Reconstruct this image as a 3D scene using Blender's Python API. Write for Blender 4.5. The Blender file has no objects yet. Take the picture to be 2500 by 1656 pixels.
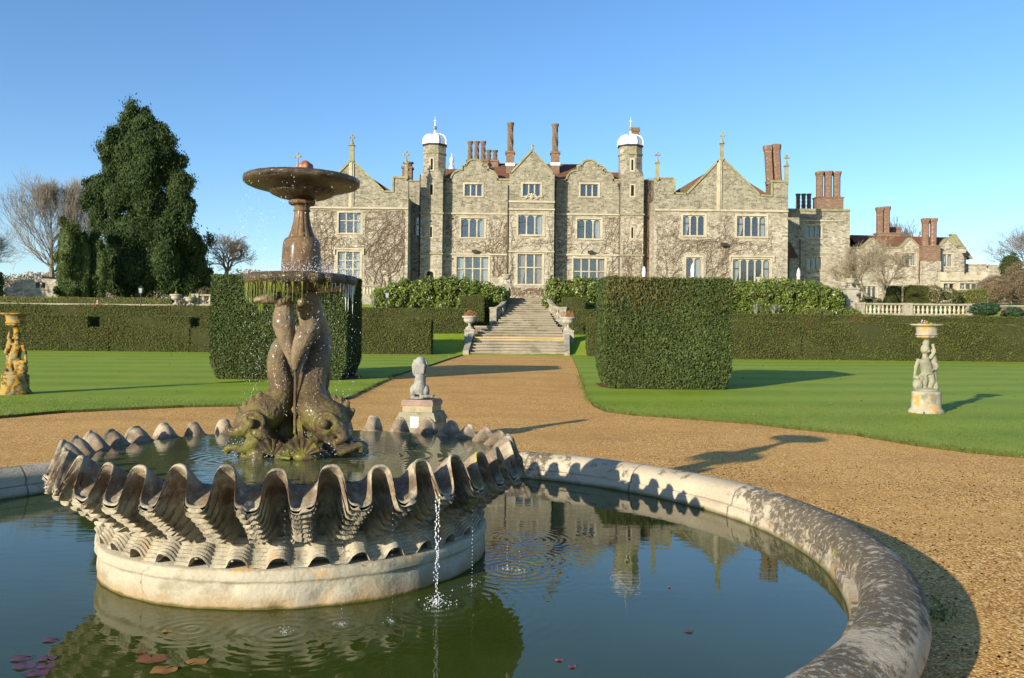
import bpy, math, random
import numpy as np
from mathutils import Vector, Matrix
from mathutils.geometry import tessellate_polygon
R=math.radians; PI=math.pi; sin=math.sin; cos=math.cos
rng=np.random.default_rng(7); rnd=random.Random(11)
sc=bpy.context.scene; COL=sc.collection
# ------------------------------------------------------------ camera model
F=2300.0; PIT=math.atan(43/2300); ROLL=.0106; EYE=1.75
cp,sp,cr,sr=cos(PIT),sin(PIT),cos(ROLL),sin(ROLL)
def ray(px,py):
    u=px-1250; v=py-828
    u0=u*cr+v*sr; v0=-u*sr+v*cr
    return u0, F*cp-v0*sp, -F*sp-v0*cp
def W(px,py,Y):
    x,y,z=ray(px,py); t=Y/y
    return x*t, EYE+z*t
def P3(px,py,Y):
    x,z=W(px,py,Y); return (x,Y,z)
def G(px,py,z=0):
    x,y,w=ray(px,py); t=(z-EYE)/w
    return x*t, y*t
# wide-angle camera actually used: focal 2000 px, horizon at row 836.  Distances below were first
# surveyed with F, PIT; place_all() at the end carries every object over to the real layout
FN=2000.0; PITN=math.atan(8/2000); KX=F/FN; CZ=51/FN; PN=(-1.692,6.631)
cpn,spn=cos(PITN),sin(PITN)
def GN(px,py,z=0):
    u=px-1250; v=py-828; u0=u*cr+v*sr; v0=-u*sr+v*cr
    x,y,w=u0,FN*cpn+v0*spn,FN*spn-v0*cpn
    t=(z-EYE)/w; return x*t,y*t
def T3(V):
    V=np.array(V,float); o=V.copy(); o[...,0]=V[...,0]*KX; o[...,2]=EYE+(V[...,2]-EYE)*KX+CZ*V[...,1]; return o
def TF(V):
    V=np.array(V,float); o=V.copy(); o[...,0]=PN[0]+(V[...,0]+1.527)*1.10; o[...,1]=PN[1]+(V[...,1]-6.818)*1.10
    z=V[...,2]; o[...,0]-=.02*(z>.95); o[...,2]=np.where(z<.05,z,np.where(z<.8,.05+1.07*(z-.05),.8525+1.12*(z-.8))); return o
def TP(V):
    V=np.array(V,float); o=V.copy(); o[...,0]=PN[0]+(V[...,0]+1.527)*1.10; o[...,1]=PN[1]+(V[...,1]-6.818)*1.10; return o
def A(x,y): return 700+x/3.137, 260+y/3.137
def B(x,y): return 1200+x/3.137, 260+y/3.137
def C(x,y): return 1700+x/2.959, 300+y/2.959
def D(x,y): return x/2.903, 220+y/2.903
def rect(a,b,Y):
    """two opposite pixel corners -> x0,x1,z0,z1 on plane Y"""
    mx=(a[0]+b[0])/2; my=(a[1]+b[1])/2
    x0=W(a[0],my,Y)[0]; x1=W(b[0],my,Y)[0]; z1=W(mx,a[1],Y)[1]; z0=W(mx,b[1],Y)[1]
    return x0,x1,z0,z1
# ------------------------------------------------------------ objects
def tag(o,label=None,cat=None,group=None,kind=None):
    if label: o['label']=label
    if cat: o['category']=cat
    if group: o['group']=group
    if kind: o['kind']=kind
    return o
ORG={}
def thing(name,label,cat,loc=(0,0,0),group=None):
    o=bpy.data.objects.new(name,None); COL.objects.link(o); o.location=loc
    o.empty_display_size=.3; ORG[o]=Vector(loc)
    return tag(o,label,cat,group)
def dup(root,loc,rotz=0,label=None,scale=None):
    r=root.copy(); COL.objects.link(r); r.location=loc; r.rotation_euler=(0,0,rotz)
    if scale: r.scale=scale
    if label: r['label']=label
    def rec(s,d):
        for ch in list(s.children):
            c=ch.copy(); COL.objects.link(c); c.parent=d; rec(ch,c)
    rec(root,r); ORG[r]=Vector(loc)
    return r
class MB:
    def __init__(s): s.v=[]; s.f=[]; s.m=[]; s.sm=[]
    def add(s,vs,fs,mi=0,smooth=False):
        b=len(s.v); s.v.extend([tuple(p) for p in vs])
        for f in fs: s.f.append(tuple(b+i for i in f)); s.m.append(mi); s.sm.append(smooth)
        return s
    def box(s,x0,x1,y0,y1,z0,z1,mi=0):
        if x0>x1: x0,x1=x1,x0
        if y0>y1: y0,y1=y1,y0
        if z0>z1: z0,z1=z1,z0
        v=[(x0,y0,z0),(x1,y0,z0),(x1,y1,z0),(x0,y1,z0),(x0,y0,z1),(x1,y0,z1),(x1,y1,z1),(x0,y1,z1)]
        return s.add(v,[(0,3,2,1),(4,5,6,7),(0,1,5,4),(1,2,6,5),(2,3,7,6),(3,0,4,7)],mi)
    def frustum(s,cx,cy,z0,z1,w0,w1,d0=None,d1=None,mi=0):
        d0=w0 if d0 is None else d0; d1=w1 if d1 is None else d1
        v=[]
        for w,d,z in ((w0,d0,z0),(w1,d1,z1)):
            v+=[(cx-w/2,cy-d/2,z),(cx+w/2,cy-d/2,z),(cx+w/2,cy+d/2,z),(cx-w/2,cy+d/2,z)]
        return s.add(v,[(0,3,2,1),(4,5,6,7),(0,1,5,4),(1,2,6,5),(2,3,7,6),(3,0,4,7)],mi)
    def grid(s,nu,nv,fn,wrap=True,mi=0,smooth=True,flip=False):
        """fn(i,j)->point, i 0..nu (angular), j 0..nv"""
        nI=nu if wrap else nu+1
        vs=[fn(i,j) for j in range(nv+1) for i in range(nI)]
        fs=[]
        for j in range(nv):
            for i in range(nu):
                i2=(i+1)%nI if wrap else i+1
                q=(j*nI+i,j*nI+i2,(j+1)*nI+i2,(j+1)*nI+i)
                fs.append(q[::-1] if flip else q)
        return s.add(vs,fs,mi,smooth)
    def lathe(s,prof,n=32,c=(0,0,0),a0=0,mi=0,smooth=True,cap=True,lob=None):
        cx,cy,cz=c
        def fn(i,j):
            a=a0+2*PI*i/n; r,z=prof[j][:2]
            if lob: r*=1+lob(a,j)
            return (cx+r*cos(a),cy+r*sin(a),cz+z)
        s.grid(n,len(prof)-1,fn,True,mi,smooth)
        if cap:
            b=len(s.v)
            for j,rev in ((0,True),(len(prof)-1,False)):
                if prof[j][0]>1e-4:
                    vs=[fn(i,j) for i in range(n)]
                    fs=[tuple(range(n))[::-1] if rev else tuple(range(n))]
                    s.add(vs,fs,mi,False)
        return s
    def tube(s,pts,rad,n=6,mi=0,smooth=True,cap=True):
        pts=[Vector(p) for p in pts]; m=len(pts)
        if not hasattr(rad,'__len__'): rad=[rad]*m
        t=(pts[1]-pts[0]).normalized()
        ref=Vector((0,0,1)) if abs(t.z)<.9 else Vector((1,0,0))
        nrm=t.cross(ref).normalized(); rings=[]
        for k in range(m):
            if k==0: tt=pts[1]-pts[0]
            elif k==m-1: tt=pts[-1]-pts[-2]
            else: tt=pts[k+1]-pts[k-1]
            if tt.length<1e-9: tt=t
            tt=tt.normalized(); nrm=(nrm-tt*nrm.dot(tt))
            nrm=nrm.normalized() if nrm.length>1e-6 else tt.orthogonal().normalized()
            bn=tt.cross(nrm)
            rings.append([pts[k]+(nrm*cos(2*PI*i/n)+bn*sin(2*PI*i/n))*rad[k] for i in range(n)])
        vs=[p for r in rings for p in r]; fs=[]
        for k in range(m-1):
            for i in range(n):
                j=(i+1)%n; fs.append((k*n+i,k*n+j,(k+1)*n+j,(k+1)*n+i))
        s.add(vs,fs,mi,smooth)
        if cap: s.add(rings[0],[tuple(range(n))[::-1]],mi,smooth); s.add(rings[-1],[tuple(range(n))],mi,smooth)
        return s
    def ball(s,c,r,n=12,m=8,mi=0,rot=None):
        if not hasattr(r,'__len__'): r=(r,r,r)
        vs=[];c=Vector(c)
        for j in range(m+1):
            ph=PI*j/m
            for i in range(n):
                a=2*PI*i/n; p=Vector((r[0]*sin(ph)*cos(a),r[1]*sin(ph)*sin(a),-r[2]*cos(ph)))
                if rot is not None: p=rot@p
                vs.append(c+p)
        fs=[(j*n+i,j*n+(i+1)%n,(j+1)*n+(i+1)%n,(j+1)*n+i) for j in range(m) for i in range(n)]
        return s.add(vs,fs,mi,True)
    def wall(s,outline,holes,Y,th,mi=0,back=False):
        """vertical slab in the XZ plane, front at Y, thickness th behind it, real openings"""
        def area(p): return sum(p[i][0]*p[(i+1)%len(p)][1]-p[(i+1)%len(p)][0]*p[i][1] for i in range(len(p)))
        o=list(outline); o=o if area(o)>0 else o[::-1]
        hs=[h if area(h)<0 else list(h)[::-1] for h in holes]
        loops=[o]+hs; flat=[p for l in loops for p in l]
        tri=tessellate_polygon([[Vector((p[0],p[1],0)) for p in l] for l in loops])
        def orient(t):
            a,b,c=(flat[i] for i in t)
            ar=(b[0]-a[0])*(c[1]-a[1])-(c[0]-a[0])*(b[1]-a[1])
            return tuple(t) if ar>0 else tuple(t)[::-1]
        T=[orient(t) for t in tri]
        s.add([(p[0],Y,p[1]) for p in flat],T,mi)
        if back: s.add([(p[0],Y+th,p[1]) for p in flat],[t[::-1] for t in T],mi)
        for l in loops:
            n=len(l); vs=[(p[0],Y,p[1]) for p in l]+[(p[0],Y+th,p[1]) for p in l]
            s.add(vs,[(i,i+n,(i+1)%n+n,(i+1)%n) for i in range(n)],mi)
        return s
    def build(s,name,mats,parent=None,loc=None,origin=None):
        me=bpy.data.meshes.new(name)
        root=parent
        while root is not None and root.parent is not None: root=root.parent
        org=ORG.get(root,Vector((0,0,0))) if root is not None else Vector(loc if loc is not None else (0,0,0))
        me.from_pydata([(p[0]-org[0],p[1]-org[1],p[2]-org[2]) for p in s.v],[],s.f)
        if not isinstance(mats,(list,tuple)): mats=[mats]
        for m in mats: me.materials.append(m)
        me.polygons.foreach_set('material_index',s.m); me.polygons.foreach_set('use_smooth',s.sm)
        me.update()
        o=bpy.data.objects.new(name,me); COL.objects.link(o)
        if parent is not None: o.parent=parent
        else: o.location=org; ORG[o]=org
        return o
def bulk(name,V,Fc,mats,mi=None,parent=None,loc=None,smooth=False):
    """big quad meshes from numpy arrays"""
    me=bpy.data.meshes.new(name)
    root=parent
    while root is not None and root.parent is not None: root=root.parent
    org=ORG.get(root,Vector((0,0,0))) if root is not None else Vector(loc if loc is not None else (0,0,0))
    V=np.asarray(V,dtype=np.float32)-np.array(org,dtype=np.float32); Fc=np.asarray(Fc,dtype=np.int32)
    me.vertices.add(len(V)); me.vertices.foreach_set('co',V.ravel())
    me.loops.add(Fc.size); me.loops.foreach_set('vertex_index',Fc.ravel())
    me.polygons.add(len(Fc)); me.polygons.foreach_set('loop_start',np.arange(0,Fc.size,4,dtype=np.int32))
    me.polygons.foreach_set('loop_total',np.full(len(Fc),4,dtype=np.int32))
    if not isinstance(mats,(list,tuple)): mats=[mats]
    for m in mats: me.materials.append(m)
    if mi is not None: me.polygons.foreach_set('material_index',np.asarray(mi,dtype=np.int32))
    me.polygons.foreach_set('use_smooth',np.full(len(Fc),smooth))
    me.update(calc_edges=True); me.validate()
    o=bpy.data.objects.new(name,me); COL.objects.link(o)
    if parent is not None: o.parent=parent
    else: o.location=org; ORG[o]=org
    return o
class Q:
    """numpy quad collector"""
    def __init__(s): s.V=[]; s.F=[]; s.M=[]; s.n=0
    def add(s,V,Fc,mi=0):
        s.V.append(V); s.F.append(Fc+s.n); s.M.append(np.full(len(Fc),mi)); s.n+=len(V)
    def leaves(s,P,N,size,asp=.5,spread=.9,mi=0,updir=None,vary=.4):
        """pointed leaf faces at P, facing roughly N"""
        n=len(P); 
        if n==0: return
        nn=N+rng.normal(0,spread,(n,3)); nn/=np.linalg.norm(nn,axis=1,keepdims=True)+1e-9
        t=rng.normal(0,1,(n,3))
        if updir is not None: t=t*.5+np.array(updir)
        t-=nn*(t*nn).sum(1,keepdims=True); t/=np.linalg.norm(t,axis=1,keepdims=True)+1e-9
        b=np.cross(nn,t); L=(size*(1+rng.uniform(-vary,vary,n)))[:,None]
        V=np.stack([P-t*L*.5,P+b*L*asp*.5,P+t*L*.5,P-b*L*asp*.5],1).reshape(-1,3)
        s.add(V,np.arange(4*n).reshape(-1,4),mi)
    def cbox(s,x0,x1,y0,y1,z0,z1,mi=0):
        V=np.array([(x0,y0,z0),(x1,y0,z0),(x1,y1,z0),(x0,y1,z0),(x0,y0,z1),(x1,y0,z1),(x1,y1,z1),(x0,y1,z1)],float)
        s.add(V,np.array([(0,3,2,1),(4,5,6,7),(0,1,5,4),(1,2,6,5),(2,3,7,6),(3,0,4,7)]),mi)
    def cball(s,c,r,mi=0,n=14,m=10,rough=0.12):
        a=2*PI*np.arange(n)/n; ph=PI*np.arange(m+1)/m
        X=np.sin(ph)[:,None]*np.cos(a); Y=np.sin(ph)[:,None]*np.sin(a); Z=-np.cos(ph)[:,None]+0*a
        V=np.stack([X,Y,Z],2); k=1+rng.uniform(-rough,rough,V.shape[:2])[...,None]; V=V*k*np.array(r)+np.array(c)
        i=np.arange(n); f=[]
        for j in range(m): f.append(np.stack([j*n+i,j*n+(i+1)%n,(j+1)*n+(i+1)%n,(j+1)*n+i],1))
        s.add(V.reshape(-1,3),np.concatenate(f),mi)
    def tubes(s,segs,mi=0,n=3):
        """segs: array (k,8) x0 y0 z0 r0 x1 y1 z1 r1"""
        S=np.asarray(segs,float)
        if len(S)==0: return
        a=S[:,:3]; b=S[:,4:7]; t=b-a; t/=np.linalg.norm(t,axis=1,keepdims=True)+1e-9
        ref=np.where(np.abs(t[:,2:3])<.9,np.array([[0,0,1.]]),np.array([[1.,0,0]]))
        u=np.cross(t,ref); u/=np.linalg.norm(u,axis=1,keepdims=True)+1e-9; w=np.cross(t,u)
        ring=[]
        for p,r in ((a,S[:,3:4]),(b,S[:,7:8])):
            for i in range(n):
                ang=2*PI*i/n; ring.append(p+(u*cos(ang)+w*sin(ang))*r)
        V=np.stack(ring,1); k=len(S); base=(np.arange(k)*2*n)[:,None]
        Fs=[]
        for i in range(n):
            j=(i+1)%n; Fs.append(base+np.array([[i,j,n+j,n+i]]))
        s.add(V.reshape(-1,3),np.concatenate(Fs),mi)
    def build(s,name,mats,parent=None,loc=None,smooth=False):
        return bulk(name,np.concatenate(s.V),np.concatenate(s.F),mats,np.concatenate(s.M),parent,loc,smooth)
# ------------------------------------------------------------ materials
class NT:
    def __init__(s,name,near=False):
        s.mat=bpy.data.materials.new(name); s.mat.use_nodes=True; s.t=s.mat.node_tree
        s.b=s.t.nodes['Principled BSDF']; s._pos=None; s.near=near
    def n(s,typ,ins=None,**props):
        nd=s.t.nodes.new('ShaderNode'+typ)
        for k,v in props.items(): setattr(nd,k,v)
        for k,v in (ins or {}).items(): s.set(nd.inputs[k],v)
        return nd
    def set(s,sock,v):
        if isinstance(v,bpy.types.NodeSocket): s.t.links.new(v,sock)
        elif isinstance(v,(tuple,list)) and len(v)==3 and sock.type=='RGBA': sock.default_value=(*v,1)
        else: sock.default_value=v
    def pos(s):
        if s._pos is None:
            s._pos=s.n('NewGeometry').outputs['Position']
            if s.near:   # back to the fountain's own drawing units
                a=s.n('VectorMath',{0:s._pos,1:(PN[0],PN[1],.05)},operation='SUBTRACT').outputs[0]
                a=s.n('VectorMath',{0:a,1:(1/1.10,1/1.10,1/1.09)},operation='MULTIPLY').outputs[0]
                s._pos=s.n('VectorMath',{0:a,1:(-1.527,6.818,.05)},operation='ADD').outputs[0]
        return s._pos
    def scaled(s,sx,sy,sz,src=None):
        return s.n('VectorMath',{0:src or s.pos(),1:(sx,sy,sz)},operation='MULTIPLY').outputs[0]
    def noise(s,scale,det=4,rough=.55,vec=None,dist=0):
        return s.n('TexNoise',{'Vector':vec or s.pos(),'Scale':scale,'Detail':det,'Roughness':rough,'Distortion':dist}).outputs['Fac']
    def math(s,op,a,b=0,clamp=False):
        nd=s.n('Math',{0:a,1:b},operation=op); nd.use_clamp=clamp; return nd.outputs[0]
    def ramp(s,fac,stops,interp='LINEAR'):
        nd=s.n('ValToRGB',{'Fac':fac}); cr_=nd.color_ramp; cr_.interpolation=interp
        while len(cr_.elements)<len(stops): cr_.elements.new(.5)
        for e,(p,c) in zip(cr_.elements,stops):
            e.position=p; e.color=(*c,1) if hasattr(c,'__len__') else (c,c,c,1)
        return nd.outputs['Color']
    def step(s,fac,lo,hi):
        return s.n('MapRange',{'Value':fac,'From Min':lo,'From Max':hi}).outputs['Result']
    def mix(s,fac,a,b,mode='MIX'):
        nd=s.n('Mix',data_type='RGBA',blend_type=mode)
        s.set(nd.inputs[0],fac); s.set(nd.inputs[6],a); s.set(nd.inputs[7],b); return nd.outputs[2]
    def bump(s,h,strength=.5,dist=.02,normal=None):
        nd=s.n('Bump',{'Height':h,'Strength':strength,'Distance':dist})
        if normal is not None: s.set(nd.inputs['Normal'],normal)
        s.set(s.b.inputs['Normal'],nd.outputs[0]); return nd.outputs[0]
    def out(s,color=None,rough=None,spec=None,metal=None):
        if color is not None: s.set(s.b.inputs['Base Color'],color)
        if rough is not None: s.set(s.b.inputs['Roughness'],rough)
        if spec is not None: s.set(s.b.inputs['Specular IOR Level'],spec)
        if metal is not None: s.set(s.b.inputs['Metallic'],metal)
        return s.mat
def simple(name,cols,scale=3,bs=30,bump=.4,bd=.02,rough=.85,spec=.25,metal=0,det=6):
    t=NT(name); f=t.noise(scale,det,.6)
    k=len(cols); st=[(.28+.44*i/max(1,k-1),c) for i,c in enumerate(cols)]
    c=t.ramp(f,st)
    if bump: t.bump(t.noise(bs,5,.65),bump,bd)
    return t.out(c,rough,spec,metal)
def weathered(name,base,dark,lichen,dscale=2.,dark_lo=.5,dark_hi=.6,l_lo=.62,l_hi=.68,bump=.5,bs=25,rough=.9,bd=.02,lscale=6,spec=.2,base2=None):
    t=NT(name)
    n1=t.noise(dscale,8,.65); n2=t.noise(lscale,6,.6,vec=t.scaled(1,1,1.3)); n3=t.noise(40,4,.6)
    c=t.mix(t.step(t.noise(dscale*.6,3,.5),.35,.65),base,base2 or tuple(x*.8 for x in base))
    c=t.mix(t.step(n1,dark_lo,dark_hi),c,dark)
    c=t.mix(t.step(n2,l_lo,l_hi),c,lichen)
    c=t.mix(.35,c,t.ramp(n3,[(.3,.45),(.7,1.)]),'MULTIPLY')
    t.bump(t.math('ADD',t.noise(bs,6,.7),t.math('MULTIPLY',n1,.6)),bump,bd)
    return t.out(c,rough,spec)
def ashlar(name,cols,bw=.42,bh=.2,mort=(.32,.29,.22),upper=None,zs=None,bump=.6,jit=.05,msize=.018,patch=None):
    """rubble / brick coursing on vertical walls in any direction"""
    t=NT(name); sepn=t.n('SeparateXYZ',{0:t.pos()})
    x,y,z=sepn.outputs
    nj=t.n('TexNoise',{'Vector':t.pos(),'Scale':1.6,'Detail':3}).outputs['Color']
    jo=t.n('SeparateXYZ',{0:nj}).outputs
    u=t.math('ADD',t.math('ADD',x,y),t.math('MULTIPLY',jo[0],jit*6)); v=t.math('ADD',z,t.math('MULTIPLY',jo[1],jit*3))
    vec=t.n('CombineXYZ',{0:u,1:v}).outputs[0]
    br=t.n('TexBrick',{'Vector':vec,'Color1':(0,0,0),'Color2':(1,1,1),'Mortar':(.5,.5,.5),'Scale':1,'Mortar Size':msize,'Mortar Smooth':.3,'Bias':0,'Brick Width':bw,'Row Height':bh})
    br.offset=.5; br.squash=.7; br.squash_frequency=3
    k=len(cols); st=[((i+.5)/k,c) for i,c in enumerate(cols)]
    vor=t.n('TexVoronoi',{'Vector':t.n('VectorMath',{0:t.pos(),1:(1/bw,1/bw,1/bh)},operation='MULTIPLY').outputs[0],'Scale':.9})
    vsep=t.n('SeparateXYZ',{0:vor.outputs['Color']}).outputs
    f=t.math('ADD',t.math('MULTIPLY',t.n('SeparateXYZ',{0:br.outputs['Color']}).outputs[0],.25),t.math('MULTIPLY',vsep[0],.75))
    c=t.ramp(f,st)
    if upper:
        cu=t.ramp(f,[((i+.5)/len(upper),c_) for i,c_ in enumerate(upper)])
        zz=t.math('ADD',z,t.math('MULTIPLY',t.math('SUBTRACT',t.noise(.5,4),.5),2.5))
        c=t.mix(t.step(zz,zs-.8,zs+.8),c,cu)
    if patch: c=t.mix(t.step(t.noise(.7,6,.65),.52,.66),c,patch)
    c=t.mix(.35,c,t.ramp(t.noise(1.2,5,.7),[(.3,.5),(.7,1.)]),'MULTIPLY')
    c=t.mix(br.outputs['Fac'],c,mort)
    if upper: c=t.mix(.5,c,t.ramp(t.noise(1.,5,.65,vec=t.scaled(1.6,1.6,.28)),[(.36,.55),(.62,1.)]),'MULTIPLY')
    c=t.mix(.4,c,t.ramp(t.noise(18,4,.7),[(.3,.55),(.7,1.)]),'MULTIPLY')
    h=t.math('ADD',t.math('MULTIPLY',br.outputs['Fac'],-1.),t.math('MULTIPLY',t.noise(9,5,.7),.9))
    t.bump(h,bump,.05)
    return t.out(c,.92,.15)
M={}
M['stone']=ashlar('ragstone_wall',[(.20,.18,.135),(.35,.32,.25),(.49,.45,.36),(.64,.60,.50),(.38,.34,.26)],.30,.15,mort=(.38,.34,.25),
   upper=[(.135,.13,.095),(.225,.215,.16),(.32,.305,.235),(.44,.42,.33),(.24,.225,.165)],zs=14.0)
M['trim']=weathered('limestone_trim',(.50,.45,.335),(.34,.30,.21),(.30,.26,.15),1.2,.5,.66,.6,.7,bs=12,lscale=2)
M['coping']=weathered('lichened_coping_stone',(.33,.31,.20),(.20,.20,.12),(.30,.29,.12),1.5,.45,.6,.5,.66,bs=12,lscale=3)
M['brick']=ashlar('red_brick',[(.13,.06,.035),(.24,.10,.055),(.11,.065,.045),(.21,.12,.075),(.29,.19,.13)],.23,.075,mort=(.30,.25,.19),jit=.004,msize=.010,bump=.4)
M['chim']=ashlar('weathered_chimney_brick',[(.18,.11,.07),(.25,.15,.10),(.20,.16,.10),(.14,.10,.07)],.23,.08,mort=(.22,.19,.14),jit=.004,msize=.012,bump=.7)
M['tile']=ashlar('clay_roof_tile',[(.24,.08,.04),(.34,.12,.06),(.17,.075,.045),(.27,.14,.08)],.2,.12,mort=(.10,.06,.04),jit=.01,msize=.014,bump=.7,patch=(.20,.17,.09))
M['lead']=simple('pale_lead_sheet',[(.62,.64,.66),(.78,.79,.80)],2,20,.15,.01,.38,.5,.35)
M['iron']=simple('black_iron',[(.02,.02,.022),(.035,.033,.03)],6,30,.2,.005,.5,.4)
M['dark']=simple('dark_interior',[(.012,.012,.014),(.02,.02,.022)],1,5,0,.01,.9,.1)
M['curtain']=simple('cream_curtain_cloth',[(.60,.58,.52),(.72,.70,.65)],3,30,.2,.01,.9,.1)
M['curtain_pink']=simple('salmon_striped_curtain_cloth',[(.5,.28,.18),(.6,.45,.30)],6,30,.2,.01,.9,.1)
def leaded():
    t=NT('leaded_glass'); x,y,z=t.n('SeparateXYZ',{0:t.pos()}).outputs
    s=.15; a=t.math('FRACT',t.math('DIVIDE',t.math('ADD',x,t.math('MULTIPLY',z,.75)),s)); b=t.math('FRACT',t.math('DIVIDE',t.math('SUBTRACT',x,t.math('MULTIPLY',z,.75)),s))
    la=t.math('LESS_THAN',a,.11); lb=t.math('LESS_THAN',b,.11); lead=t.math('MAXIMUM',la,lb)
    wob=t.n('TexNoise',{'Vector':t.pos(),'Scale':7,'Detail':2}).outputs['Fac']
    bn=t.n('Bump',{'Height':wob,'Strength':.35,'Distance':.02}).outputs[0]
    gl=t.n('BsdfGlossy',{'Color':(.80,.78,.74),'Roughness':.06,'Normal':bn}).outputs[0]
    tr=t.n('BsdfTransparent',{'Color':(.75,.8,.8)}).outputs[0]
    m1=t.n('MixShader',{0:.24,1:tr,2:gl}).outputs[0]
    ld=t.n('BsdfDiffuse',{'Color':(.05,.055,.06)}).outputs[0]
    m2=t.n('MixShader',{0:lead,1:m1,2:ld}).outputs[0]
    t.t.links.new(m2,t.t.nodes['Material Output'].inputs['Surface']); return t.mat
M['glass']=leaded()
def foliage(name,cols,twig=(.10,.075,.045),rough=.55,spec=.35,trans=.25,big=.8,patch=None,plo=.6,phi=.75):
    t=NT(name); g=t.n('NewGeometry'); isl=g.outputs['Random Per Island']
    f=t.math('ADD',t.math('MULTIPLY',isl,.55),t.math('MULTIPLY',t.noise(big,4,.6),.5))
    k=len(cols); c=t.ramp(f,[(.2+.6*i/(k-1),cc) for i,cc in enumerate(cols)])
    if patch: c=t.mix(t.step(t.noise(.45,5,.7),plo,phi),c,patch)
    t.out(c,rough,spec)
    tl=t.n('BsdfTranslucent',{'Color':c}).outputs[0]
    mx=t.n('MixShader',{0:trans,1:t.b.outputs[0],2:tl}).outputs[0]
    t.t.links.new(mx,t.t.nodes['Material Output'].inputs['Surface']); return t.mat
M['yew']=foliage('yew_needles',[(.032,.046,.012),(.078,.098,.024),(.16,.165,.038)],big=1.3,rough=.75,spec=.15,patch=(.17,.10,.04),plo=.6,phi=.74)
M['yewdark']=foliage('dense_yew_needles',[(.024,.042,.012),(.050,.080,.022),(.10,.135,.035)],trans=.2,rough=.65,spec=.2,patch=(.075,.075,.02),plo=.5,phi=.8)
M['yewtip_and_lit_edge']=foliage('yew_tips_and_lit_hedge_edge',[(.06,.065,.018),(.11,.11,.03),(.16,.14,.045)])  # brownish shoots on the right block, painted sunlit strip on the hedge tops
M['twig']=simple('hedge_twigs',[(.030,.038,.014),(.055,.055,.022)],4,20,.6,.05,.95,.1)
M['laurel']=foliage('laurel_leaves',[(.05,.08,.012),(.11,.16,.025),(.20,.25,.045)],rough=.36,spec=.4,trans=.25,patch=(.20,.12,.04),plo=.62,phi=.75)
M['cypress']=foliage('cypress_foliage',[(.018,.036,.013),(.038,.068,.022),(.075,.105,.032)],trans=.2,big=.5,rough=.75,spec=.15,patch=(.09,.09,.035),plo=.62,phi=.78)
M['boxleaf']=foliage('box_hedge_leaves',[(.10,.12,.025),(.17,.19,.04),(.24,.24,.06)])
M['shrub']=foliage('mixed_shrub_leaves',[(.05,.07,.03),(.11,.12,.05),(.2,.17,.07)])
M['shrubbrown']=foliage('brown_winter_shrub',[(.12,.085,.06),(.20,.15,.10),(.27,.21,.13)],spec=.1)
M['ivy']=foliage('ivy_leaves',[(.015,.035,.018),(.03,.07,.03),(.06,.11,.05)],rough=.35)
M['blade']=foliage('grass_blades',[(.05,.085,.012),(.085,.12,.018),(.15,.17,.03)],trans=.15)
M['flax']=foliage('flax_blades',[(.12,.16,.08),(.25,.28,.18),(.42,.43,.32)],trans=.3)
M['redplant']=foliage('red_winter_heather',[(.3,.10,.05),(.42,.16,.07),(.14,.15,.04)],big=6)
M['pink']=simple('pink_petals',[(.6,.2,.35),(.7,.4,.5)],20,20,0)
M['lime']=foliage('lime_green_conifer',[(.22,.26,.04),(.34,.36,.06),(.42,.42,.1)],big=5)
M['bark']=simple('grey_brown_bark',[(.13,.10,.075),(.22,.17,.125)],4,25,.7,.04,.95,.1)
M['barkpale']=simple('pale_mossy_bark',[(.20,.17,.11),(.33,.28,.20)],4,25,.7,.04,.95,.1)
M['barkpurple']=simple('purple_brown_twigs',[(.14,.125,.105),(.215,.195,.165)],2,25,.4,.04,.95,.1)
M['vine']=simple('dry_vine_stems',[(.10,.07,.045),(.18,.13,.09)],3,25,.4,.02,.95,.1)
M['vinered']=simple('reddish_vine_stems',[(.22,.12,.09),(.32,.20,.15)],3,25,.4,.02,.95,.1)
M['step']=weathered('worn_step_stone',(.36,.32,.23),(.22,.20,.14),(.40,.36,.26),1.0,.48,.62,.6,.7,bs=14,lscale=3)
M['stepnose']=weathered('yellow_lichened_step',(.60,.45,.18),(.45,.36,.18),(.6,.52,.3),1.0,.5,.62,.6,.7,bs=14)
M['garden']=weathered('lichened_garden_stone',(.36,.335,.25),(.20,.185,.13),(.40,.34,.15),3,.5,.62,.64,.72,bs=25,lscale=5)
M['urn']=weathered('pale_urn_stone',(.40,.38,.31),(.24,.225,.18),(.40,.38,.26),4,.52,.66,.66,.72,bs=30,lscale=7)
M['orange']=weathered('orange_lichened_stone',(.27,.24,.15),(.085,.07,.035),(.42,.225,.025),5,.46,.55,.50,.57,bs=30,lscale=8,base2=(.30,.23,.08))
M['cherub']=weathered('grey_green_figure_stone',(.32,.31,.22),(.20,.20,.14),(.44,.38,.2),5,.5,.62,.68,.76,bs=30,lscale=7)
M['plinth']=weathered('pale_plinth_with_orange_lichen',(.40,.37,.28),(.22,.20,.14),(.48,.27,.06),4,.50,.62,.54,.62,bs=30,lscale=5)
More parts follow.
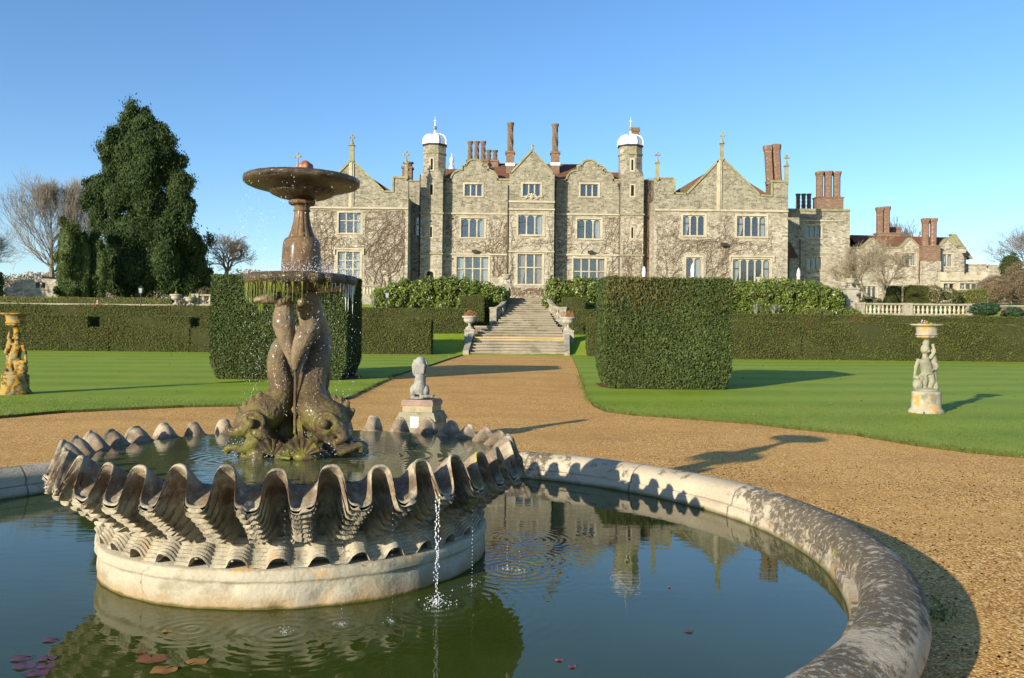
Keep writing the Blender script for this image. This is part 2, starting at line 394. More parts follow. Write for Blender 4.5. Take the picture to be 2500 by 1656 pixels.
# ------------------------------------------------------------ more materials
def coping_mat():
    t=NT('pool_coping_cement'); p=t.pos()
    cx,cy=PN
    # joints every ~1.4 m round the ring and streaky grey-black lichen
    st=t.noise(2.2,9,.72,vec=t.scaled(1,1,1)); st2=t.noise(9,6,.7); big=t.noise(.45,3,.5)
    lic=t.math('ADD',t.math('ADD',t.math('MULTIPLY',st,.55),t.math('MULTIPLY',st2,.35)),t.math('MULTIPLY',big,.45))
    base=t.mix(t.step(t.noise(1.5,5,.6),.35,.7),(.56,.48,.345),(.45,.38,.265))
    x,y,z=t.n('SeparateXYZ',{0:p}).outputs
    up=t.step(z,.16,.30)   # lichen colonises the rounded top
    near=t.step(y,8.6,6.0)
    amt=t.math('ADD',t.math('MULTIPLY',up,.05),t.math('MULTIPLY',near,.06))
    m=t.step(t.math('ADD',lic,amt),.725,.775)
    c=t.mix(m,base,t.mix(t.noise(14,5,.7),(.060,.050,.030),(.24,.20,.135))); 
    c=t.mix(t.math('MULTIPLY',t.step(t.noise(3.2,8,.7),.6,.68),near),c,(.25,.22,.06))
    c=t.mix(t.math('MULTIPLY',t.step(t.noise(26,4,.6),.56,.62),m),c,(.42,.38,.30))
    c=t.mix(t.math('MULTIPLY',t.step(t.noise(2.6,6,.65,vec=t.scaled(1,1,3)),.56,.6),t.step(z,.20,.13)),c,(.42,.30,.16))
    c=t.mix(t.step(t.math('ADD',z,t.math('MULTIPLY',t.noise(5,4),.05)),.115,.075),c,(.13,.12,.05))
    ang=t.math('ARCTAN2',t.math('SUBTRACT',y,cy),t.math('SUBTRACT',x,cx))
    fr=t.math('FRACT',t.math('ADD',t.math('MULTIPLY',ang,2.7),t.math('MULTIPLY',t.noise(3,3),.06)))
    jt=t.math('LESS_THAN',fr,.012)
    c=t.mix(t.math('MULTIPLY',jt,.75),c,(.10,.09,.07))
    c=t.mix(.4,c,t.ramp(t.noise(60,4,.6),[(.3,.5),(.7,1.)]),'MULTIPLY')
    h=t.math('ADD',t.math('ADD',t.noise(40,5,.7),t.math('MULTIPLY',st,1.2)),t.math('MULTIPLY',jt,-2.))
    t.bump(h,.9,.016); return t.out(c,.9,.2)
def base_mat():
    t=NT('fountain_base_render',True); x,y,z=t.n('SeparateXYZ',{0:t.pos()}).outputs
    c=t.mix(t.step(t.noise(1.3,5,.6),.35,.65),(.50,.46,.35),(.40,.36,.26))
    c=t.mix(t.math('MULTIPLY',t.step(t.noise(2.2,8,.7,vec=t.scaled(1,1,1.6)),.53,.64),.85),c,(.30,.27,.18))
    c=t.mix(t.step(t.noise(3.4,6,.6),.60,.64),c,(.50,.36,.20))
    c=t.mix(t.math('MULTIPLY',t.math('MULTIPLY',t.step(z,.27,.30),t.step(t.noise(6,7,.75),.40,.60)),.75),c,(.20,.18,.13))
    wl=t.math('ADD',z,t.math('MULTIPLY',t.math('SUBTRACT',t.noise(2.,6,.7),.5),.5))
    c=t.mix(t.math('MULTIPLY',t.step(wl,.16,.04),.8),c,(.34,.21,.07))
    c=t.mix(t.step(t.math('ADD',z,t.math('MULTIPLY',t.noise(9,3),.03)),.085,.07),c,(.12,.10,.03))
    cr_=t.n('TexVoronoi',{'Vector':t.n('VectorMath',{0:t.pos(),1:t.n('TexNoise',{'Vector':t.pos(),'Scale':4,'Detail':4}).outputs['Color']},operation='ADD').outputs[0],'Scale':1.1},feature='DISTANCE_TO_EDGE').outputs['Distance']
    ck=t.math('MULTIPLY',t.math('LESS_THAN',cr_,.0045),t.step(t.noise(1.3,3),.5,.56))
    c=t.mix(t.math('MULTIPLY',ck,.7),c,(.12,.10,.07))
    c=t.mix(.35,c,t.ramp(t.noise(45,4,.65),[(.3,.5),(.7,1.)]),'MULTIPLY')
    t.bump(t.math('ADD',t.math('ADD',t.noise(16,7,.72),t.math('MULTIPLY',t.noise(3,5),1.)),t.math('MULTIPLY',ck,-1.)),.7,.02)
    return t.out(c,.9,.2)
def shell_mat():
    t=NT('shell_basin_stone',True); g=t.n('NewGeometry'); x,y,z=t.n('SeparateXYZ',{0:t.pos()}).outputs
    c=t.mix(t.step(t.noise(3,6,.65),.35,.65),(.56,.50,.36),(.34,.30,.21))
    c=t.mix(t.math('MULTIPLY',t.step(t.noise(5,7,.7),.48,.60),.9),c,(.12,.105,.08))
    c=t.mix(t.step(t.noise(4.1,5,.6),.62,.69),c,(.44,.36,.09))
    # iron-brown bed of the spouts, around the water line of the basin
    dx=t.math('SUBTRACT',x,PC[0]); dy=t.math('SUBTRACT',y,PC[1])
    rr=t.math('SQRT',t.math('ADD',t.math('MULTIPLY',dx,dx),t.math('MULTIPLY',dy,dy)))
    zz=t.math('ABSOLUTE',t.math('SUBTRACT',t.math('ADD',z,t.math('MULTIPLY',t.noise(9,4),.06)),.79))
    iron=t.math('MULTIPLY',t.math('MULTIPLY',t.step(zz,.085,.03),t.step(rr,1.36,1.44)),t.step(t.noise(12,5,.7),.3,.5))
    c=t.mix(t.math('MULTIPLY',iron,.75),c,(.15,.085,.04))
    c=t.mix(t.math('MULTIPLY',t.math('MULTIPLY',t.step(rr,1.57,1.50),t.step(z,.78,.82)),.55),c,(.27,.175,.105))
    c=t.mix(t.math('MULTIPLY',t.step(z,.55,.45),.5),c,(.46,.42,.32))
    c=t.mix(.6,c,t.ramp(t.noise(22,7,.75),[(.32,.3),(.68,1.)]),'MULTIPLY')
    t.bump(t.math('ADD',t.noise(35,6,.7),t.noise(9,4,.6)),.75,.014)
    return t.out(c,.8,.3)
def wet_mat(name,cols,green=.5,scale=4,rough=.22):
    t=NT(name,True); f=t.noise(scale,6,.62); k=len(cols)
    c=t.ramp(f,[(.3+.4*i/(k-1),cc) for i,cc in enumerate(cols)])
    x,y,z=t.n('SeparateXYZ',{0:t.pos()}).outputs
    gz=t.step(t.math('ADD',z,t.math('MULTIPLY',t.noise(7,5,.7),-.5)),1.05,.55)
    c=t.mix(t.math('MULTIPLY',t.math('MULTIPLY',gz,t.step(t.noise(8,5,.65),.48,.56)),green),c,(.19,.20,.012))
    c=t.mix(.45,c,t.ramp(t.noise(7,5,.7),[(.36,.35),(.62,1.)]),'MULTIPLY')
    c=t.mix(t.math('MULTIPLY',t.step(t.math('ADD',z,t.math('MULTIPLY',t.noise(5,4),.3)),1.5,1.85),.75 if name.startswith('wet_iron') else 0),c,(.30,.235,.14))
    c=t.mix(.5,c,t.ramp(t.noise(24,6,.75),[(.32,.3),(.68,1.)]),'MULTIPLY')
    t.bump(t.math('ADD',t.noise(60,6,.8),t.math('MULTIPLY',t.noise(16,5,.65),1.6)),1.,.012)
    t.set(t.b.inputs['Coat Weight'],.16); t.set(t.b.inputs['Coat Roughness'],.2)
    return t.out(c,rough,.5)
def grass_mat():
    t=NT('mown_lawn'); x,y,z=t.n('SeparateXYZ',{0:t.pos()}).outputs
    st=t.math('ADD',y,t.math('ADD',t.math('MULTIPLY',x,-.12),t.math('MULTIPLY',t.noise(.25,2),1.6)))
    band=t.n('MapRange',{'Value':t.math('SINE',t.math('MULTIPLY',st,2.1)),'From Min':-1,'From Max':1}).outputs[0]
    c=t.mix(band,(.180,.265,.014),(.265,.345,.030))
    c=t.mix(t.math('MULTIPLY',t.step(t.noise(.8,6,.65,vec=t.scaled(1,.45,1)),.45,.68),.7),c,(.28,.34,.03))
    c=t.mix(t.math('MULTIPLY',t.step(t.noise(60,3,.7,vec=t.scaled(1,.6,1)),.35,.7),.4),c,(.11,.19,.008))
    c=t.mix(t.math('MULTIPLY',t.step(t.noise(.22,4,.6),.5,.68),.35),c,(.30,.33,.05))
    c=t.mix(t.math('MULTIPLY',t.step(t.noise(7,5,.75),.42,.72),.35),c,(.10,.17,.012))
    t.bump(t.noise(90,4,.8),.35,.02); return t.out(c,.75,.2)
def gravel_mat():
    t=NT('pea_gravel')
    v=t.n('TexVoronoi',{'Vector':t.pos(),'Scale':62}); vc=t.n('SeparateXYZ',{0:v.outputs['Color']}).outputs
    c=t.ramp(vc[0],[(.05,(.22,.085,.018)),(.3,(.44,.205,.038)),(.55,(.63,.325,.065)),(.8,(.80,.46,.12)),(.95,(.95,.71,.33))])
    big=t.noise(.55,5,.6); c=t.mix(t.math('MULTIPLY',t.step(big,.4,.66),.5),c,(.70,.41,.11))
    c=t.mix(t.math('MULTIPLY',t.step(t.noise(.3,5,.65,vec=t.scaled(1,1.8,1)),.46,.66),.4),c,(.36,.17,.04))
    d=t.ramp(v.outputs['Distance'],[(.0,1.),(.6,.9),(.95,.45)]); c=t.mix(.7,c,d,'MULTIPLY')
    c=t.mix(t.math('MULTIPLY',t.step(t.noise(3,5,.6),.62,.8),.3),c,(.12,.15,.04))
    h=t.math('ADD',t.math('MULTIPLY',v.outputs['Distance'],-1.),t.math('MULTIPLY',vc[1],.5))
    t.bump(h,.5,.010); return t.out(c,.8,.25)
def water_mat(name,base,rings,amp=1.,sc_=6.,ior=1.33):
    t=NT(name); x,y,z=t.n('SeparateXYZ',{0:t.pos()}).outputs
    calm=t.step(t.noise(.5,3),.35,.7)
    h=t.math('MULTIPLY',t.math('MULTIPLY',t.noise(sc_,3,.5,vec=t.scaled(.7,2.,1)),calm),.5*amp)
    for (rx,ry,k,a,dec) in rings:
        dx=t.math('SUBTRACT',x,rx); dy=t.math('SUBTRACT',y,ry)
        r=t.math('SQRT',t.math('ADD',t.math('MULTIPLY',dx,dx),t.math('MULTIPLY',dy,dy)))
        r=t.math('ADD',r,t.math('MULTIPLY',t.noise(3.5,3),.10))
        e=t.math('EXPONENT',t.math('MULTIPLY',r,-dec))
        h=t.math('ADD',h,t.math('MULTIPLY',t.math('MULTIPLY',t.math('SINE',t.math('MULTIPLY',r,k)),e),a))
    t.bump(h,1.,.012)
    c=t.mix(t.step(t.noise(.9,4),.35,.7),base,tuple(q*1.35 for q in base))
    t.b.inputs['IOR'].default_value=ior
    return t.out(c,.02,.5)
PC=(-1.527,6.818)
M['coping_ring']=coping_mat(); M['base']=base_mat(); M['shell']=shell_mat()
M['wetbrown']=wet_mat('wet_iron_brown_stone',[(.045,.027,.009),(.125,.078,.022),(.24,.16,.05)],.9,rough=.42)
M['wetbowl']=wet_mat('wet_dark_bowl_stone',[(.035,.025,.012),(.08,.055,.022),(.13,.10,.03)],.6)
M['wetpale']=wet_mat('wet_buff_stone',[(.060,.032,.013),(.15,.085,.033),(.29,.19,.085)],.3,rough=.55)
M['wetbuff']=wet_mat('damp_buff_stone',[(.13,.09,.045),(.26,.19,.105),(.36,.29,.175)],.3,rough=.6)
M['algae']=simple('green_algae',[(.045,.075,.004),(.10,.13,.008),(.15,.13,.014)],20,50,.4,.01,.3,.5)
M['rust']=simple('rusty_spout',[(.20,.06,.02),(.32,.11,.04)],8,40,.5,.01,.35,.5)
M['grass']=grass_mat(); M['gravel']=gravel_mat()
M['turfedge']=simple('turf_edge',[(.035,.035,.012),(.07,.085,.02),(.10,.075,.035)],9,30,.8,.03,.95,.1)
M['soil']=simple('leaf_litter_soil',[(.10,.06,.035),(.19,.10,.06)],6,30,.8,.03,.95,.1)
def icy(name,col,tr=.5):
    t=NT(name); t.b.inputs['Transmission Weight'].default_value=tr; t.b.inputs['IOR'].default_value=1.33
    return t.out(col,.12,.6)
M['drop']=icy('falling_water',(.93,.96,1),.0); M['drop'].node_tree.nodes['Principled BSDF'].inputs['Alpha'].default_value=.72; M['ice']=icy('ice',(.82,.90,.96),.45)
# ------------------------------------------------------------ world, sun, camera
AZ=R(41); EL=R(15.8)   # light travels toward +Y / +X
w=bpy.data.worlds.new('World'); sc.world=w; w.use_nodes=True; nt=w.node_tree
bg=nt.nodes['Background']; sky=nt.nodes.new('ShaderNodeTexSky'); sky.sky_type='NISHITA'
sky.sun_disc=False; sky.sun_elevation=EL
# sun sits at direction (-sin AZ, -cos AZ)
sky.sun_rotation=PI+AZ
sky.altitude=50; sky.air_density=1.0; sky.dust_density=.35; sky.ozone_density=3.0
hs=nt.nodes.new('ShaderNodeHueSaturation'); hs.inputs['Saturation'].default_value=1.13; nt.links.new(sky.outputs[0],hs.inputs['Color']); mu=nt.nodes.new('ShaderNodeMix'); mu.data_type='RGBA'; mu.blend_type='MULTIPLY'; mu.inputs[0].default_value=1; mu.inputs[7].default_value=(1.,1.,1.06,1); nt.links.new(hs.outputs[0],mu.inputs[6]); nt.links.new(mu.outputs[2],bg.inputs['Color']); bg.inputs['Strength'].default_value=.126
sd=bpy.data.lights.new('sun','SUN'); sd.energy=5.0; sd.angle=R(.53); sd.color=(1,.885,.71)
so=bpy.data.objects.new('sun',sd); COL.objects.link(so)
ld=Vector((sin(AZ)*cos(EL),cos(AZ)*cos(EL),-sin(EL))); so.rotation_euler=ld.to_track_quat('-Z','Y').to_euler(); so.location=(-20,-20,15)
cd=bpy.data.cameras.new('camera'); cd.sensor_width=36; cd.lens=FN/2500*36; cd.clip_end=3000; cd.clip_start=.05
co=bpy.data.objects.new('camera',cd); COL.objects.link(co)
Fw=Vector((0,cpn,spn)); U=Vector((0,-spn,cpn)); Xr=Vector((1,0,0))
rx=Xr*cr+U*sr; up=-Xr*sr+U*cr
co.matrix_world=Matrix(((rx.x,up.x,-Fw.x,0),(rx.y,up.y,-Fw.y,0),(rx.z,up.z,-Fw.z,EYE),(0,0,0,1)))
sc.camera=co
sc.view_settings.view_transform='Standard'; sc.view_settings.look='None'; sc.view_settings.exposure=.75; sc.view_settings.gamma=1
sc.cycles.use_denoising=True; sc.cycles.max_bounces=8; sc.cycles.transparent_max_bounces=16
sc.cycles.caustics_reflective=False; sc.cycles.caustics_refractive=False
# ------------------------------------------------------------ ground
prof=[(-60,-.06),(46.5,-.06),(48.4,.03),(53,1.04),(57,1.3),(59.6,2.40),(66,2.55),(74,3.5),(80,3.7),(400,3.9),(2500,4)]
def tz(y):
    for (a,za),(b,zb) in zip(prof,prof[1:]):
        if y<=b: return za+(zb-za)*(y-a)/(b-a)
    return prof[-1][1]
ys=[-60,-20,0,20,40,46.5]+list(np.arange(47,82,.6))+[90,110,150,250,400,900,2500]
xs=[-1500,-600,-250,-120]+list(range(-60,61,6))+[120,250,600,1500]
def tzx(x,y):
    z=tz(y)
    if y>60: k=min(1,max(0,(-12-x)/6)); z=z*(1-k)+min(z,2.45)*k
    return z
m=MB(); vs=[(x,y,tzx(x,y)+.03*sin(x*1.7+y)*(46.5<y<80)) for y in ys for x in xs]; n=len(xs)
m.add(vs,[(j*n+i,j*n+i+1,(j+1)*n+i+1,(j+1)*n+i) for j in range(len(ys)-1) for i in range(n-1)],0,True)
tag(m.build('ground',M['grass']),kind='structure')
m=MB()
# gravel court and path, with a hole under the pool
ring=[((PN[0]+4.43*cos(2*PI*i/64))/KX,PN[1]+4.43*sin(2*PI*i/64)) for i in range(64)]
outer=[(-30,-6),(30,-6),(30,49),(-30,49)]
tri=tessellate_polygon([[Vector((*p,0)) for p in outer],[Vector((*p,0)) for p in ring[::-1]]])
fl=outer+ring[::-1]
m.add([(x,y,0) for x,y in fl],[t if ((fl[t[1]][0]-fl[t[0]][0])*(fl[t[2]][1]-fl[t[0]][1])-(fl[t[1]][1]-fl[t[0]][1])*(fl[t[2]][0]-fl[t[0]][0]))>0 else t[::-1] for t in tri])
tag(m.build('gravel_path',M['gravel']),kind='structure')
def lawn(name,edge_px,far):
    """edge_px: kerb line of the lawn seen in the photo; far: closing ground points"""
    e=[G(*p) for p in edge_px]; pts=[]
    for a,b in zip(e,e[1:]):
        k=max(1,int(math.hypot(b[0]-a[0],b[1]-a[1])/.25))
        for i in range(k):
            t=i/k; pts.append((a[0]+(b[0]-a[0])*t+rnd.uniform(-.012,.012),a[1]+(b[1]-a[1])*t+rnd.uniform(-.02,.02)))
    pts.append(e[-1]); edge=list(pts); pts+=far
    tri=tessellate_polygon([[Vector((*p,0)) for p in pts]])
    def o(t): 
        a,b,c=(pts[i] for i in t); return tuple(t) if (b[0]-a[0])*(c[1]-a[1])-(b[1]-a[1])*(c[0]-a[0])>0 else tuple(t)[::-1]
    m=MB(); m.add([(x,y,.05) for x,y in pts],[o(t) for t in tri],0)
    n=len(pts); m.add([(x,y,.05) for x,y in pts]+[(x,y,-.02) for x,y in pts],[(i,i+n,(i+1)%n+n,(i+1)%n) for i in range(n)],1)
    tag(m.build(name,[M['grass'],M['turfedge']]),kind='structure'); return edge
eR=lawn('lawn',[(1393,869),(1400,880),(1412,908),(1425,945),(1436,975),(1447,992),(1480,1007),(1560,1016),(1690,1025),(1830,1036),(1932,1048),(2080,1063),(2218,1087),(2360,1106),(2500,1119),(2700,1150)],
     [(30,14),(34,48.45),(3.2,48.45)])
eL=lawn('lawn',[(1126,869),(1090,880),(1052,893),(1010,905),(967,919),(910,945),(850,975),(780,990),(690,993),(581,993),(450,995),(317,1001),(160,1008),(0,1022),(-200,1040)],
     [(-40,20),(-40,48.45),(-2.6,48.45)])
def inside(poly,X,Y):
    c=np.zeros(len(X),bool); j=len(poly)-1
    for i in range(len(poly)):
        xi,yi=poly[i]; xj,yj=poly[j]
        hit=((yi>Y)!=(yj>Y))&(X<(xj-xi)*(Y-yi)/(yj-yi+1e-12)+xi); c^=hit; j=i
    return c
# ragged grass along the mown edges and a short pile over the nearest turf
q=Q()
def blades(P,h,n_seed=0):
    n=len(P); a=rng.uniform(0,2*PI,n); wd=.0035+rng.uniform(0,.003,n); hh=h*rng.uniform(.5,1.2,n)
    d=np.stack([np.cos(a),np.sin(a),0*a],1); le=rng.normal(0,.35,(n,2))*hh[:,None]
    top=P+np.stack([le[:,0],le[:,1],hh],1)
    V=np.stack([P-d*wd[:,None],P+d*wd[:,None],top+d*.0006,top-d*.0006],1).reshape(-1,3)
    q.add(V,np.arange(4*n).reshape(-1,4))
for edge in (eR,eL):
    pts=[]
    for a,b in zip(edge,edge[1:]):
        dist=(a[1]+b[1])/2; 
        if dist<6 or dist>30: continue
        L=math.hypot(b[0]-a[0],b[1]-a[1]); k=int(L*(260 if dist<14 else 120))
        t=rng.uniform(0,1,k); off=np.abs(rng.normal(0,.07,k))-.02
        nx,ny=-(b[1]-a[1])/L,(b[0]-a[0])/L
        cxm=a[0]+nx; sgn=1 if ((edge is eR) or True) else -1
        # interior side is away from the camera
        if ny<0: nx,ny=-nx,-ny
        pts.append(np.stack([a[0]+(b[0]-a[0])*t+nx*off,a[1]+(b[1]-a[1])*t+ny*off,np.where(off<0,.01,.045)],1))
    blades(np.concatenate(pts),.045)
k=70000; yy=rng.uniform(8.5,20,k); xx=rng.uniform(-1,1,k)*yy*.56
ok=inside(eR+[(30,14),(34,48),(3,48)],xx,yy)|inside(eL+[(-40,20),(-40,48)],xx,yy); blades(np.stack([xx[ok],yy[ok],np.full(ok.sum(),.048)],1),.022)
tag(q.build('grass_fringe',M['blade'],loc=(0,12,0)),'short ragged green grass along the lawn edges','grass',kind='stuff')
# loose pebbles on the gravel nearest the camera
q=Q(); k=5000
a=rng.uniform(0,1,k)**.7
y=2.6+a*9; x=rng.uniform(-1,1,k)*(.6*y)+0
r=np.hypot(x*KX-PN[0],y-PN[1]); ok=(r>4.55); x,y=x[ok],y[ok]; n=len(x)
ok=~(inside(eR+[(30,14),(34,48),(3,48)],x,y)|inside(eL+[(-40,20),(-40,48)],x,y)); x,y=x[ok],y[ok]; n=len(x)
s=rng.uniform(.004,.011,n); oc=np.array([(1,0,0),(0,1,0),(-1,0,0),(0,-1,0),(0,0,.6),(0,0,-.3)])
Vp=np.stack([x,y,s*.2],1)[:,None,:]+oc[None]*s[:,None,None]*rng.uniform(.7,1.4,(n,6,1))
fq=np.array([(0,1,4,4),(1,2,4,4),(2,3,4,4),(3,0,4,4)])
# octahedra as degenerate-free quads: two quads per stone
fq=np.array([(0,4,3,5),(1,4,0,5),(2,4,1,5),(3,4,2,5)])
q.add(Vp.reshape(-1,3),(np.arange(n)*6)[:,None,None].repeat(4,1)+0*fq[None]+fq[None] if False else ((np.arange(n)*6)[:,None,None]+fq[None]).reshape(-1,4))
def pebble_mat():
    t=NT('pebbles'); i=t.n('NewGeometry').outputs['Random Per Island']
    return t.out(t.ramp(i,[(.0,(.16,.08,.035)),(.35,(.30,.17,.07)),(.7,(.42,.27,.12)),(1,(.62,.52,.36))]),.7,.3)
tag(q.build('loose_pebbles',pebble_mat(),loc=(3,7,0)),'loose ochre pebbles lying on the gravel around the pool','gravel',kind='stuff')
# ------------------------------------------------------------ pool
WZ=.05; RP=3.74
drops=[]   # (x,y) where falling water meets the pool
def pxw(px,py): return GN(px,py,WZ)
rings=[(*pxw(467,1535),90,.16,6.5),(*pxw(690,1545),75,.16,3.6),(*pxw(834,1527),85,.10,5.),(*pxw(1068,1476),70,.30,4.0),
       (*pxw(1250,1390),75,.20,4.6),(*pxw(1290,1318),90,.12,5.5),(*pxw(1300,1365),85,.12,5.5)]
m=MB(); m.add([(PC[0]+RP*cos(2*PI*i/96),PC[1]+RP*sin(2*PI*i/96),WZ) for i in range(96)],[tuple(range(96))])
M['water']=water_mat('pool_water',(.032,.046,.007),rings,.32,5.)
tag(m.build('pool_water',M['water']),kind='structure')
pw=thing('pool_wall','weathered cement wall with rounded lichen-spotted coping encircling the pool','pool wall',(PC[0],PC[1],0))
def ringm(prof,name,mat,n=256,wob=.004):
    m=MB()
    ph=[rnd.uniform(0,6) for _ in range(4)]
    def fn(i,j):
        a=2*PI*i/n; r,z=prof[j]; r+=wob*(sin(a*7+ph[0]+j)+sin(a*19+ph[1])*.6)
        return (PC[0]+r*cos(a),PC[1]+r*sin(a),z+wob*.5*sin(a*11+ph[2]))
    m.grid(n,len(prof)-1,fn,True,0,True,flip=True); return m.build(name,mat,pw)
ringm([(3.725,-.2),(3.725,.02),(3.732,.09),(3.742,.155),(3.82,.158)],'inner_wall',M['coping_ring'])
cc=[(3.765,.162)]
for k in range(13):
    a=PI-k*PI/12; cc.append((3.95+.178*cos(a),.165+.18*max(0,sin(a))**.85))
cc+=[(4.12,.14),(4.095,.10),(4.09,-.4)]
ringm(cc,'coping',M['coping_ring'],wob=.005)
# ------------------------------------------------------------ fountain
FX,FY=PC
fo=thing('fountain','tiered stone fountain with scalloped shell basin, entwined fish and two dripping bowls','fountain',(FX,FY,0))
# drum
m=MB(); n=256
pr=[(1.352,-.15),(1.350,.05),(1.348,.14),(1.346,.205),(1.358,.215),(1.360,.222),(1.355,.270),(1.345,.281),(1.20,.283),(1.16,.283)]
chip=[(rnd.uniform(0,2*PI),rnd.uniform(.05,.2),rnd.uniform(.03,.09),rnd.uniform(.01,.03)) for _ in range(26)]
def fn(i,j):
    a=2*PI*i/n; r,z=pr[j]; r+=.005*sin(a*5)+.004*sin(a*13+1)+.003*sin(a*31+j)
    for ca,cz,cw,cdp in chip:
        d=((((a-ca+PI)%(2*PI))-PI)*1.35/cw)**2+((z-cz)/(cw*.8))**2
        if j<5 and d<4: r-=cdp*math.exp(-d)
    return (FX+r*cos(a),FY+r*sin(a),z)
pr2=[]
for (r0,z0),(r1,z1) in zip(pr,pr[1:]):
    kk=6 if z0<.2 and z0>0 else 1
    for t in range(kk): pr2.append((r0+(r1-r0)*t/kk,z0+(z1-z0)*t/kk))
pr2.append(pr[-1]); pr=pr2
def fn2(i,j):
    a=2*PI*i/n; r,z=pr[j]; r+=.005*sin(a*5)+.004*sin(a*13+1)+.003*sin(a*31)
    if z<.2:
        for ca,cz,cw,cdp in chip:
            d=((((a-ca+PI)%(2*PI))-PI)*1.35/cw)**2+((z-cz)/(cw*.8))**2
            if d<4: r-=cdp*math.exp(-d)
    return (FX+r*cos(a),FY+r*sin(a),z)
m.grid(n,len(pr)-1,fn2,True,0,True); m.build('base_drum',M['base'],fo)
m=MB(); m.lathe([(1.17,.28),(1.17,.45)],64,(FX,FY,0),cap=False); m.build('inner_core',M['base'],fo)
# carved stepped band with arched underside
NL=36; n=NL*20; lv=7; m=MB()
rows=[]
for k in range(lv):
    rows.append((k/lv,k)); rows.append(((k+.9)/lv,k))
def fb(i,j):
    a=2*PI*i/n; w=cos(NL*a+.6); w=w*(1.3-.3*w*w)
    t,k=rows[j]
    z=.287+.060*max(0,w+.15)**.6+.148*t-.04*t*max(0,w)
    r=1.338-.030*t+.016*w-k*.0085+.002*sin(a*97)
    z+=.002*sin(a*53+k*2)
    return (FX+r*cos(a),FY+r*sin(a),z)
m.grid(n,len(rows)-1,fb,True,0,False)
def fb2(i,j):
    p=fb(i,0); 
    if j==1: return p
    a=2*PI*i/n; r=math.hypot(p[0]-FX,p[1]-FY)-.05; return (FX+r*cos(a),FY+r*sin(a),p[2]+.003)
m.grid(n,1,fb2,True,0,False,flip=False); m.build('carved_band',M['base'],fo)
# shell basin: fluted, overhanging lip, stacked scales on every rib
n=NL*26; T=72
def flute(a,t=1):
    w=cos(NL*a); return math.tanh(1.6*w-.22-.65*(1-t))/.95
jl=[rnd.uniform(-1,1) for _ in range(NL)]
def lip(a):
    w=flute(a); k=int((a*NL/(2*PI)+.5))%NL; j=jl[k]
    # meander so the crest mushrooms over the hollow
    da=-.030*sin(2*NL*a)
    r=1.60-.045*w+.018*j+.004*sin(a*83); z=.805+.108*w+.015*j+.004*sin(a*67)
    return a-da*.30+.010*sin(5*a)+.007*sin(11*a+1),r,z,w,j
def outer(a,t):
    la,lr,lz,w,j=lip(a)
    w=flute(a,t)
    # body profile: steep at the foot, flaring at the lip
    f=t**1.12
    rb=1.255-.085*w*min(1,1.2) if True else 0
    r=rb+(lr-rb)*f; z=.452+(lz-.452)*t
    if w<.75:
        g=min(1,(.75-w)/.8); s=6.5*t+.5*(-cos(NL*a))+.15*j; fr=s-math.floor(s)
        r+=.055*g*(fr**1.5)*(1-max(0,(t-.93)/.07)); z-=.016*g*fr
    aa=a+(la-a)*t
    r+=.003*sin(a*61+t*20)+.002*sin(a*151+t*47)
    return FX+r*cos(aa),FY+r*sin(aa),z
def inner(a,t):
    la,lr,lz,w,j=lip(a)
    th=.026
    if t<.35:   # rounded lip
        q_=t/.35; ph=q_*PI; r=lr-th*(1-cos(ph))/2; z=lz+.014*sin(ph)
    else:
        q_=(t-.35)/.65; r0=lr-th; zt=.60; 
        # crest walls drop, valley beds run in level then drop
        if q_<.55:
            p=q_/.55; r=r0+(1.425-r0)*p; z=lz+(.808-lz)*(p if w<0 else p**1.7)
        else:
            p=(q_-.55)/.45; r=1.425-.10*p; z=.808+(zt-.808)*p
    aa=a+(la-a)*(1-t); r+=.002*sin(a*61+t*20)
    return FX+r*cos(aa),FY+r*sin(aa),z
m=MB()
m.grid(n,T,lambda i,j: outer(2*PI*i/n,j/T),True,0,True)
m.grid(n,22,lambda i,j: inner(2*PI*i/n,j/22),True,0,True)
m.build('shell_basin',M['shell'],fo)
m=MB(); m.add([(FX+1.424*cos(2*PI*i/128),FY+1.424*sin(2*PI*i/128),.800) for i in range(128)],[tuple(range(128))])
M['water2']=water_mat('basin_water',(.075,.080,.035),[(PN[0]+.55,PN[1]-.22,66,.12,3.),(PN[0]-.33,PN[1]-.5,72,.10,3.5)],.45,9.)
tag(m.build('basin_water',M['water2']),kind='structure')
# ---- entwined fish
def S(zx,zy,dy): return Vector(P3(500+zx/3.336,680+zy/3.336,FY+dy))
def spl(pts,k=6):
    P=[Vector(p) for p in pts]; out=[]
    for i in range(len(P)-1):
        p0=P[max(0,i-1)];p1=P[i];p2=P[i+1];p3=P[min(len(P)-1,i+2)]
        for s_ in range(k):
            t=s_/k; out.append(.5*((2*p1)+(p2-p0)*t+(2*p0-5*p1+4*p2-p3)*t*t+(3*p1-p0-3*p2+p3)*t**3))
    out.append(P[-1]); return out
def splr(rs,k=6):
    out=[]
    for a,b in zip(rs,rs[1:]): out+=[a+(b-a)*i/k for i in range(k)]
    return out+[rs[-1]]
def organic(o,voxel=.012,disp=.008,size=.06,sm=4):
    md=o.modifiers.new('remesh','REMESH'); md.mode='VOXEL'; md.voxel_size=voxel; md.use_smooth_shade=True
    s2=o.modifiers.new('smooth','SMOOTH'); s2.iterations=sm; s2.factor=.5
    if disp:
        tx=bpy.data.textures.new('carved','CLOUDS'); tx.noise_scale=size; tx.noise_depth=3
        d=o.modifiers.new('displace','DISPLACE'); d.texture=tx; d.strength=disp; d.texture_coords='GLOBAL'
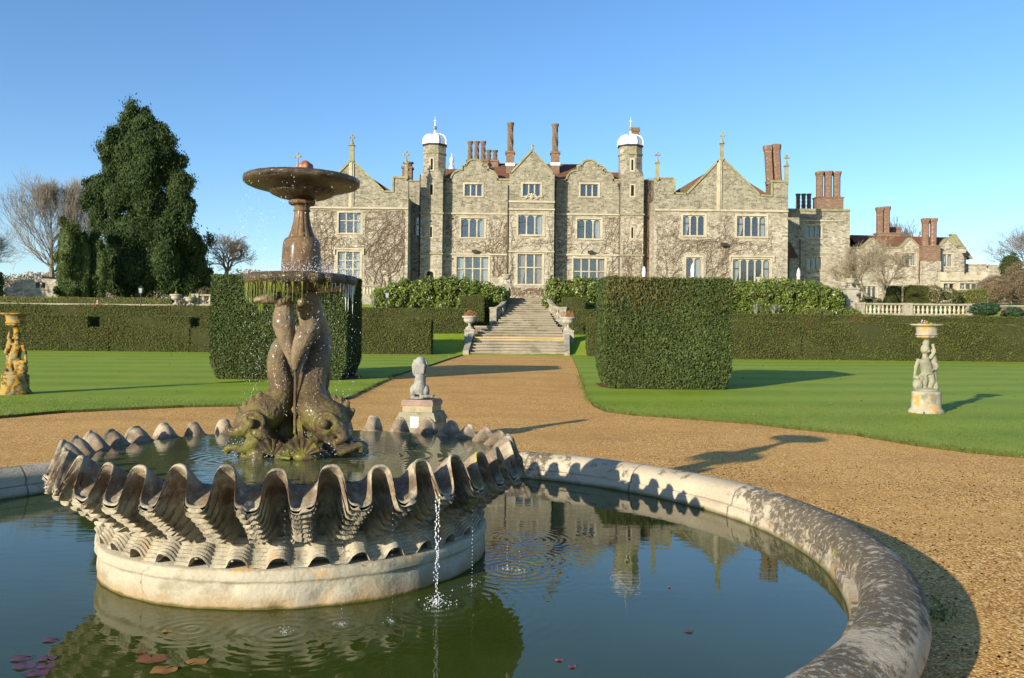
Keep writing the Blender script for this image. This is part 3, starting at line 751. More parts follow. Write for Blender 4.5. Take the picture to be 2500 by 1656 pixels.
def fish(pts,snout,lower,eyep,crown,mat,parent,cheek,fluke=None,extra=()):
    """pts: [(point, radius)] from head to tail"""
    m=MB(); P=spl([p for p,_ in pts]); Rr=splr([r for _,r in pts])
    m.tube(P,Rr,16)
    m.ball(pts[0][0],(pts[0][1]*1.08,pts[0][1]*1.0,pts[0][1]*.98),18,12)
    m.ball(cheek,.085,14,10)
    for c,r in extra: m.ball(c,(r,r,r*1.2),14,10)
    # upper snout and lower jaw scrolls
    m.tube(spl(snout[0]),splr(snout[1]),10); m.tube(spl(lower[0]),splr(lower[1]),10)
    for c,h,d_ in crown: h*=.62; m.tube([c-Vector(d_)*h*.4,c+Vector(d_)*h*.5,c+Vector(d_)*h],[h*.62,h*.42,.010],7)
    # brow ridge
    e=eyep; m.tube([e+Vector((.078*cos(a),.02,.070*sin(a))) for a in np.linspace(-.5,PI+.7,12)],[.020]*12,6)
    if fluke:
        for a,b,wd in fluke:
            d_=(b-a); rot=d_.to_track_quat('Z','Y').to_matrix(); m.ball((a+b)/2,(wd,.025,d_.length*.56),14,12,rot=rot)
    # line of dorsal nodules
    o=m.build('fish',mat,parent); organic(o,.008,.010,.018,2)
    q_=MB(); q_.ball(eyep+Vector((0,-.012,0)),.034,12,8); q_.build('eye',mat,o)
    return o
def fan(name,h,rad,a0,a1,tilt,mat,parent,dy=-.03):
    """ribbed fan fin, hinge h, spread in the XZ plane and leaning out"""
    m=MB()
    def fn(side):
        def g(i,j):
            a=a0+(a1-a0)*i/36; r=rad*(.12+.88*j/8); rip=.012*sin(i*PI/2.6)*(j/8); sc_=.93+.07*abs(sin(i*PI/5.2))
            if j==8: r*=sc_
            return (h[0]+r*cos(a),h[1]+dy*(j/8)+rip+side+tilt*r,h[2]+r*sin(a))
        return g
    m.grid(36,8,fn(0),False,0,True); m.grid(36,8,fn(.016),False,0,True,flip=True)
    return m.build(name,mat,parent)
fl_=fish([(S(410,1190,-.25),.125),(S(500,1110,-.22),.128),(S(600,1020,-.16),.108),(S(640,900,-.12),.09),(S(612,770,-.10),.083),(S(606,650,-.10),.078),(S(640,555,-.10),.072),(S(705,505,-.03),.066),(S(760,470,.05),.06),(S(790,400,.08),.055)],
    ([S(390,1190,-.33),S(300,1240,-.36),S(240,1245,-.37),S(195,1205,-.36)],[.07,.045,.03,.018]),
    ([S(430,1300,-.33),S(330,1385,-.36),S(250,1375,-.38),S(178,1385,-.38),S(190,1420,-.36)],[.08,.035,.026,.022,.02]),
    S(400,1180,-.375),[(S(350,1075,-.24),.11,(-.2,0,1)),(S(400,1040,-.22),.12,(.0,0,1)),(S(455,1010,-.2),.13,(.1,0,1)),(S(535,985,-.18),.12,(-.1,0,1)),(S(310,1120,-.24),.10,(-.5,0,1))],
    M['wetbrown'],fo,S(470,1260,-.30),extra=[(S(630,1150,-.06),.095),(S(640,1260,-.06),.10)])
fr_=fish([(S(1020,1155,-.25),.140),(S(940,1090,-.22),.135),(S(890,1000,-.16),.112),(S(884,890,-.11),.100),(S(898,780,-.07),.100),(S(930,670,-.03),.092),(S(950,560,.02),.085),(S(925,470,.06),.078),(S(860,400,.08),.07),(S(830,300,.06),.065),(S(820,210,.02),.065)],
    ([S(1080,1200,-.33),S(1150,1260,-.34),S(1120,1310,-.36),S(1065,1330,-.37)],[.07,.045,.03,.02]),
    ([S(1020,1330,-.31),S(1090,1400,-.35),S(1180,1385,-.34),S(1270,1360,-.30),S(1275,1410,-.30)],[.07,.04,.033,.028,.025]),
    S(1000,1185,-.385),[(S(1070,1030,-.2),.12,(.1,0,1)),(S(1110,1040,-.2),.12,(.25,0,1)),(S(1150,1080,-.2),.12,(.5,0,1)),(S(1185,1120,-.2),.11,(.7,0,.8)),(S(990,1000,-.16),.09,(-.1,0,1))],
    M['wetbrown'],fo,S(1000,1230,-.30),fluke=[(S(600,200,-.14),S(730,200,-.12),.045),(S(610,140,-.26),S(415,190,-.30),.05),(S(600,190,-.24),S(740,160,-.22),.06),(S(760,190,-.2),S(860,200,-.18),.06),(S(990,930,-.05),S(1015,670,-.02),.03)],extra=[(S(850,1180,-.08),.105),(S(860,1280,-.08),.11)])
fb_=fish([(Vector((FX+.12,FY+.30,1.0)),.13),(Vector((FX+.06,FY+.22,1.15)),.125),(Vector((FX+.05,FY+.12,1.35)),.10),(Vector((FX+.13,FY+.08,1.6)),.08),(Vector((FX+.10,FY+.02,1.78)),.07),(Vector((FX+.05,FY,1.95)),.07)],
    ([Vector((FX+.15,FY+.40,.98)),Vector((FX+.18,FY+.5,.92))],[.07,.03]),([Vector((FX+.14,FY+.38,.88)),Vector((FX+.2,FY+.52,.84))],[.07,.03]),
    Vector((FX+.22,FY+.38,1.03)),[(Vector((FX+.1,FY+.35,1.1)),.11,(0,.3,1))],M['wetbrown'],fo,Vector((FX+.12,FY+.34,.93)))
m=MB(); m.tube(spl([S(735,640,-.2),S(752,780,-.22),S(752,1000,-.23),S(752,1180,-.24),S(748,1260,-.25),S(715,1330,-.27)]),.012,8)
m.build('tendril',M['wetbrown'],fo)
for pts_,rs_,lv_ in (([S(742,740,-.20),S(715,620,-.21),S(680,500,-.22),S(655,380,-.22),S(655,290,-.22),S(665,200,-.20)],[.018,.042,.062,.080,.074,.05],[(S(640,190,-.26),S(420,175,-.30),.045),(S(590,230,-.25),S(720,150,-.24),.055)]),
                     ([S(745,760,-.22),S(775,620,-.24),S(820,500,-.24),S(870,420,-.23),S(915,350,-.20)],[.016,.050,.070,.072,.035],[(S(760,210,-.20),S(850,190,-.18),.05)])):
    m=MB(); m.tube(spl(pts_),splr(rs_),14)
    for a,b,wd in lv_:
        rot=(b-a).to_track_quat('Z','Y').to_matrix(); m.ball((a+b)/2,(wd,.03,(b-a).length*.56),14,12,rot=rot)
    o=m.build('tail',M['wetbuff'],fo); organic(o,.009,.008,.03,2)
fan('pectoral_fin',S(560,1450,-.44),.13,R(-5),R(150),-.12,M['wetbrown'],fl_)
fan('pectoral_fin',S(800,1450,-.46),.14,R(20),R(175),-.12,M['wetbrown'],fr_)
# rocky mound the fish lie on
m=MB(); 
for k in range(60):
    a=2*PI*k/60+rnd.uniform(-.1,.1); rr=rnd.uniform(.18,.45); 
    m.ball((FX+rr*cos(a)*1.05+.03,FY+rr*sin(a),.79+rnd.uniform(-.01,.04)),(rnd.uniform(.04,.10),rnd.uniform(.04,.09),rnd.uniform(.02,.055)),8,6)
m.ball((FX,FY,.80),(.36,.36,.10),20,10)
o=m.build('rock_mound',M['wetbrown'],fo); organic(o,.014,.02,.04,1)
# middle bowl
m=MB()
pr=[(.10,1.945),(.16,1.948),(.22,1.955),(.30,1.972),(.365,1.985),(.392,2.005),(.400,2.035),(.392,2.062),(.37,2.070),(.35,2.058),(.30,2.045),(.15,2.04)]
def lobm(a,j): 
    k=1 if 2<=j<=7 else 0
    return k*(.018*cos(24*a)+.008*sin(37*a+j)+.006*sin(71*a))
m.lathe(pr,192,(FX,FY,0),lob=lobm); o=m.build('middle_bowl',M['wetbowl'],fo)
# stem / vase
m=MB()
pr=[(.141,2.045),(.143,2.12),(.140,2.20),(.136,2.26),(.132,2.300),(.122,2.325),(.106,2.338),(.098,2.342)]
m.lathe(pr,64,(FX,FY,0)); 
pr=[(.098,2.34),(.088,2.365),(.076,2.40),(.065,2.44),(.058,2.48),(.054,2.515),(.053,2.528)]
m.lathe(pr,96,(FX,FY,0),lob=lambda a,j: -.09*(max(0,cos(12*a))**2)*(1 if j<6 else 0))
m.lathe([(.053,2.528),(.062,2.532),(.062,2.540),(.054,2.546),(.055,2.56),(.062,2.575),(.066,2.58)],48,(FX,FY,0))
m.build('stem',M['wetpale'],fo)
m=MB(); m.lathe([(.060,2.575),(.088,2.578),(.096,2.590),(.094,2.603),(.070,2.618),(.055,2.628)],48,(FX,FY,0),lob=lambda a,j:.03*cos(11*a)); m.build('collar',M['wetpale'],fo)
m=MB()
pr=[(.05,2.615),(.11,2.620),(.17,2.632),(.215,2.652),(.232,2.668),(.238,2.672),(.30,2.688),(.37,2.706),(.408,2.722),(.418,2.738),(.418,2.758),(.410,2.768),(.39,2.770),(.37,2.762),(.25,2.735),(.10,2.725)]
m.lathe(pr,128,(FX,FY,0),lob=lambda a,j:(.035*abs(cos(12*a)) if 1<=j<=4 else 0)+(.006*sin(23*a)+.004*sin(61*a) if 8<=j<=12 else 0)); m.build('upper_bowl',M['wetbowl'],fo)
m=MB(); m.lathe([(.02,2.73),(.022,2.79),(.028,2.80),(.05,2.825),(.056,2.85),(.050,2.872),(.03,2.885),(.02,2.895),(.008,2.90)],24,(FX+.02,FY,0),lob=lambda a,j:.10*cos(6*a)*(2<j<7)); m.build('spout_cup',M['rust'],fo)
# algae strands below the middle bowl
m=MB()
for k in range(260):
    a=rnd.uniform(0,2*PI); r=.378+rnd.uniform(-.03,.012); L=rnd.uniform(.03,.13)*(1.15 if cos(a)<.45 else .5)
    x,y=FX+r*cos(a),FY+r*sin(a); z0=2.0
    m.tube([(x,y,z0),(x+rnd.uniform(-.006,.006),y,z0-L*.3),(x+rnd.uniform(-.008,.008),y,z0-L)],[.009,.0045,.002],5)
for zx,zy,L in ((450,200,.05),(470,210,.07),(455,230,.05),(480,190,.06)):
    p=S(zx,zy,-.2); m.tube([p,p-Vector((0,0,L))],[.010,.003],5)
tag(m.build('algae_strands',M['algae'],fo),kind='stuff')
m=MB()
for k in range(14):
    a=R(-42)+k*R(5)+rnd.uniform(-.03,.03); r=.385; L=rnd.uniform(.07,.22) if 3<k<9 else rnd.uniform(.02,.07)
    x,y=FX+r*cos(a),FY+r*sin(a); m.tube([(x,y,2.0),(x,y,2.0-L*.5),(x,y,2.0-L)],[.007,.0045,.001],6)
o=m.build('icicles',M['ice'],fo); tag(o,kind='stuff')
# ------------------------------------------------------------ moving water
q=Q()
def dropset(P,r,stretch):
    n=len(P); oc=np.array([(1,0,0),(0,1,0),(-1,0,0),(0,-1,0),(0,0,1.),(0,0,-1.)])
    V=P[:,None,:]+oc[None]*(r[:,None,None]*np.stack([np.ones(n),np.ones(n),stretch],1)[:,None,:])
    fq=np.array([(0,4,3,5),(1,4,0,5),(2,4,1,5),(3,4,2,5)]); q.add(V.reshape(-1,3),((np.arange(n)*6)[:,None,None]+fq[None]).reshape(-1,4))
def curtain(rad,z0,z1,k,rmin=.0018,rmax=.005,a0=0,a1=2*PI,jit=.02):
    st=rng.uniform(a0,a1,k//14+1); a=st[rng.integers(0,len(st),k)]+rng.normal(0,.012,k)
    z=z0-(z0-z1)*rng.uniform(0,1,k)**.8; rr=rad+rng.normal(0,jit,k)
    dropset(np.stack([FX+rr*np.cos(a),FY+rr*np.sin(a),z],1),rng.uniform(rmin,rmax,k),rng.uniform(1,3,k))
curtain(.415,2.73,2.1,480,.0010,.0026)
curtain(.385,2.0,.82,1000,.0010,.0024,jit=.03)
# splash over middle bowl
k=2600; a=rng.uniform(0,2*PI,k); rr=rng.uniform(.12,.42,k); z=2.06+np.abs(rng.normal(0,.05,k))
dropset(np.stack([FX+rr*np.cos(a),FY+rr*np.sin(a),z],1),rng.uniform(.0012,.0034,k),np.ones(k))
k=500; a=rng.uniform(0,2*PI,k); rr=rng.uniform(.4,.55,k); z=.81+np.abs(rng.normal(0,.04,k))
dropset(np.stack([FX+rr*np.cos(a),FY+rr*np.sin(a),z],1),rng.uniform(.0015,.004,k),np.ones(k))
tag(q.build('water_spray',M['drop'],loc=(FX,FY,.8)),'sparkling water drops dripping from the fountain bowls','water',kind='stuff')
# spouts from the basin lip on the right-hand side, one object each
spouts=[((1080,1205),(1066,1476),.0095,'thick broken stream of water falling from the shell lip into the green pool','big'),
        ((1160,1180),(1152,1432),.006,'thin dripping stream beside the thick one, right of it','t'),
        ((1240,1150),(1238,1390),.005,'fine stream falling near the right end of the shell basin','t'),
        ((1270,1140),(1268,1395),.004,'outermost fine trickle below the right tip of the shell basin','t'),
        ((845,1250),(834,1527),.004,'fine trickle falling in front of the pale drum, right of its middle','t'),
        ((960,1240),(956,1520),.0035,'faint trickle falling in front of the shaded part of the drum','t'),
        ((690,1262),(692,1545),.003,'faint trickle in front of the middle of the pale drum','t')]
for (a,b,r,lab,kd) in spouts:
    bx,by=GN(*b,WZ); q=Q(); q2=MB()
    zt=.755; k=90 if kd=='big' else 26
    t=np.linspace(0,1,k)**.85; 
    zz=zt-(zt-WZ)*t; o=rng.normal(0,.006 if kd=='big' else .0015,(k,2))*(.4+t[:,None])
    if kd=='big': o[:,0]+=np.where(np.arange(k)%2==0,.010,-.012)*(1-.6*t)
    dropset(np.stack([bx+o[:,0],by+o[:,1],zz],1),r*rng.uniform(.35,.6,k)*(1-.3*t),rng.uniform(1.2,2.6,k)*(1.4-.6*t))
    # splash crown
    ks=140 if kd=='big' else 26; aa=rng.uniform(0,2*PI,ks); rr=np.abs(rng.normal(0,.06 if kd=='big' else .03,ks)); hz=np.abs(rng.normal(0,.03 if kd=='big' else .012,ks))
    dropset(np.stack([bx+rr*np.cos(aa),by+rr*np.sin(aa),WZ+hz],1),rng.uniform(.0015,.0045 if kd=='big' else .003,ks),np.ones(ks))
    tag(q.build('water_stream',M['drop'],loc=(bx,by,WZ)),lab,'water stream','streams falling from the shell basin','stuff')
# floating leaves and lily pads
def leafpad(px,py,s,col,lab,cat):
    x,y=GN(px,py,WZ+.004); m=MB(); k=18; ph=rnd.uniform(0,6)
    pts=[(x,y,WZ+.006)]
    for i in range(k+1):
        a=ph+2*PI*i/k*.93; r=s*(1+.10*sin(5*a+ph)+rnd.uniform(-.04,.04)); pts.append((x+r*cos(a),y+r*sin(a)*.9,WZ+.004+.003*sin(3*a)))
    m.add(pts,[(0,i,i+1) for i in range(1,k+1)],0,True)
    tag(m.build('lily_pad' if cat=='lily pad' else 'floating_leaf',col,loc=(x,y,WZ)),lab,cat,'leaves floating on the pool')
pu=simple('purple_pad',[(.07,.03,.05),(.12,.05,.08)],8,20,.2,.005,.4); og=simple('orange_leaf',[(.20,.09,.025),(.32,.17,.05)],12,30,.3,.005,.6)
rd=simple('maroon_leaf',[(.13,.04,.025),(.2,.08,.04)],10,20,.3,.005,.5); pk=simple('crimson_leaf',[(.22,.05,.07),(.3,.08,.1)],10,20,.2,.005,.5)
for px,py,s,c,lab,cat in [(52,1607,.055,pu,'purple lily pad at the lower left, upper left of its cluster','lily pad'),(60,1626,.055,pu,'purple lily pad at the lower left, below another pad of its cluster','lily pad'),
    (115,1608,.045,pu,'purple lily pad at the lower left, upper right of its cluster','lily pad'),(112,1626,.045,pu,'purple lily pad at the lower left, right one of its cluster','lily pad'),
    (90,1642,.06,pu,'large dusky lily pad at the lower left, lowest of its cluster','lily pad'),(125,1562,.045,pu,'single purple lily pad above the lower left cluster','lily pad'),
    (190,1250,.05,pu,'flat purple lily pad left of the carved drum under the shell lip','lily pad'),(370,1608,.075,rd,'large maroon leaf afloat in front of the drum','leaf'),
    (345,1592,.03,rd,'small maroon leaf touching the large maroon leaf','leaf'),(400,1635,.065,og,'orange leaf below the large maroon leaf','leaf'),
    (482,1615,.055,og,'tan orange leaf right of the large maroon leaf','leaf'),(408,1541,.028,og,'small orange leaf beside the ripple rings near the drum','leaf'),
    (1365,1611,.022,pk,'small crimson leaf on open blue water, upper of two','leaf'),(1397,1627,.022,pk,'small crimson leaf on open blue water, lower of two','leaf'),
    (1680,1541,.03,pu,'lone violet leaf on the open water right of the reflected turret','leaf'),(1634,1434,.014,pk,'tiny pink petal beside the reflected turret dome','petal')]:
    leafpad(px,py,s,c,lab,cat)
# small weed growing at the foot of the pool wall
q=Q(); wx,wy=G(2290,1505,.0); k=120; P=np.array([wx,wy,.05])+rng.normal(0,1,(k,3))*np.array([.05,.05,.03]); P[:,2]=np.abs(P[:,2])
q.leaves(P,np.tile([0,-.3,1.],(k,1)),.03,.45); tag(q.build('weed',M['laurel'],loc=(wx,wy,0)),'small leafy weed in the shade at the foot of the pool wall','weed',kind='stuff')
# ------------------------------------------------------------ hedges
def hedge(name,label,boxes,leaf=.06,dens=500,mats=('yew','twig'),cat='hedge',group=None,faces='FLRT',jit=.03,tipmat=None,bulge=0,taper=0.,wave=.04):
    q=Q(); x0=min(b[0] for b in boxes); x1=max(b[1] for b in boxes); y0=min(b[2] for b in boxes); z0=min(b[4] for b in boxes)
    zmin=z0
    ph=rng.uniform(0,6,6)
    def warp(P):
        w=wave*(np.sin(P[:,0]*1.9+ph[0])+np.sin(P[:,2]*2.7+ph[1]+P[:,0])+np.sin(P[:,0]*.7+ph[2]))
        P=P.copy(); P[:,1]+=w*.8; P[:,2]+=wave*.5*np.sin(P[:,0]*1.3+ph[3])*(P[:,2]-zmin>.3)
        if taper:
            for b in boxes:
                pass
            zt=max(b[5] for b in boxes); cx=(x0+x1)/2; h=np.clip((zmin+.55-P[:,2])/.55,0,1)
            P[:,0]-=(P[:,0]-cx)*taper*h**1.5; cy=(boxes[0][2]+boxes[0][3])/2; P[:,1]-=(P[:,1]-cy)*taper*h**1.5
        return P
    for (a,b,c,d,e,f) in boxes:
        ins=.06
        if taper:
            # tapering core with a few rings
            zs=[e,e+.18,e+.4,f-ins]; sc_=[1-taper*1.02,1-taper*.6,1,1]; cx,cy=(x0+x1)/2,(c+d)/2
            for (za,sa),(zb,sb) in zip(zip(zs,sc_),zip(zs[1:],sc_[1:])):
                V=[]
                for z_,s_ in ((za,sa),(zb,sb)):
                    for X,Y in ((a+ins,c+ins),(b-ins,c+ins),(b-ins,d-ins),(a+ins,d-ins)): V.append((cx+(X-cx)*s_,cy+(Y-cy)*s_,z_))
                q.add(np.array(V),np.array([(0,3,2,1),(4,5,6,7),(0,1,5,4),(1,2,6,5),(2,3,7,6),(3,0,4,7)]),1)
        else: q.cbox(a+ins,b-ins,c+ins,d-ins,e,f-ins,1)
        for face in faces:
            if face in 'FB': A_=(b-a)*(f-e)
            elif face in 'LR': A_=(d-c)*(f-e)
            else: A_=(b-a)*(d-c)
            k=int(A_*dens*(.6 if face in 'TB' else 1)); 
            if k<1: continue
            u=rng.uniform(0,1,k); v=rng.uniform(0,1,k)
            dep=np.abs(rng.normal(0,jit,k))-jit*.5
            if face=='F': P=np.stack([a+(b-a)*u,c+dep,e+(f-e)*v],1); N=(0,-1,.15)
            if face=='B': P=np.stack([a+(b-a)*u,d-dep,e+(f-e)*v],1); N=(0,1,.15)
            if face=='L': P=np.stack([a+dep,c+(d-c)*u,e+(f-e)*v],1); N=(-1,0,.15)
            if face=='R': P=np.stack([b-dep,c+(d-c)*u,e+(f-e)*v],1); N=(1,0,.15)
            if face=='T': P=np.stack([a+(b-a)*u,c+(d-c)*v,f-dep],1); N=(0,0,1)
            # drop points that fall inside another box
            keep=np.ones(k,bool)
            for o in boxes:
                if o is (a,b,c,d,e,f): continue
                keep&=~((P[:,0]>o[0]+.12)&(P[:,0]<o[1]-.12)&(P[:,1]>o[2]+.12)&(P[:,1]<o[3]-.12)&(P[:,2]>o[4]-.1)&(P[:,2]<o[5]-.12))
            P=P[keep]; k=len(P)
            mi=0
            Nn=np.tile(np.array(N,float),(k,1))
            P=warp(P)
            q.leaves(P,Nn,leaf,.5,.75,0)
    if mats[0]=='yew':  # lighter tip leaves paint the sunlit strip along each hedge top
        for (a,b,c,d,e,f) in boxes:
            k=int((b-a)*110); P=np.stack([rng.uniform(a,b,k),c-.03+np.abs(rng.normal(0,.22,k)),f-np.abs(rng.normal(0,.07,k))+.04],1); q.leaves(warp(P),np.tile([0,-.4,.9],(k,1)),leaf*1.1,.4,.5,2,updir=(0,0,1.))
    return tag(q.build(name,[M[mats[0]],M[mats[1]],M['yewtip_and_lit_edge']],loc=((x0+x1)/2,y0,z0)),label,cat,group)
def gx(px,py,Y): return W(px,py,Y)[0]
# two great clipped yew blocks on the lawn
Yr=G(1570,955)[1]; x0=gx(1478,940,Yr); x1=gx(1783,940,Yr); zt=W(1620,680,Yr)[1]
BR=(x0,x1,Yr,Yr+2.6,.05,zt)
hedge('yew_block','huge squared yew block on the right lawn, brownish tips along its top, shading the grass',[BR],leaf=.062,dens=2600,mats=('yewdark','twig'),jit=.06,taper=.10,wave=.055,group='clipped yew blocks on the lawns')
Yl=G(700,932)[1]; x0=gx(514,900,Yl); x1=gx(884,900,Yl); zt=W(700,672,Yl)[1]
hedge('yew_block','huge squared yew block on the left lawn, half hidden behind the fountain',[(x0,x1-.45,Yl,Yl+2.6,.05,zt)],leaf=.062,dens=2400,mats=('yewdark','twig'),jit=.05,taper=.10,wave=.03,group='clipped yew blocks on the lawns')
def litter(name,x0,x1,y0,y1,z,lab):
    m=MB(); k=26; cx,cy=(x0+x1)/2,(y0+y1)/2
    m.add([(cx+(x1-x0)/2*(1+rnd.uniform(-.04,.05))*math.copysign(abs(cos(2*PI*i/k))**.5,cos(2*PI*i/k)),cy+(y1-y0)/2*(1+rnd.uniform(-.05,.05))*math.copysign(abs(sin(2*PI*i/k))**.5,sin(2*PI*i/k)),z) for i in range(k)],[tuple(range(k))])
    tag(m.build(name,M['soil']),kind='structure')
litter('bare_soil',BR[0]-.05,BR[1]+.1,Yr-.06,Yr+2.7,.056,'')
litter('bare_soil',x0+.1,x1-.3,Yl-.06,Yl+2.7,.056,'')
# bring brownish longer tips to the top of the right block
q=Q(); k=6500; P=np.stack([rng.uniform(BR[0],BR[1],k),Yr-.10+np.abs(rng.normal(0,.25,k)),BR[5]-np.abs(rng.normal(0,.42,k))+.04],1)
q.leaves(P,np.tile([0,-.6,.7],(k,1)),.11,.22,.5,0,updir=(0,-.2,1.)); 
o=q.build('young_shoots',M['yewtip_and_lit_edge'],loc=(0,Yr,BR[5])); 
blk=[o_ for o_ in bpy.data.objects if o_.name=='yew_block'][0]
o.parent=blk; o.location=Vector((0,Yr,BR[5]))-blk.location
for k_ in ('label','category','group','kind'):
    if k_ in o: del o[k_]
# long front hedge rows (with battlement notches)
def row(name,label,Y,dep,px0,px1,py_top,py_bot,notches,z0=None,**kw):
    mid=(px0+px1)/2; x0=gx(px0,py_top,Y); x1=gx(px1,py_top,Y); zt=W(mid,py_top+(0),Y)[1]
    z0_=.05 if z0 is None else z0
    bx=[]; cur=x0
    for (a,b,pn) in notches:
        xa,xb=gx(a,pn,Y),gx(b,pn,Y); zn=W((a+b)/2,pn,Y)[1]
        bx.append((cur,xa,Y,Y+dep,z0_,zt)); bx.append((xa,xb,Y,Y+dep,z0_,zn)); cur=xb
    bx.append((cur,x1,Y,Y+dep,z0_,zt))
    return hedge(name,label,bx,leaf=.07,dens=620,jit=.035,**kw)
HG='low clipped yew hedges below the terrace'
row('yew_hedge','long low yew hedge behind the left lawn with two dark square notches in its top',47.0,1.5,-60,1052,773.5,868,[(-40,8,797),(214,265,799),(463,514,799)],group=HG)
row('yew_hedge','long low yew hedge behind the right lawn with one lit square notch in its top',45.4,1.5,1770,2700,790,884,[(1959,2033,811)],group=HG)
hedge('yew_hedge','short yew hedge end peeping out left of the right yew block',[(gx(1434,830,47),gx(1800,830,47),47,48.2,.05,W(1450,777,47)[1])],leaf=.07,dens=620,taper=.02,group=HG)
row('yew_hedge','upper yew hedge row on the left bank, behind the notched one',53.0,1.2,-60,1152,748.5,815,[],z0=.95,group=HG)
row('yew_hedge','upper yew hedge row on the right bank, in front of the stone balustrade',52.0,1.2,1770,2700,771,815,[],z0=.8,group=HG)
hedge('yew_hedge','upper yew hedge just right of the steps, partly in the urn shadow',[(gx(1399,790,53),gx(1640,790,53),53,54.3,.95,W(1430,757,53)[1])],leaf=.07,dens=600,group=HG)
hedge('yew_cube','small clipped yew cube left of the steps, in front of the laurel',[(gx(1124,750,56),gx(1182,750,56),56,57.6,1.1,W(1155,723,56)[1])],leaf=.06,dens=700,cat='topiary',group='small yew cubes by the steps')
hedge('yew_cube','small clipped yew cube right of the steps, beside the curved balustrade',[(gx(1374,750,56),gx(1429,750,56),56,57.5,1.1,W(1400,728,56)[1])],leaf=.06,dens=700,cat='topiary',group='small yew cubes by the steps')
# low box hedge on the left terrace and its kerb
hedge('box_hedge','thin bright green box hedge along the far left terrace edge',[(gx(-40,735,61.5),gx(417,735,61.5),61.5,62.3,2.3,W(200,726.5,61.5)[1])],leaf=.06,dens=700,mats=('boxleaf','twig'),group='box hedges of the terrace')
x0,z0=W(-40,740,59.4); x1,_=W(425,743,59.4)
m=MB(); zc=W(200,741.5,59.4)[1]
m.box(x0,x1,59.4,59.75,1.2,zc-.14); m.box(x0,x1,59.34,59.8,zc-.138,zc,0); tag(m.build('terrace_wall',M['garden'],loc=((x0+x1)/2,59.4,1.3)),'pale stone coping of the terrace wall below the thin box hedge on the left','wall')
hedge('box_hedge','lime green box hedge in front of the cream bay window, left half of the pair',[(gx(2339,720,66),gx(2377,720,66),66,67,2.5,W(2358,710,66)[1])],leaf=.07,dens=500,mats=('boxleaf','twig'),group='box hedges of the terrace')
hedge('box_hedge','taller lime green box hedge beside brown shrubs near the right edge',[(gx(2378,720,65.5),gx(2414,720,65.5),65.5,66.6,2.5,W(2396,706,65.5)[1])],leaf=.07,dens=500,mats=('boxleaf','twig'),group='box hedges of the terrace')
hedge('yew_topiary','dark flat-topped yew topiary behind the stone balustrade',[(gx(2224,715,64),gx(2271,715,64),64,65.4,2.4,W(2248,697,64)[1])],leaf=.06,dens=700,cat='topiary',taper=.12)
hedge('yew_topiary','dark yew columns standing behind the bare tree',[(gx(2168,715,66),gx(2205,715,66),66,67,2.4,W(2186,697,66)[1])],leaf=.06,dens=600,cat='topiary',mats=('yewdark','twig'))
# ------------------------------------------------------------ loose bushes
def bush(name,label,blobs,mat,leaf,k,cat='shrub',group=None,spread=.8,asp=.45,core='twig',updir=None,loc=None,zmin=None,corek=.80):
    """blobs: (x,y,z,rx,ry,rz)"""
    q=Q()
    vol=np.array([b[3]*b[5]+b[3]*b[4] for b in blobs]); vol/=vol.sum()
    for b,f in zip(blobs,vol):
        c=np.array(b[:3]); r=np.array(b[3:])
        q.cball(c,r*corek,1)
        n=int(k*f); d=rng.normal(0,1,(n,3)); d/=np.linalg.norm(d,axis=1,keepdims=True)
        d[:,1]=np.where(rng.uniform(0,1,n)<.7,-np.abs(d[:,1]),d[:,1])
        # lumpy surface
        ph=rng.uniform(0,6,3); lump=1+.10*np.sin(d[:,0]*5+ph[0])*np.sin(d[:,2]*6+ph[1])+.06*np.sin(d[:,1]*11+ph[2]+d[:,2]*9)
        P=c+d*r*(lump*(1-np.abs(rng.normal(0,.08,n))+.02))[:,None]
        if zmin is not None: P=P[P[:,2]>zmin]; 
        q.leaves(P,(P-c)/r,leaf,asp,spread,0,updir=updir)
    b=blobs[0]; loc=loc or (b[0],b[1],zmin if zmin is not None else b[2]-b[5])
    return tag(q.build(name,[M[mat],M[core]],loc=loc),label,cat,group)
def laurel(label,px0,px1,pyt,pyb,Y,drop=0,k=9000,endr=0,seed=3):
    r_=random.Random(seed); bl=[]; n=max(4,int((px1-px0)/28))
    x0=gx(px0,pyt,Y); x1=gx(px1,pyt,Y)
    for i in range(n):
        f=(i+.5)/n; x=x0+(x1-x0)*f
        zt=W(px0+(px1-px0)*f,pyt,Y)[1]-drop*(abs(2*f-1)**3)+r_.uniform(-.08,.10); zb=2.0
        w=(x1-x0)/n*.95
        bl.append((x,Y+1.4+r_.uniform(-.15,.15),(zt+zb)/2+.35,w,1.45,(zt-zb)/2-.35)); bl.append((x+r_.uniform(-.2,.2),Y+1.2,zb+(zt-zb)*.25,w,1.35,(zt-zb)*.42))
    return bush('laurel_bush',label,bl,'laurel',.17,k,group='glossy laurel bushes on the terrace bank',asp=.5,loc=((x0+x1)/2,Y+1.4,1.4),corek=.86)
laurel('broad glossy laurel bush left of the steps, below the mullioned windows',912,1232,676,748,57.5,.7,19000,seed=1)
laurel('glossy dark laurel bush right of the steps, running behind the yew block',1342,1610,675,748,58,.15,13000,seed=2)
laurel('long glossy laurel bush right of the yew block, ending by the stone pier',1745,2062,680,760,57.5,.75,19000,seed=4)
def single(px,py0,py1,w,Y,mat,label,k,leaf,name='shrub',cat='shrub',ry=None,**kw):
    x,zb=W(px,py1,Y); _,zt=W(px,py0,Y); rx_=w*Y/F/2
    return bush(name,label,[(x,Y+(ry or rx_),(zb+zt)/2,rx_,ry or rx_,(zt-zb)/2)],mat,leaf,k,cat,loc=(x,Y+(ry or rx_),zb),**kw)
single(1998,752,775,78,55,'boxleaf','low domed grey-green shrub at the foot of the right laurel',1800,.06,ry=.8)
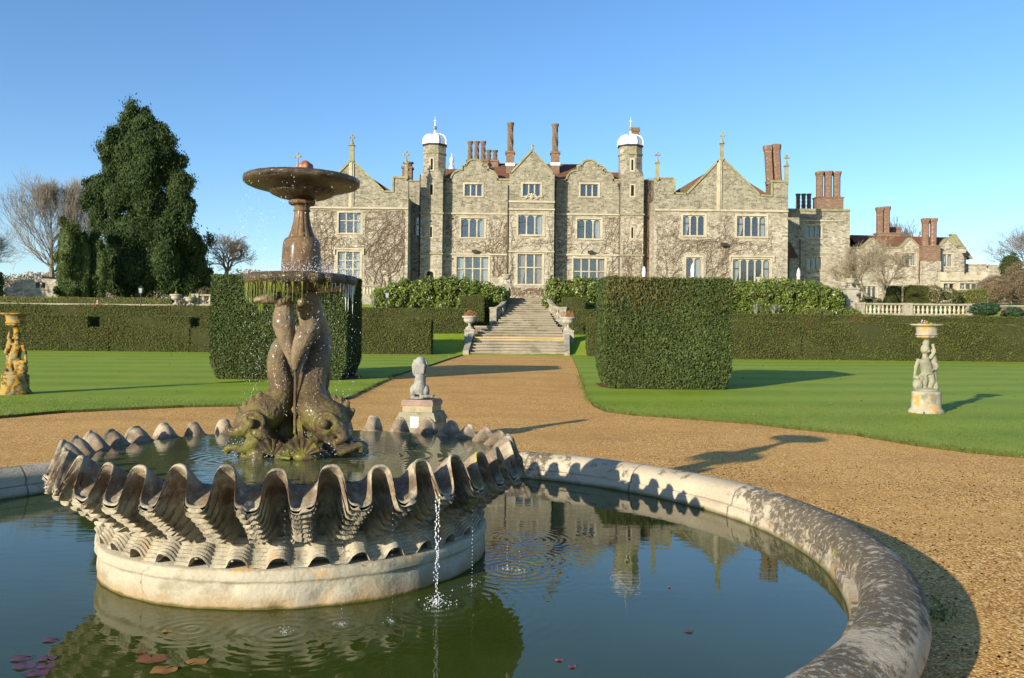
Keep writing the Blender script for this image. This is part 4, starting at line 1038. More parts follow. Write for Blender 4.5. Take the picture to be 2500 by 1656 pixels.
single(2090,754,778,40,55,'laurel','small bright green shrub at the left foot of the balustrade',900,.08)
single(2416,739,772,74,56,'ivy','dark ivy-covered mound at the right end of the balustrade',3500,.09,ry=.7)
single(2290,696,742,42,64,'shrub','twiggy grey shrub right of the flat-topped topiary',1500,.10,corek=.5)
single(2325,702,742,60,64.5,'shrub','loose yellowish shrub below the cream bay window',1800,.10,corek=.5)
single(2130,724,742,60,62,'shrub','low yellow-green planting at the foot of the bare tree',1200,.09,corek=.5)
single(2450,672,742,90,70,'shrubbrown','large brown leafless shrub near the right edge',11000,.16,asp=.14,corek=.72)
single(2510,640,742,80,74,'shrubbrown','tall brown shrub cut by the right edge, behind the large one',9000,.16,asp=.14,corek=.72)
single(2480,616,690,50,84,'cypress','dark evergreen rising behind the brown shrubs on the right',2500,.14)
single(2486,750,776,50,57,'ivy','broad-leaved green plant in front of the low brick wall at the right edge',900,.13)
single(495,700,744,44,66,'shrubbrown','tangle of bare twigs above the left urns',900,.16,asp=.08,corek=.2)
# flax clumps
def flax(px,pyt,pyb,w,Y,label,k=60):
    x,zb=W(px,pyb,Y); zt=W(px,pyt,Y)[1]; q=Q(); H=(zt-zb)*1.15; R_=w*Y/F/2
    a=rng.uniform(0,2*PI,k); l=rng.uniform(.1,1,k); hh=H*rng.uniform(.6,1,k)*(1-.25*l)
    for s_ in range(4):
        t0,t1=s_/4,(s_+1)/4
        def pt(t): return np.stack([x+R_*l*np.cos(a)*(t**1.4),Y+R_*l*np.sin(a)*(t**1.4)*.6,zb+hh*np.sin(np.minimum(t*1.75,1.57+.35*l*t))/1.0],1)
        wd=.035*(1-t0)**.6; wd1=.035*(1-t1)**.6+.002; b=np.stack([-np.sin(a),np.cos(a),0*a],1)
        p0,p1=pt(t0),pt(t1); V=np.stack([p0-b*wd,p0+b*wd,p1+b*wd1,p1-b*wd1],1).reshape(-1,3)
        q.add(V,np.arange(4*k).reshape(-1,4))
    tag(q.build('flax_plant',M['flax'],loc=(x,Y,zb)),label,'plant','spiky flax clumps')
flax(912,722,756,34,56,'spiky pale flax clump left of the lamp post on the left bank')
flax(1846,741,772,60,55.5,'spiky flax clump below the right laurel, left one of two')
flax(1890,741,772,80,55.7,'spiky silvery flax clump below the right laurel, right one of two',90)
# ------------------------------------------------------------ steps
st=thing('stone_steps','wide worn stone steps with one yellow nosing, climbing from the gravel to the house','steps',(.4,48.5,0))
def xr(pa,pb,py,Y): return gx(pa,py,Y),gx(pb,py,Y)
m=MB(); m2=MB()
n1=6; Y=48.5; z=0; xl0,xr0=xr(1143,1377,868,48.5); xl1,xr1=xr(1158,1377,822,51)
for i in range(n1):
    t=i/(n1-1); zl=.9/n1; xl=xl0+(xl1-xl0)*t; xr_=xr0+(xr1-xr0)*t
    (m2 if i==n1-1 else m).box(xl,xr_,Y+i*.42,51.5,z+i*zl-(.15 if i==0 else 0),z+(i+1)*zl-.03*0)
    (m2 if i==n1-1 else m).box(xl,xr_,Y+i*.42-.085,Y+i*.42-.001,z+(i+1)*zl-.06,z+(i+1)*zl-.002)
z=.9; Y=51.45; xa,xb=xr(1160,1378,815,51.6)
for i in range(3):
    m.box(xa+.12*i,xb-.05*i,Y+i*.4,54.9,z+i*.14+(-.5 if i==0 else 0),z+(i+1)*.14); m.box(xa+.12*i,xb-.05*i,Y+i*.4-.085,Y+i*.4-.001,z+(i+1)*.14-.055,z+(i+1)*.14-.002)
z=.9+.42; xa0,xb0=xr(1196,1366,795,54.6); xa1,xb1=xr(1243,1334,729,60.3); N2=14
for i in range(N2):
    t=i/(N2-1); e=1-(1-t)**2.2; xl=xa0+(xa1-xa0)*e; xq=xb0+(xb1-xb0)*e; yy=54.6+i*.42; zz=z+(i+1)*.138
    m.box(xl,xq,yy,61.2,z-1 if i==0 else z+i*.138,zz); m.box(xl,xq,yy-.085,yy-.001,zz-.055,zz-.002)
m.box(xa1-1.5,xb1+1.5,61.21,77.6,1.5,z+N2*.138-.004)
m.build('treads',M['step'],st); m2.build('yellow_nosing',M['stepnose'],st)
TOPZ=z+N2*.138
# side walls
m=MB()
def ramp_wall(pts,w,mi=0):
    """pts: (x,y,z_top) along; wall down to ground"""
    for (a,b) in zip(pts,pts[1:]):
        d=Vector((b[0]-a[0],b[1]-a[1],0)).normalized(); nx,ny=-d.y*w/2,d.x*w/2
        vs=[(a[0]-nx,a[1]-ny,-.1),(a[0]+nx,a[1]+ny,-.1),(b[0]+nx,b[1]+ny,-.1),(b[0]-nx,b[1]-ny,-.1),(a[0]-nx,a[1]-ny,a[2]),(a[0]+nx,a[1]+ny,a[2]),(b[0]+nx,b[1]+ny,b[2]),(b[0]-nx,b[1]-ny,b[2])]
        m.add(vs,[(0,1,2,3),(7,6,5,4),(0,4,5,1),(1,5,6,2),(2,6,7,3),(3,7,4,0)])
xw0=gx(1137,868,48.35); xw1=gx(1150,815,50.8); ramp_wall([(xw0,48.3,.22),(xw1,50.8,1.08)],.3); m.build('side_wall',M['garden'],st)
m=MB(); xv0=gx(1384,868,48.35); xv1=gx(1384,815,50.8); ramp_wall([(xv0,48.3,.22),(xv1,50.8,1.08)],.28); m.build('side_wall',M['garden'],st)
PL=(gx(1146,820,51),51.1); PR=(gx(1388,820,51),51.1)
for (x,y) in (PL,PR):
    m=MB(); m.box(x-.27,x+.27,y-.25,y+.25,-.1,1.22); m.frustum(x,y,1.22,1.30,.60,.56); m.build('pier',M['urn'],st)
m=MB(); bx0,bx1=gx(1160,800,53),gx(1191,800,53); m.box(bx0,bx1,53,53.3,.5,1.38); m.build('brick_cheek',M['brick'],st)
m=MB(); m.box(bx0-.06,bx1+.08,52.95,53.36,1.38,1.48); m.build('brick_cheek_coping',M['garden'],st)
m=MB(); bx0,bx1=gx(1367,800,53),gx(1377,800,53); m.box(bx0,bx1,53,53.3,.5,1.38); m.build('brick_cheek',M['brick'],st)
m=MB(); m.box(bx0-.06,bx1+.08,52.95,53.36,1.38,1.46); m.build('brick_cheek_coping',M['garden'],st)
BPR=[(.05,0),(.075,0),(.075,.05),(.045,.07),(.05,.10),(.085,.20),(.08,.27),(.045,.38),(.04,.42),(.06,.45),(.06,.47),(.045,.49),(.07,.50),(.07,.55)]
def baluster(x,y,z,h,mat,parent,w=1):
    m=MB(); m.lathe([(r*w,zz*h/.55) for r,zz in BPR],10,(x,y,z)); return m.build('baluster',mat,parent)
def curved(side):
    cb=[]
    if side=='L': pts=[(gx(1197,753,56.0),56.0,TOPZ-1.74+.98),(gx(1206,751,56.4),56.3,TOPZ-1.6+1.0),(gx(1219,746,57.2),57.0,TOPZ-1.25+.98),(gx(1229,738,58),57.9,TOPZ-.9+.95),(gx(1235,725,59),59,TOPZ-.5+.95),(gx(1237,700,60.3),60.3,TOPZ+.95)]
    else: pts=[(gx(1374,753,56.0),56.0,TOPZ-1.74+.98),(gx(1366,751,56.4),56.3,TOPZ-1.6+1.0),(gx(1354,746,57.2),57.0,TOPZ-1.25+.98),(gx(1344,738,58),57.9,TOPZ-.9+.95),(gx(1338,725,59),59,TOPZ-.5+.95),(gx(1336,700,60.3),60.3,TOPZ+.95)]
    pp=[(1204,753,56.1),(1213,749.5,56.4),(1221,745,56.8),(1228,738.5,57.4),(1233,730,58.2),(1236,716,59.2),(1238,697,60.3)] if side=='L' else [(1374,752.5,56.1),(1364,749.5,56.4),(1355,746,56.8),(1347,740,57.4),(1341,731,58.2),(1337,717,59.2),(1335,698,60.3)]
    pts=[P3(*p) for p in pp]; P=spl(pts,5); m=MB()
    for a,b in zip(P,P[1:]):
        d=(b-a); d.z=0; d.normalize(); nx,ny=-d.y*.13,d.x*.13
        vs=[]
        for p in (a,b): vs+=[(p.x-nx,p.y-ny,p.z-.12),(p.x+nx,p.y+ny,p.z-.12),(p.x+nx,p.y+ny,p.z),(p.x-nx,p.y-ny,p.z)]
        m.add(vs,[(0,4,5,1),(1,5,6,2),(2,6,7,3),(3,7,4,0)])
        # plinth
        vs=[]
        for p in (a,b): vs+=[(p.x-nx,p.y-ny,p.z-1.9),(p.x+nx,p.y+ny,p.z-1.9),(p.x+nx,p.y+ny,p.z-.72),(p.x-nx,p.y-ny,p.z-.72)]
        m.add(vs,[(0,4,5,1),(1,5,6,2),(2,6,7,3),(3,7,4,0)])
    m.build('curved_rail',M['garden'],st)
    for i in range(3,len(P),3): 
        p=P[i]; baluster(p.x,p.y,p.z-.72,.60,M['garden'],st,1.35)
    e=P[0]; m=MB(); m.box(e.x-.2,e.x+.2,e.y-.2,e.y+.2,.8,e.z-.02); m.frustum(e.x,e.y,e.z-.02,e.z+.06,.5,.44); m.build('end_pier',M['garden'],st)
    e=P[-1]; m=MB(); m.box(e.x-.2,e.x+.2,e.y-.2,e.y+.2,2.,e.z+.02); m.frustum(e.x,e.y,e.z+.02,e.z+.09,.5,.44); m.build('end_pier',M['garden'],st)
    return e
eLp=curved('L'); eRp=curved('R')
# ------------------------------------------------------------ urns
def urn(x,y,z,w,h,label,plant='lime',group='stone garden urns'):
    t=thing('garden_urn',label,'urn',(x,y,z),group); s=w/2
    pr=[(.52,0),(.52,.08),(.36,.13),(.18,.22),(.14,.30),(.20,.36),(.18,.39),(.48,.44),(.70,.54),(.77,.68),(.73,.78),(.98,.87),(1.0,.93),(.94,.98),(.80,.96),(.6,.92)]
    m=MB(); m.box(x-s*.5,x+s*.5,y-s*.5,y+s*.5,z,z+h*.05)
    m.lathe([(r*s,.05*h+zz*h*.95) for r,zz in pr],24,(x,y,z)); m.build('bowl',M['urn'],t)
    q=Q()
    if plant=='lime':
        k=160; hz=rng.uniform(0,1,k); a=rng.uniform(0,2*PI,k); rr=s*.32*(1-hz)*rng.uniform(.6,1.,k)
        P=np.stack([x+rr*np.cos(a),y+rr*np.sin(a),z+h*.95+hz*w*.42],1); q.leaves(P,np.stack([np.cos(a),np.sin(a)*1,.3+0*a],1),w*.10,.4,.5,0,updir=(0,0,1.)); q.build('dwarf_conifer',M['lime'],t)
        q=Q(); k=60; a=rng.uniform(0,2*PI,k); rr=s*rng.uniform(.3,.85,k); P=np.stack([x+rr*np.cos(a),y+rr*np.sin(a),z+h*.97+0*a],1); q.leaves(P,np.tile([0,-.3,1.],(k,1)),w*.09,.5); q.build('trailing_leaves',M['ivy'],t)
    else:
        k=260; a=rng.uniform(0,2*PI,k); rr=s*.85*rng.uniform(0,1,k)**.6; hz=rng.uniform(0,1,k)*(1-rr/s*.6); P=np.stack([x+rr*np.cos(a),y+rr*np.sin(a),z+h*.95+hz*w*.48],1)
        q.leaves(P,np.tile([0,-1,.4],(k,1)),w*.10,.3,.7,0,updir=(0,0,1.)); q.build('heather',M['redplant'],t)
    return t
def urn_px(pxc,pyt,pyb,wpx,Y,label,plant='lime'):
    x,zt=W(pxc,pyt,Y); zb=W(pxc,pyb,Y)[1]; return urn(x,Y,zb,wpx*Y/F,zt-zb,label,plant)
urn(PL[0],PL[1],1.30,.84,.74,'stone urn of rusty red heather on the pier left of the steps','red')
urn(PR[0]-.03,PR[1],1.30,.86,.74,'stone urn of rusty red heather on the pier right of the steps','red')
urn(eLp.x-.05,eLp.y,eLp.z+.09,.66,.62,'stone urn with dwarf conifer at the head of the steps, left side')
urn(eRp.x+.08,eRp.y,eRp.z+.09,.66,.62,'stone urn with dwarf conifer at the head of the steps, right side')
urn_px(429,718,745,30,60.3,'pale stone urn with dwarf conifer on the left terrace, higher one of the pair')
urn_px(463,725,747,28,60.0,'pale stone urn with dwarf conifer on the left terrace, lower one near the balustrade')
urn_px(946,676,700,16,66,'grey stone urn with dwarf conifer behind the left laurel')
urn_px(1858,676,712,23,63,'stone urn with dwarf conifer before the five-light window, above the right laurel')
# pier with two urns
x0,x1,z0,z1=rect((2064,703),(2094,768),59); 
pt=thing('garden_pier','tall rendered pier carrying a stone urn, at the left end of the balustrade','pier',((x0+x1)/2,59.2,2))
m=MB(); m.box(x0,x1,58.8,59.6,1.5,z1-.1); m.build('shaft',M['urn'],pt); m=MB(); m.box(x0-.06,x1+.06,58.74,59.66,z1-.098,z1); m.build('cap',M['garden'],pt)
m=MB(); m.tube([(x1-.15,58.77,z1-.45)]*1+[(x1+.0,58.72,z1-.45)],[.09,.09],12); m.build('round_lamp',M['iron'],pt)
urn((x0+x1)/2+.05,59.2,z1,.68,.60,'stone urn with dwarf conifer on the tall pier beside the balustrade')
xb,zb_=W(2062,712,61.5); m=MB(); m.box(xb-.3,xb+.3,61.2,61.8,2.,zb_); m.box(xb-.34,xb+.34,61.16,61.84,zb_,zb_+.08); tag(m.build('garden_pier',M['urn'],loc=(xb,61.5,2.4)),'second urn pier, set back left of the tall pier','pier')
urn(xb,61.5,zb_+.08,.62,.55,'stone urn with dwarf conifer set back left of the tall pier')
# ------------------------------------------------------------ balustrades
def balustrade(label,px0,px1,pyt,pyb,Y,groups,endp=(1,1)):
    x0,zt=W(px0,pyt,Y); x1,_=W(px1,pyt,Y); mid=(px0+px1)/2; zt=W(mid,pyt,Y)[1]; zb=W(mid,pyb,Y)[1]
    t=thing('balustrade',label,'balustrade',((x0+x1)/2,Y,zb),'balustrades of the terrace')
    m=MB(); m.box(x0,x1,Y-.16,Y+.16,zt-.11,zt); m.build('top_rail',M['garden'],t)
    m=MB(); m.box(x0,x1,Y-.15,Y+.15,zb-.6,zb+.10); m.build('plinth',M['garden'],t)
    for g in groups:
        if g[0]=='p':
            a,b=gx(g[1],pyt,Y),gx(g[2],pyt,Y); m=MB(); m.box(a,b,Y-.20,Y+.20,zb-.6,zt+.004-.11); m.box(a-.03,b+.03,Y-.23,Y+.23,zt-.105,zt+.02); m.build('pier',M['garden'],t)
        else:
            a,b,k=gx(g[1],pyt,Y),gx(g[2],pyt,Y),g[3]
            for i in range(k): baluster(a+(b-a)*(i+.5)/k,Y,zb+.10,zt-zb-.21,M['trim'],t,1.15)
    return t
balustrade('long pale stone balustrade behind the right hedges, with twenty-one balusters',2091,2380,741,770,58.2,[('p',2091,2110),('b',2111,2202,9),('p',2203,2226),('b',2227,2358,12),('p',2360,2379)])
balustrade('grey stone balustrade half hidden by the left yew block',468,600,719,746,60.5,[('p',466,486),('b',488,600,7)])
balustrade('short stretch of balustrade between the left yew block and laurel',885,925,696,722,64,[('b',886,925,5)])
m=MB(); x0,x1,z0,z1=rect((2450,746),(2600,775),58); m.box(x0,x1,58,58.35,1.5,z1-.08); o_=m; wl=thing('garden_wall','low brick wall with stone coping at the right edge','wall',((x0+x1)/2,58,2)); m.build('brickwork',M['brick'],wl)
m=MB(); m.box(x0,x1,57.95,58.4,z1-.078,z1); m.build('coping',M['garden'],wl)
# lamp posts
def lamp(px,pyt,pyb,Y,label):
    x,zb=W(px,pyb,Y); zt=W(px,pyt,Y)[1]; h=zt-zb; t=thing('lamp_post',label,'lamp post',(x,Y,zb),'short garden lamp posts')
    m=MB(); m.lathe([(.07,-.4),(.07,.12),(.045,.16),(.035,.3),(.03,h-.55),(.05,h-.5),(.03,h-.47)],10,(x,Y,zb)); m.build('post',M['iron'],t)
    m=MB(); m.frustum(x,Y,zb+h-.14,zb+h-.02,.30,.06); m.frustum(x,Y,zb+h-.46,zb+h-.43,.18,.18)
    for sx in (-1,1):
        for sy in (-1,1): m.tube([(x+sx*.08,Y+sy*.08,zb+h-.44),(x+sx*.12,Y+sy*.12,zb+h-.13)],.010,4)
    m.ball((x,Y,zb+h),.03,8,6); m.build('lantern_frame',M['iron'],t)
    m=MB(); m.frustum(x,Y,zb+h-.43,zb+h-.142,.15,.22); m.build('lantern_glass',simple('lantern_glass',[(.25,.28,.3),(.35,.38,.4)],3,9,0,.01,.15,.6),t)
lamp(945,709,752,55.5,'black lantern post in front of the left laurel')
lamp(343,698,752,57,'grey lantern post in front of the thin box hedge on the far left')
# closed parasols
def parasol(px,pyt,Y,label,col,h=2.6):
    x,zt=W(px,pyt,Y); zb=zt-h; t=thing('closed_parasol',label,'parasol',(x,Y,zb),'closed terrace parasols')
    m=MB(); m.lathe([(.18,.75),(.20,.85),(.17,1.2),(.12,h-.62),(.14,h-.55),(.14,h-.45),(.10,h-.12),(.02,h)],18,(x,Y,zb),lob=lambda a,j:.14*cos(5*a+j*.2)); m.build('canopy',col,t)
    m=MB(); m.lathe([(.03,0),(.03,h+.03)],8,(x,Y,zb)); m.lathe([(.3,-.02),(.3,.06),(.06,.1)],16,(x,Y,zb)); m.build('pole',M['curtain'],t)
wc=simple('white_parasol_cloth',[(.66,.66,.66),(.74,.74,.74)],4,20,.3,.02,.9,.1); pc=simple('pink_parasol_cloth',[(.62,.44,.46),(.70,.54,.55)],4,20,.3,.02,.9,.1)
parasol(1573,651,66,'closed white parasol in front of the vine-covered corner beside the right turret',wc)
parasol(1692,644,64,'closed white parasol in front of the two-light window, tallest in view',wc)
parasol(1951,655,66,'closed pale pink parasol in the shade right of the big right wing',pc)
# distant person behind the left hedge
def person_small():
    x,zt=W(238,731.5,58.0); m=MB(); z0=zt-1.68; y=58
    sp_=[(x,y,z0+.95),(x,y,z0+1.1),(x,y,z0+1.28),(x,y,z0+1.40),(x,y,z0+1.46)]
    m.tube(sp_,[.15,.14,.17,.12,.055],14); m.ball((x+.01,y-.01,z0+1.565),(.075,.09,.11),14,12)
    m.ball((x+.01,y-.10,z0+1.555),(.012,.02,.018),8,6)
    for s_ in (-1,1):
        m.tube([(x+s_*.09,y,z0+.95),(x+s_*.10,y,z0+.5),(x+s_*.10,y+.02,z0+.08)],[.09,.06,.045],10); m.ball((x+s_*.10,y-.06,z0+.04),(.045,.12,.04),10,6)
        m.tube([(x+s_*.16,y,z0+1.38),(x+s_*.23,y,z0+1.12),(x+s_*.17,y-.16,z0+.98)],[.055,.042,.032],10)
        m.ball((x+s_*.16,y-.20,z0+.97),(.03,.045,.025),8,6)
        m.ball((x+s_*.078,y,z0+1.56),(.015,.02,.03),8,6)
    p=m.build('person',[simple('skin',[(.45,.25,.18),(.5,.3,.22)],3,9,0)],loc=(x,y,z0)); organic(p,.02,0,sm=2)
    tag(p,'person in a red top with dark hair, head just above the far left hedge','person')
    m=MB(); m.tube([(x,y,z0+.93),(x,y,z0+1.12),(x,y,z0+1.28),(x,y,z0+1.40)],[.160,.15,.175,.10],16)
    for s_ in (-1,1): m.tube([(x+s_*.15,y,z0+1.39),(x+s_*.235,y,z0+1.11),(x+s_*.18,y-.14,z0+.99)],[.068,.055,.044],10)
    m.build('red_top',simple('red_cloth',[(.45,.05,.03),(.5,.08,.05)],3,9,0),p)
    m=MB(); m.ball((x-.01,y+.02,z0+1.60),(.095,.10,.10),12,10); m.build('hair',simple('dark_hair',[(.03,.02,.015),(.05,.03,.02)],3,9,0),p)
person_small()
# ------------------------------------------------------------ statues
def cherub(px,pyb,Yo,label,mat,pmat,flip=1,sc_=1.0):
    x,y=G(px,pyb,.05); y=y+.25; t=thing('cherub_planter',label,'statue',(x,y,.05),'cherub statues carrying planters'); z=.05
    def K(a,b,c): return (x+a*flip*sc_*1.12,y+b*sc_,z+(.45+(c-.56)*1.13)*sc_)
    m=MB(); m.lathe([(.345*sc_,-.02),(.345*sc_,.03*sc_),(.32*sc_,.07*sc_),(.285*sc_,.11*sc_),(.28*sc_,.38*sc_),(.285*sc_,.40*sc_),(.27*sc_,.425*sc_),(.24*sc_,.44*sc_),(.05,.45*sc_)],40,(x,y,z)); m.build('plinth',pmat,t)
    m=MB()
    # figure: legs, belly, chest, neck, head, arms; continuous surface through the remesh
    m.ball(K(0,0,.56),(.24*sc_,.20*sc_,.06*sc_),16,8)
    m.tube([K(-.05,0,1.13),K(-.02,0,1.02),K(0,-.01,.92),K(.01,0,.86)],[.105*sc_,.115*sc_,.12*sc_,.115*sc_],14)
    m.tube([K(.06,0,.86),K(.09,-.03,.72),K(.05,.0,.58)],[.085*sc_,.065*sc_,.045*sc_],12)
    m.tube([K(-.05,0,.86),K(-.05,-.05,.72),K(-.04,-.01,.58)],[.085*sc_,.062*sc_,.045*sc_],12)
    m.ball(K(.06,-.06,.57),(.04*sc_,.08*sc_,.035*sc_),10,6); m.ball(K(-.05,-.07,.57),(.04*sc_,.08*sc_,.035*sc_),10,6)
    m.tube([K(-.03,0,1.12),K(-.03,0,1.22)],[.06*sc_,.05*sc_],10)
    m.ball(K(-.035,-.015,1.30),(.088*sc_,.092*sc_,.105*sc_),18,14)
    m.ball(K(-.035,-.105,1.29),(.014*sc_,.018*sc_,.018*sc_),8,6); m.ball(K(-.075,-.085,1.265),(.035*sc_,.03*sc_,.03*sc_),8,6); m.ball(K(.005,-.085,1.265),(.035*sc_,.03*sc_,.03*sc_),8,6)
    m.tube([K(-.14,0,1.12),K(-.20,-.02,.98),K(-.235,-.06,.84)],[.045*sc_,.038*sc_,.03*sc_],10); m.ball(K(-.24,-.07,.81),(.03*sc_,.035*sc_,.04*sc_),8,6)
    m.tube([K(.06,0,1.13),K(.13,-.03,1.26),K(.10,-.02,1.40)],[.045*sc_,.038*sc_,.03*sc_],10)
    # drapery, basket of fruit and tree stump behind
    m.tube([K(.10,.05,1.30),K(.15,.05,1.10),K(.16,.06,.85),K(.14,.06,.58)],[.05*sc_,.07*sc_,.06*sc_,.09*sc_],12)
    m.tube([K(.15,-.03,1.05),K(.17,-.05,.98),K(.13,-.07,.93)],[.05*sc_,.045*sc_,.03*sc_],8)
    m.ball(K(-.17,-.03,.66),(.10*sc_,.11*sc_,.14*sc_),12,8)
    for i in range(7): m.ball(K(-.17+.06*cos(i),-.05+.05*sin(i*2),.79+.02*sin(i*3)),.045*sc_,8,6)
    m.ball(K(.17,0,.64),(.06*sc_,.08*sc_,.10*sc_),10,8); m.tube([K(-.08,-.07,.93),K(.02,-.09,.90),K(.11,-.05,.94)],[.03*sc_,.035*sc_,.03*sc_],8)
    m.tube([K(-.02,0,1.38),K(0,0,1.46),K(0,0,1.52)],[.07*sc_,.055*sc_,.06*sc_],12)
    o=m.build('figure',mat,t); organic(o,.013,.012,.035,3)
    m=MB(); m.lathe([(.05*sc_,1.47*sc_),(.10*sc_,1.50*sc_),(.19*sc_,1.525*sc_),(.205*sc_,1.55*sc_),(.15*sc_,1.56*sc_),(.215*sc_,1.565*sc_),(.22*sc_,1.585*sc_),(.195*sc_,1.62*sc_),(.21*sc_,1.72*sc_),(.24*sc_,1.755*sc_),(.315*sc_,1.77*sc_),(.32*sc_,1.79*sc_),(.30*sc_,1.80*sc_),(.2*sc_,1.77*sc_)],40,(x,y,z),lob=lambda a,j:.06*cos(10*a) if 1<=j<=3 else .015*cos(20*a)*(6<=j<=9)); m.build('bowl',pmat,t)
    return t,(x,y,z+1.78*sc_)
t,(cx_,cy_,cz_)=cherub(2273,1010,0,'pale cherub carrying a basket bowl on an orange-spotted round plinth, right lawn',M['cherub'],M['plinth'],1,.965)
q=Q(); k=160; a=rng.uniform(0,2*PI,k); rr=.16*rng.uniform(0,1,k); P=np.stack([cx_+rr*np.cos(a),cy_+rr*np.sin(a),cz_-.02+rng.uniform(0,.10,k)*(1-rr/.3)],1); q.leaves(P,np.tile([0,-.5,.8],(k,1)),.045,.5); q.build('plants',M['lime'],t)
q=Q(); k=16; a=rng.uniform(0,2*PI,k); rr=.12*rng.uniform(0,1,k); P=np.stack([cx_-.05+rr*np.cos(a)*.6,cy_+rr*np.sin(a),cz_+.03+rng.uniform(0,.06,k)],1); q.leaves(P,np.tile([0,-.8,.4],(k,1)),.035,.8); q.build('pink_flowers',M['pink'],t)
cherub(24,964,0,'cherub and bowl crusted all over with orange lichen, at the left edge',M['orange'],M['orange'],-1,.985)
# dog statue seen from behind on its pedestal
px_,py_=W(1024,972,13.3)[0],13.3
pd=thing('dog_pedestal','weathered stepped stone pedestal with a blank white card, behind the fountain','pedestal',(px_,py_,0)); zt=W(1024,975,13.3)[1]
rt=R(-14)
def rb(m,w0,w1,d0,d1,z0,z1):
    vs=[]
    for w,d,z in ((w0,d0,z0),(w1,d1,z1)):
        for sx,sy in ((-1,-1),(1,-1),(1,1),(-1,1)):
            a,b=sx*w/2,sy*d/2; vs.append((px_+.03+a*cos(rt)-b*sin(rt),py_+.1+a*sin(rt)+b*cos(rt),z))
    m.add(vs,[(0,3,2,1),(4,5,6,7),(0,1,5,4),(1,2,6,5),(2,3,7,6),(3,0,4,7)])
gst=weathered('lichened_pedestal_stone',(.30,.28,.19),(.17,.155,.10),(.42,.34,.12),5,.52,.62,.62,.7,bs=30)
m=MB(); rb(m,.56,.56,.52,.52,-.05,zt-.29); rb(m,.60,.50,.56,.46,zt-.288,zt-.175); m.build('skirt',gst,pd)
m=MB(); rb(m,.44,.44,.40,.40,zt-.174,zt-.085); m.build('block',weathered('yellow_block_stone',(.40,.35,.22),(.30,.27,.17),(.45,.34,.12),4,.52,.64,.62,.7,bs=20),pd)
m=MB(); rb(m,.47,.47,.43,.43,zt-.084,zt-.025); rb(m,.46,.43,.42,.39,zt-.024,zt-.001); m.build('top_slab',simple('pink_grey_slab',[(.17,.15,.115),(.25,.18,.14),(.32,.22,.18)],5,30,.5,.01),pd)
cw=MB(); cx0,cz0=W(1013,1027,12.86); cw.box(cx0-.055,cx0+.055,12.80,12.806,cz0-.09,cz0+.06); cw.build('white_card',simple('white_card',[(.7,.7,.7),(.72,.72,.72)],1,1,0),pd)
m=MB()
def K(a,b,c): return (px_+a,py_+.05+b,zt+c)
m.ball(K(0,.02,.02),(.19,.18,.03),18,6)
m.tube([K(0,.02,.10),K(0,.0,.20),K(0,.03,.33),K(0,.08,.46)],[.12,.115,.095,.08],16)      # back and shoulders
m.ball(K(-.115,.03,.13),(.07,.11,.11),14,10); m.ball(K(.115,.03,.13),(.07,.11,.11),14,10)    # haunches
m.ball(K(-.13,.13,.035),(.035,.08,.03),10,6); m.ball(K(.15,.13,.035),(.035,.08,.03),10,6)
m.tube([K(-.06,.14,.40),K(-.06,.17,.2),K(-.06,.18,.04)],[.045,.035,.032],10); m.tube([K(.06,.14,.40),K(.06,.17,.2),K(.06,.18,.04)],[.045,.035,.032],10)
m.tube([K(.0,.05,.46),K(0,.09,.56)],[.085,.08],14)
m.ball(K(.0,.08,.60),(.105,.12,.10),18,12); m.tube([K(0,.14,.58),K(0,.25,.55)],[.055,.035],10)
for s_ in (-1,1): m.tube([K(s_*.095,.08,.645),K(s_*.118,.07,.55),K(s_*.112,.055,.44),K(s_*.10,.05,.38)],[.03,.042,.038,.018],10)
for i in range(7): a=-.075+i*.025; m.tube([K(a,.0,.66-abs(a)),K(a*1.1,-.045,.56),K(a*1.0,-.035,.42)],[.016,.018,.010],6)
m.v=[(px_+(v[0]-px_)*.76,py_+(v[1]-py_)*.85,zt+(v[2]-zt)*.86) for v in m.v]
m.tube([K(.02,-.10,.05),K(.10,-.14,.05),K(.19,-.10,.045),K(.215,-.02,.06)],[.03,.026,.024,.012],8)
o=m.build('dog_statue',weathered('pale_grey_statue_stone',(.34,.34,.30),(.17,.17,.145),(.34,.31,.2),6,.50,.64,.68,.76,bs=45),loc=(px_,py_,zt)); organic(o,.010,.010,.03,2)
tag(o,'small grey stone dog sitting on the pedestal with its back to the fountain','dog statue')
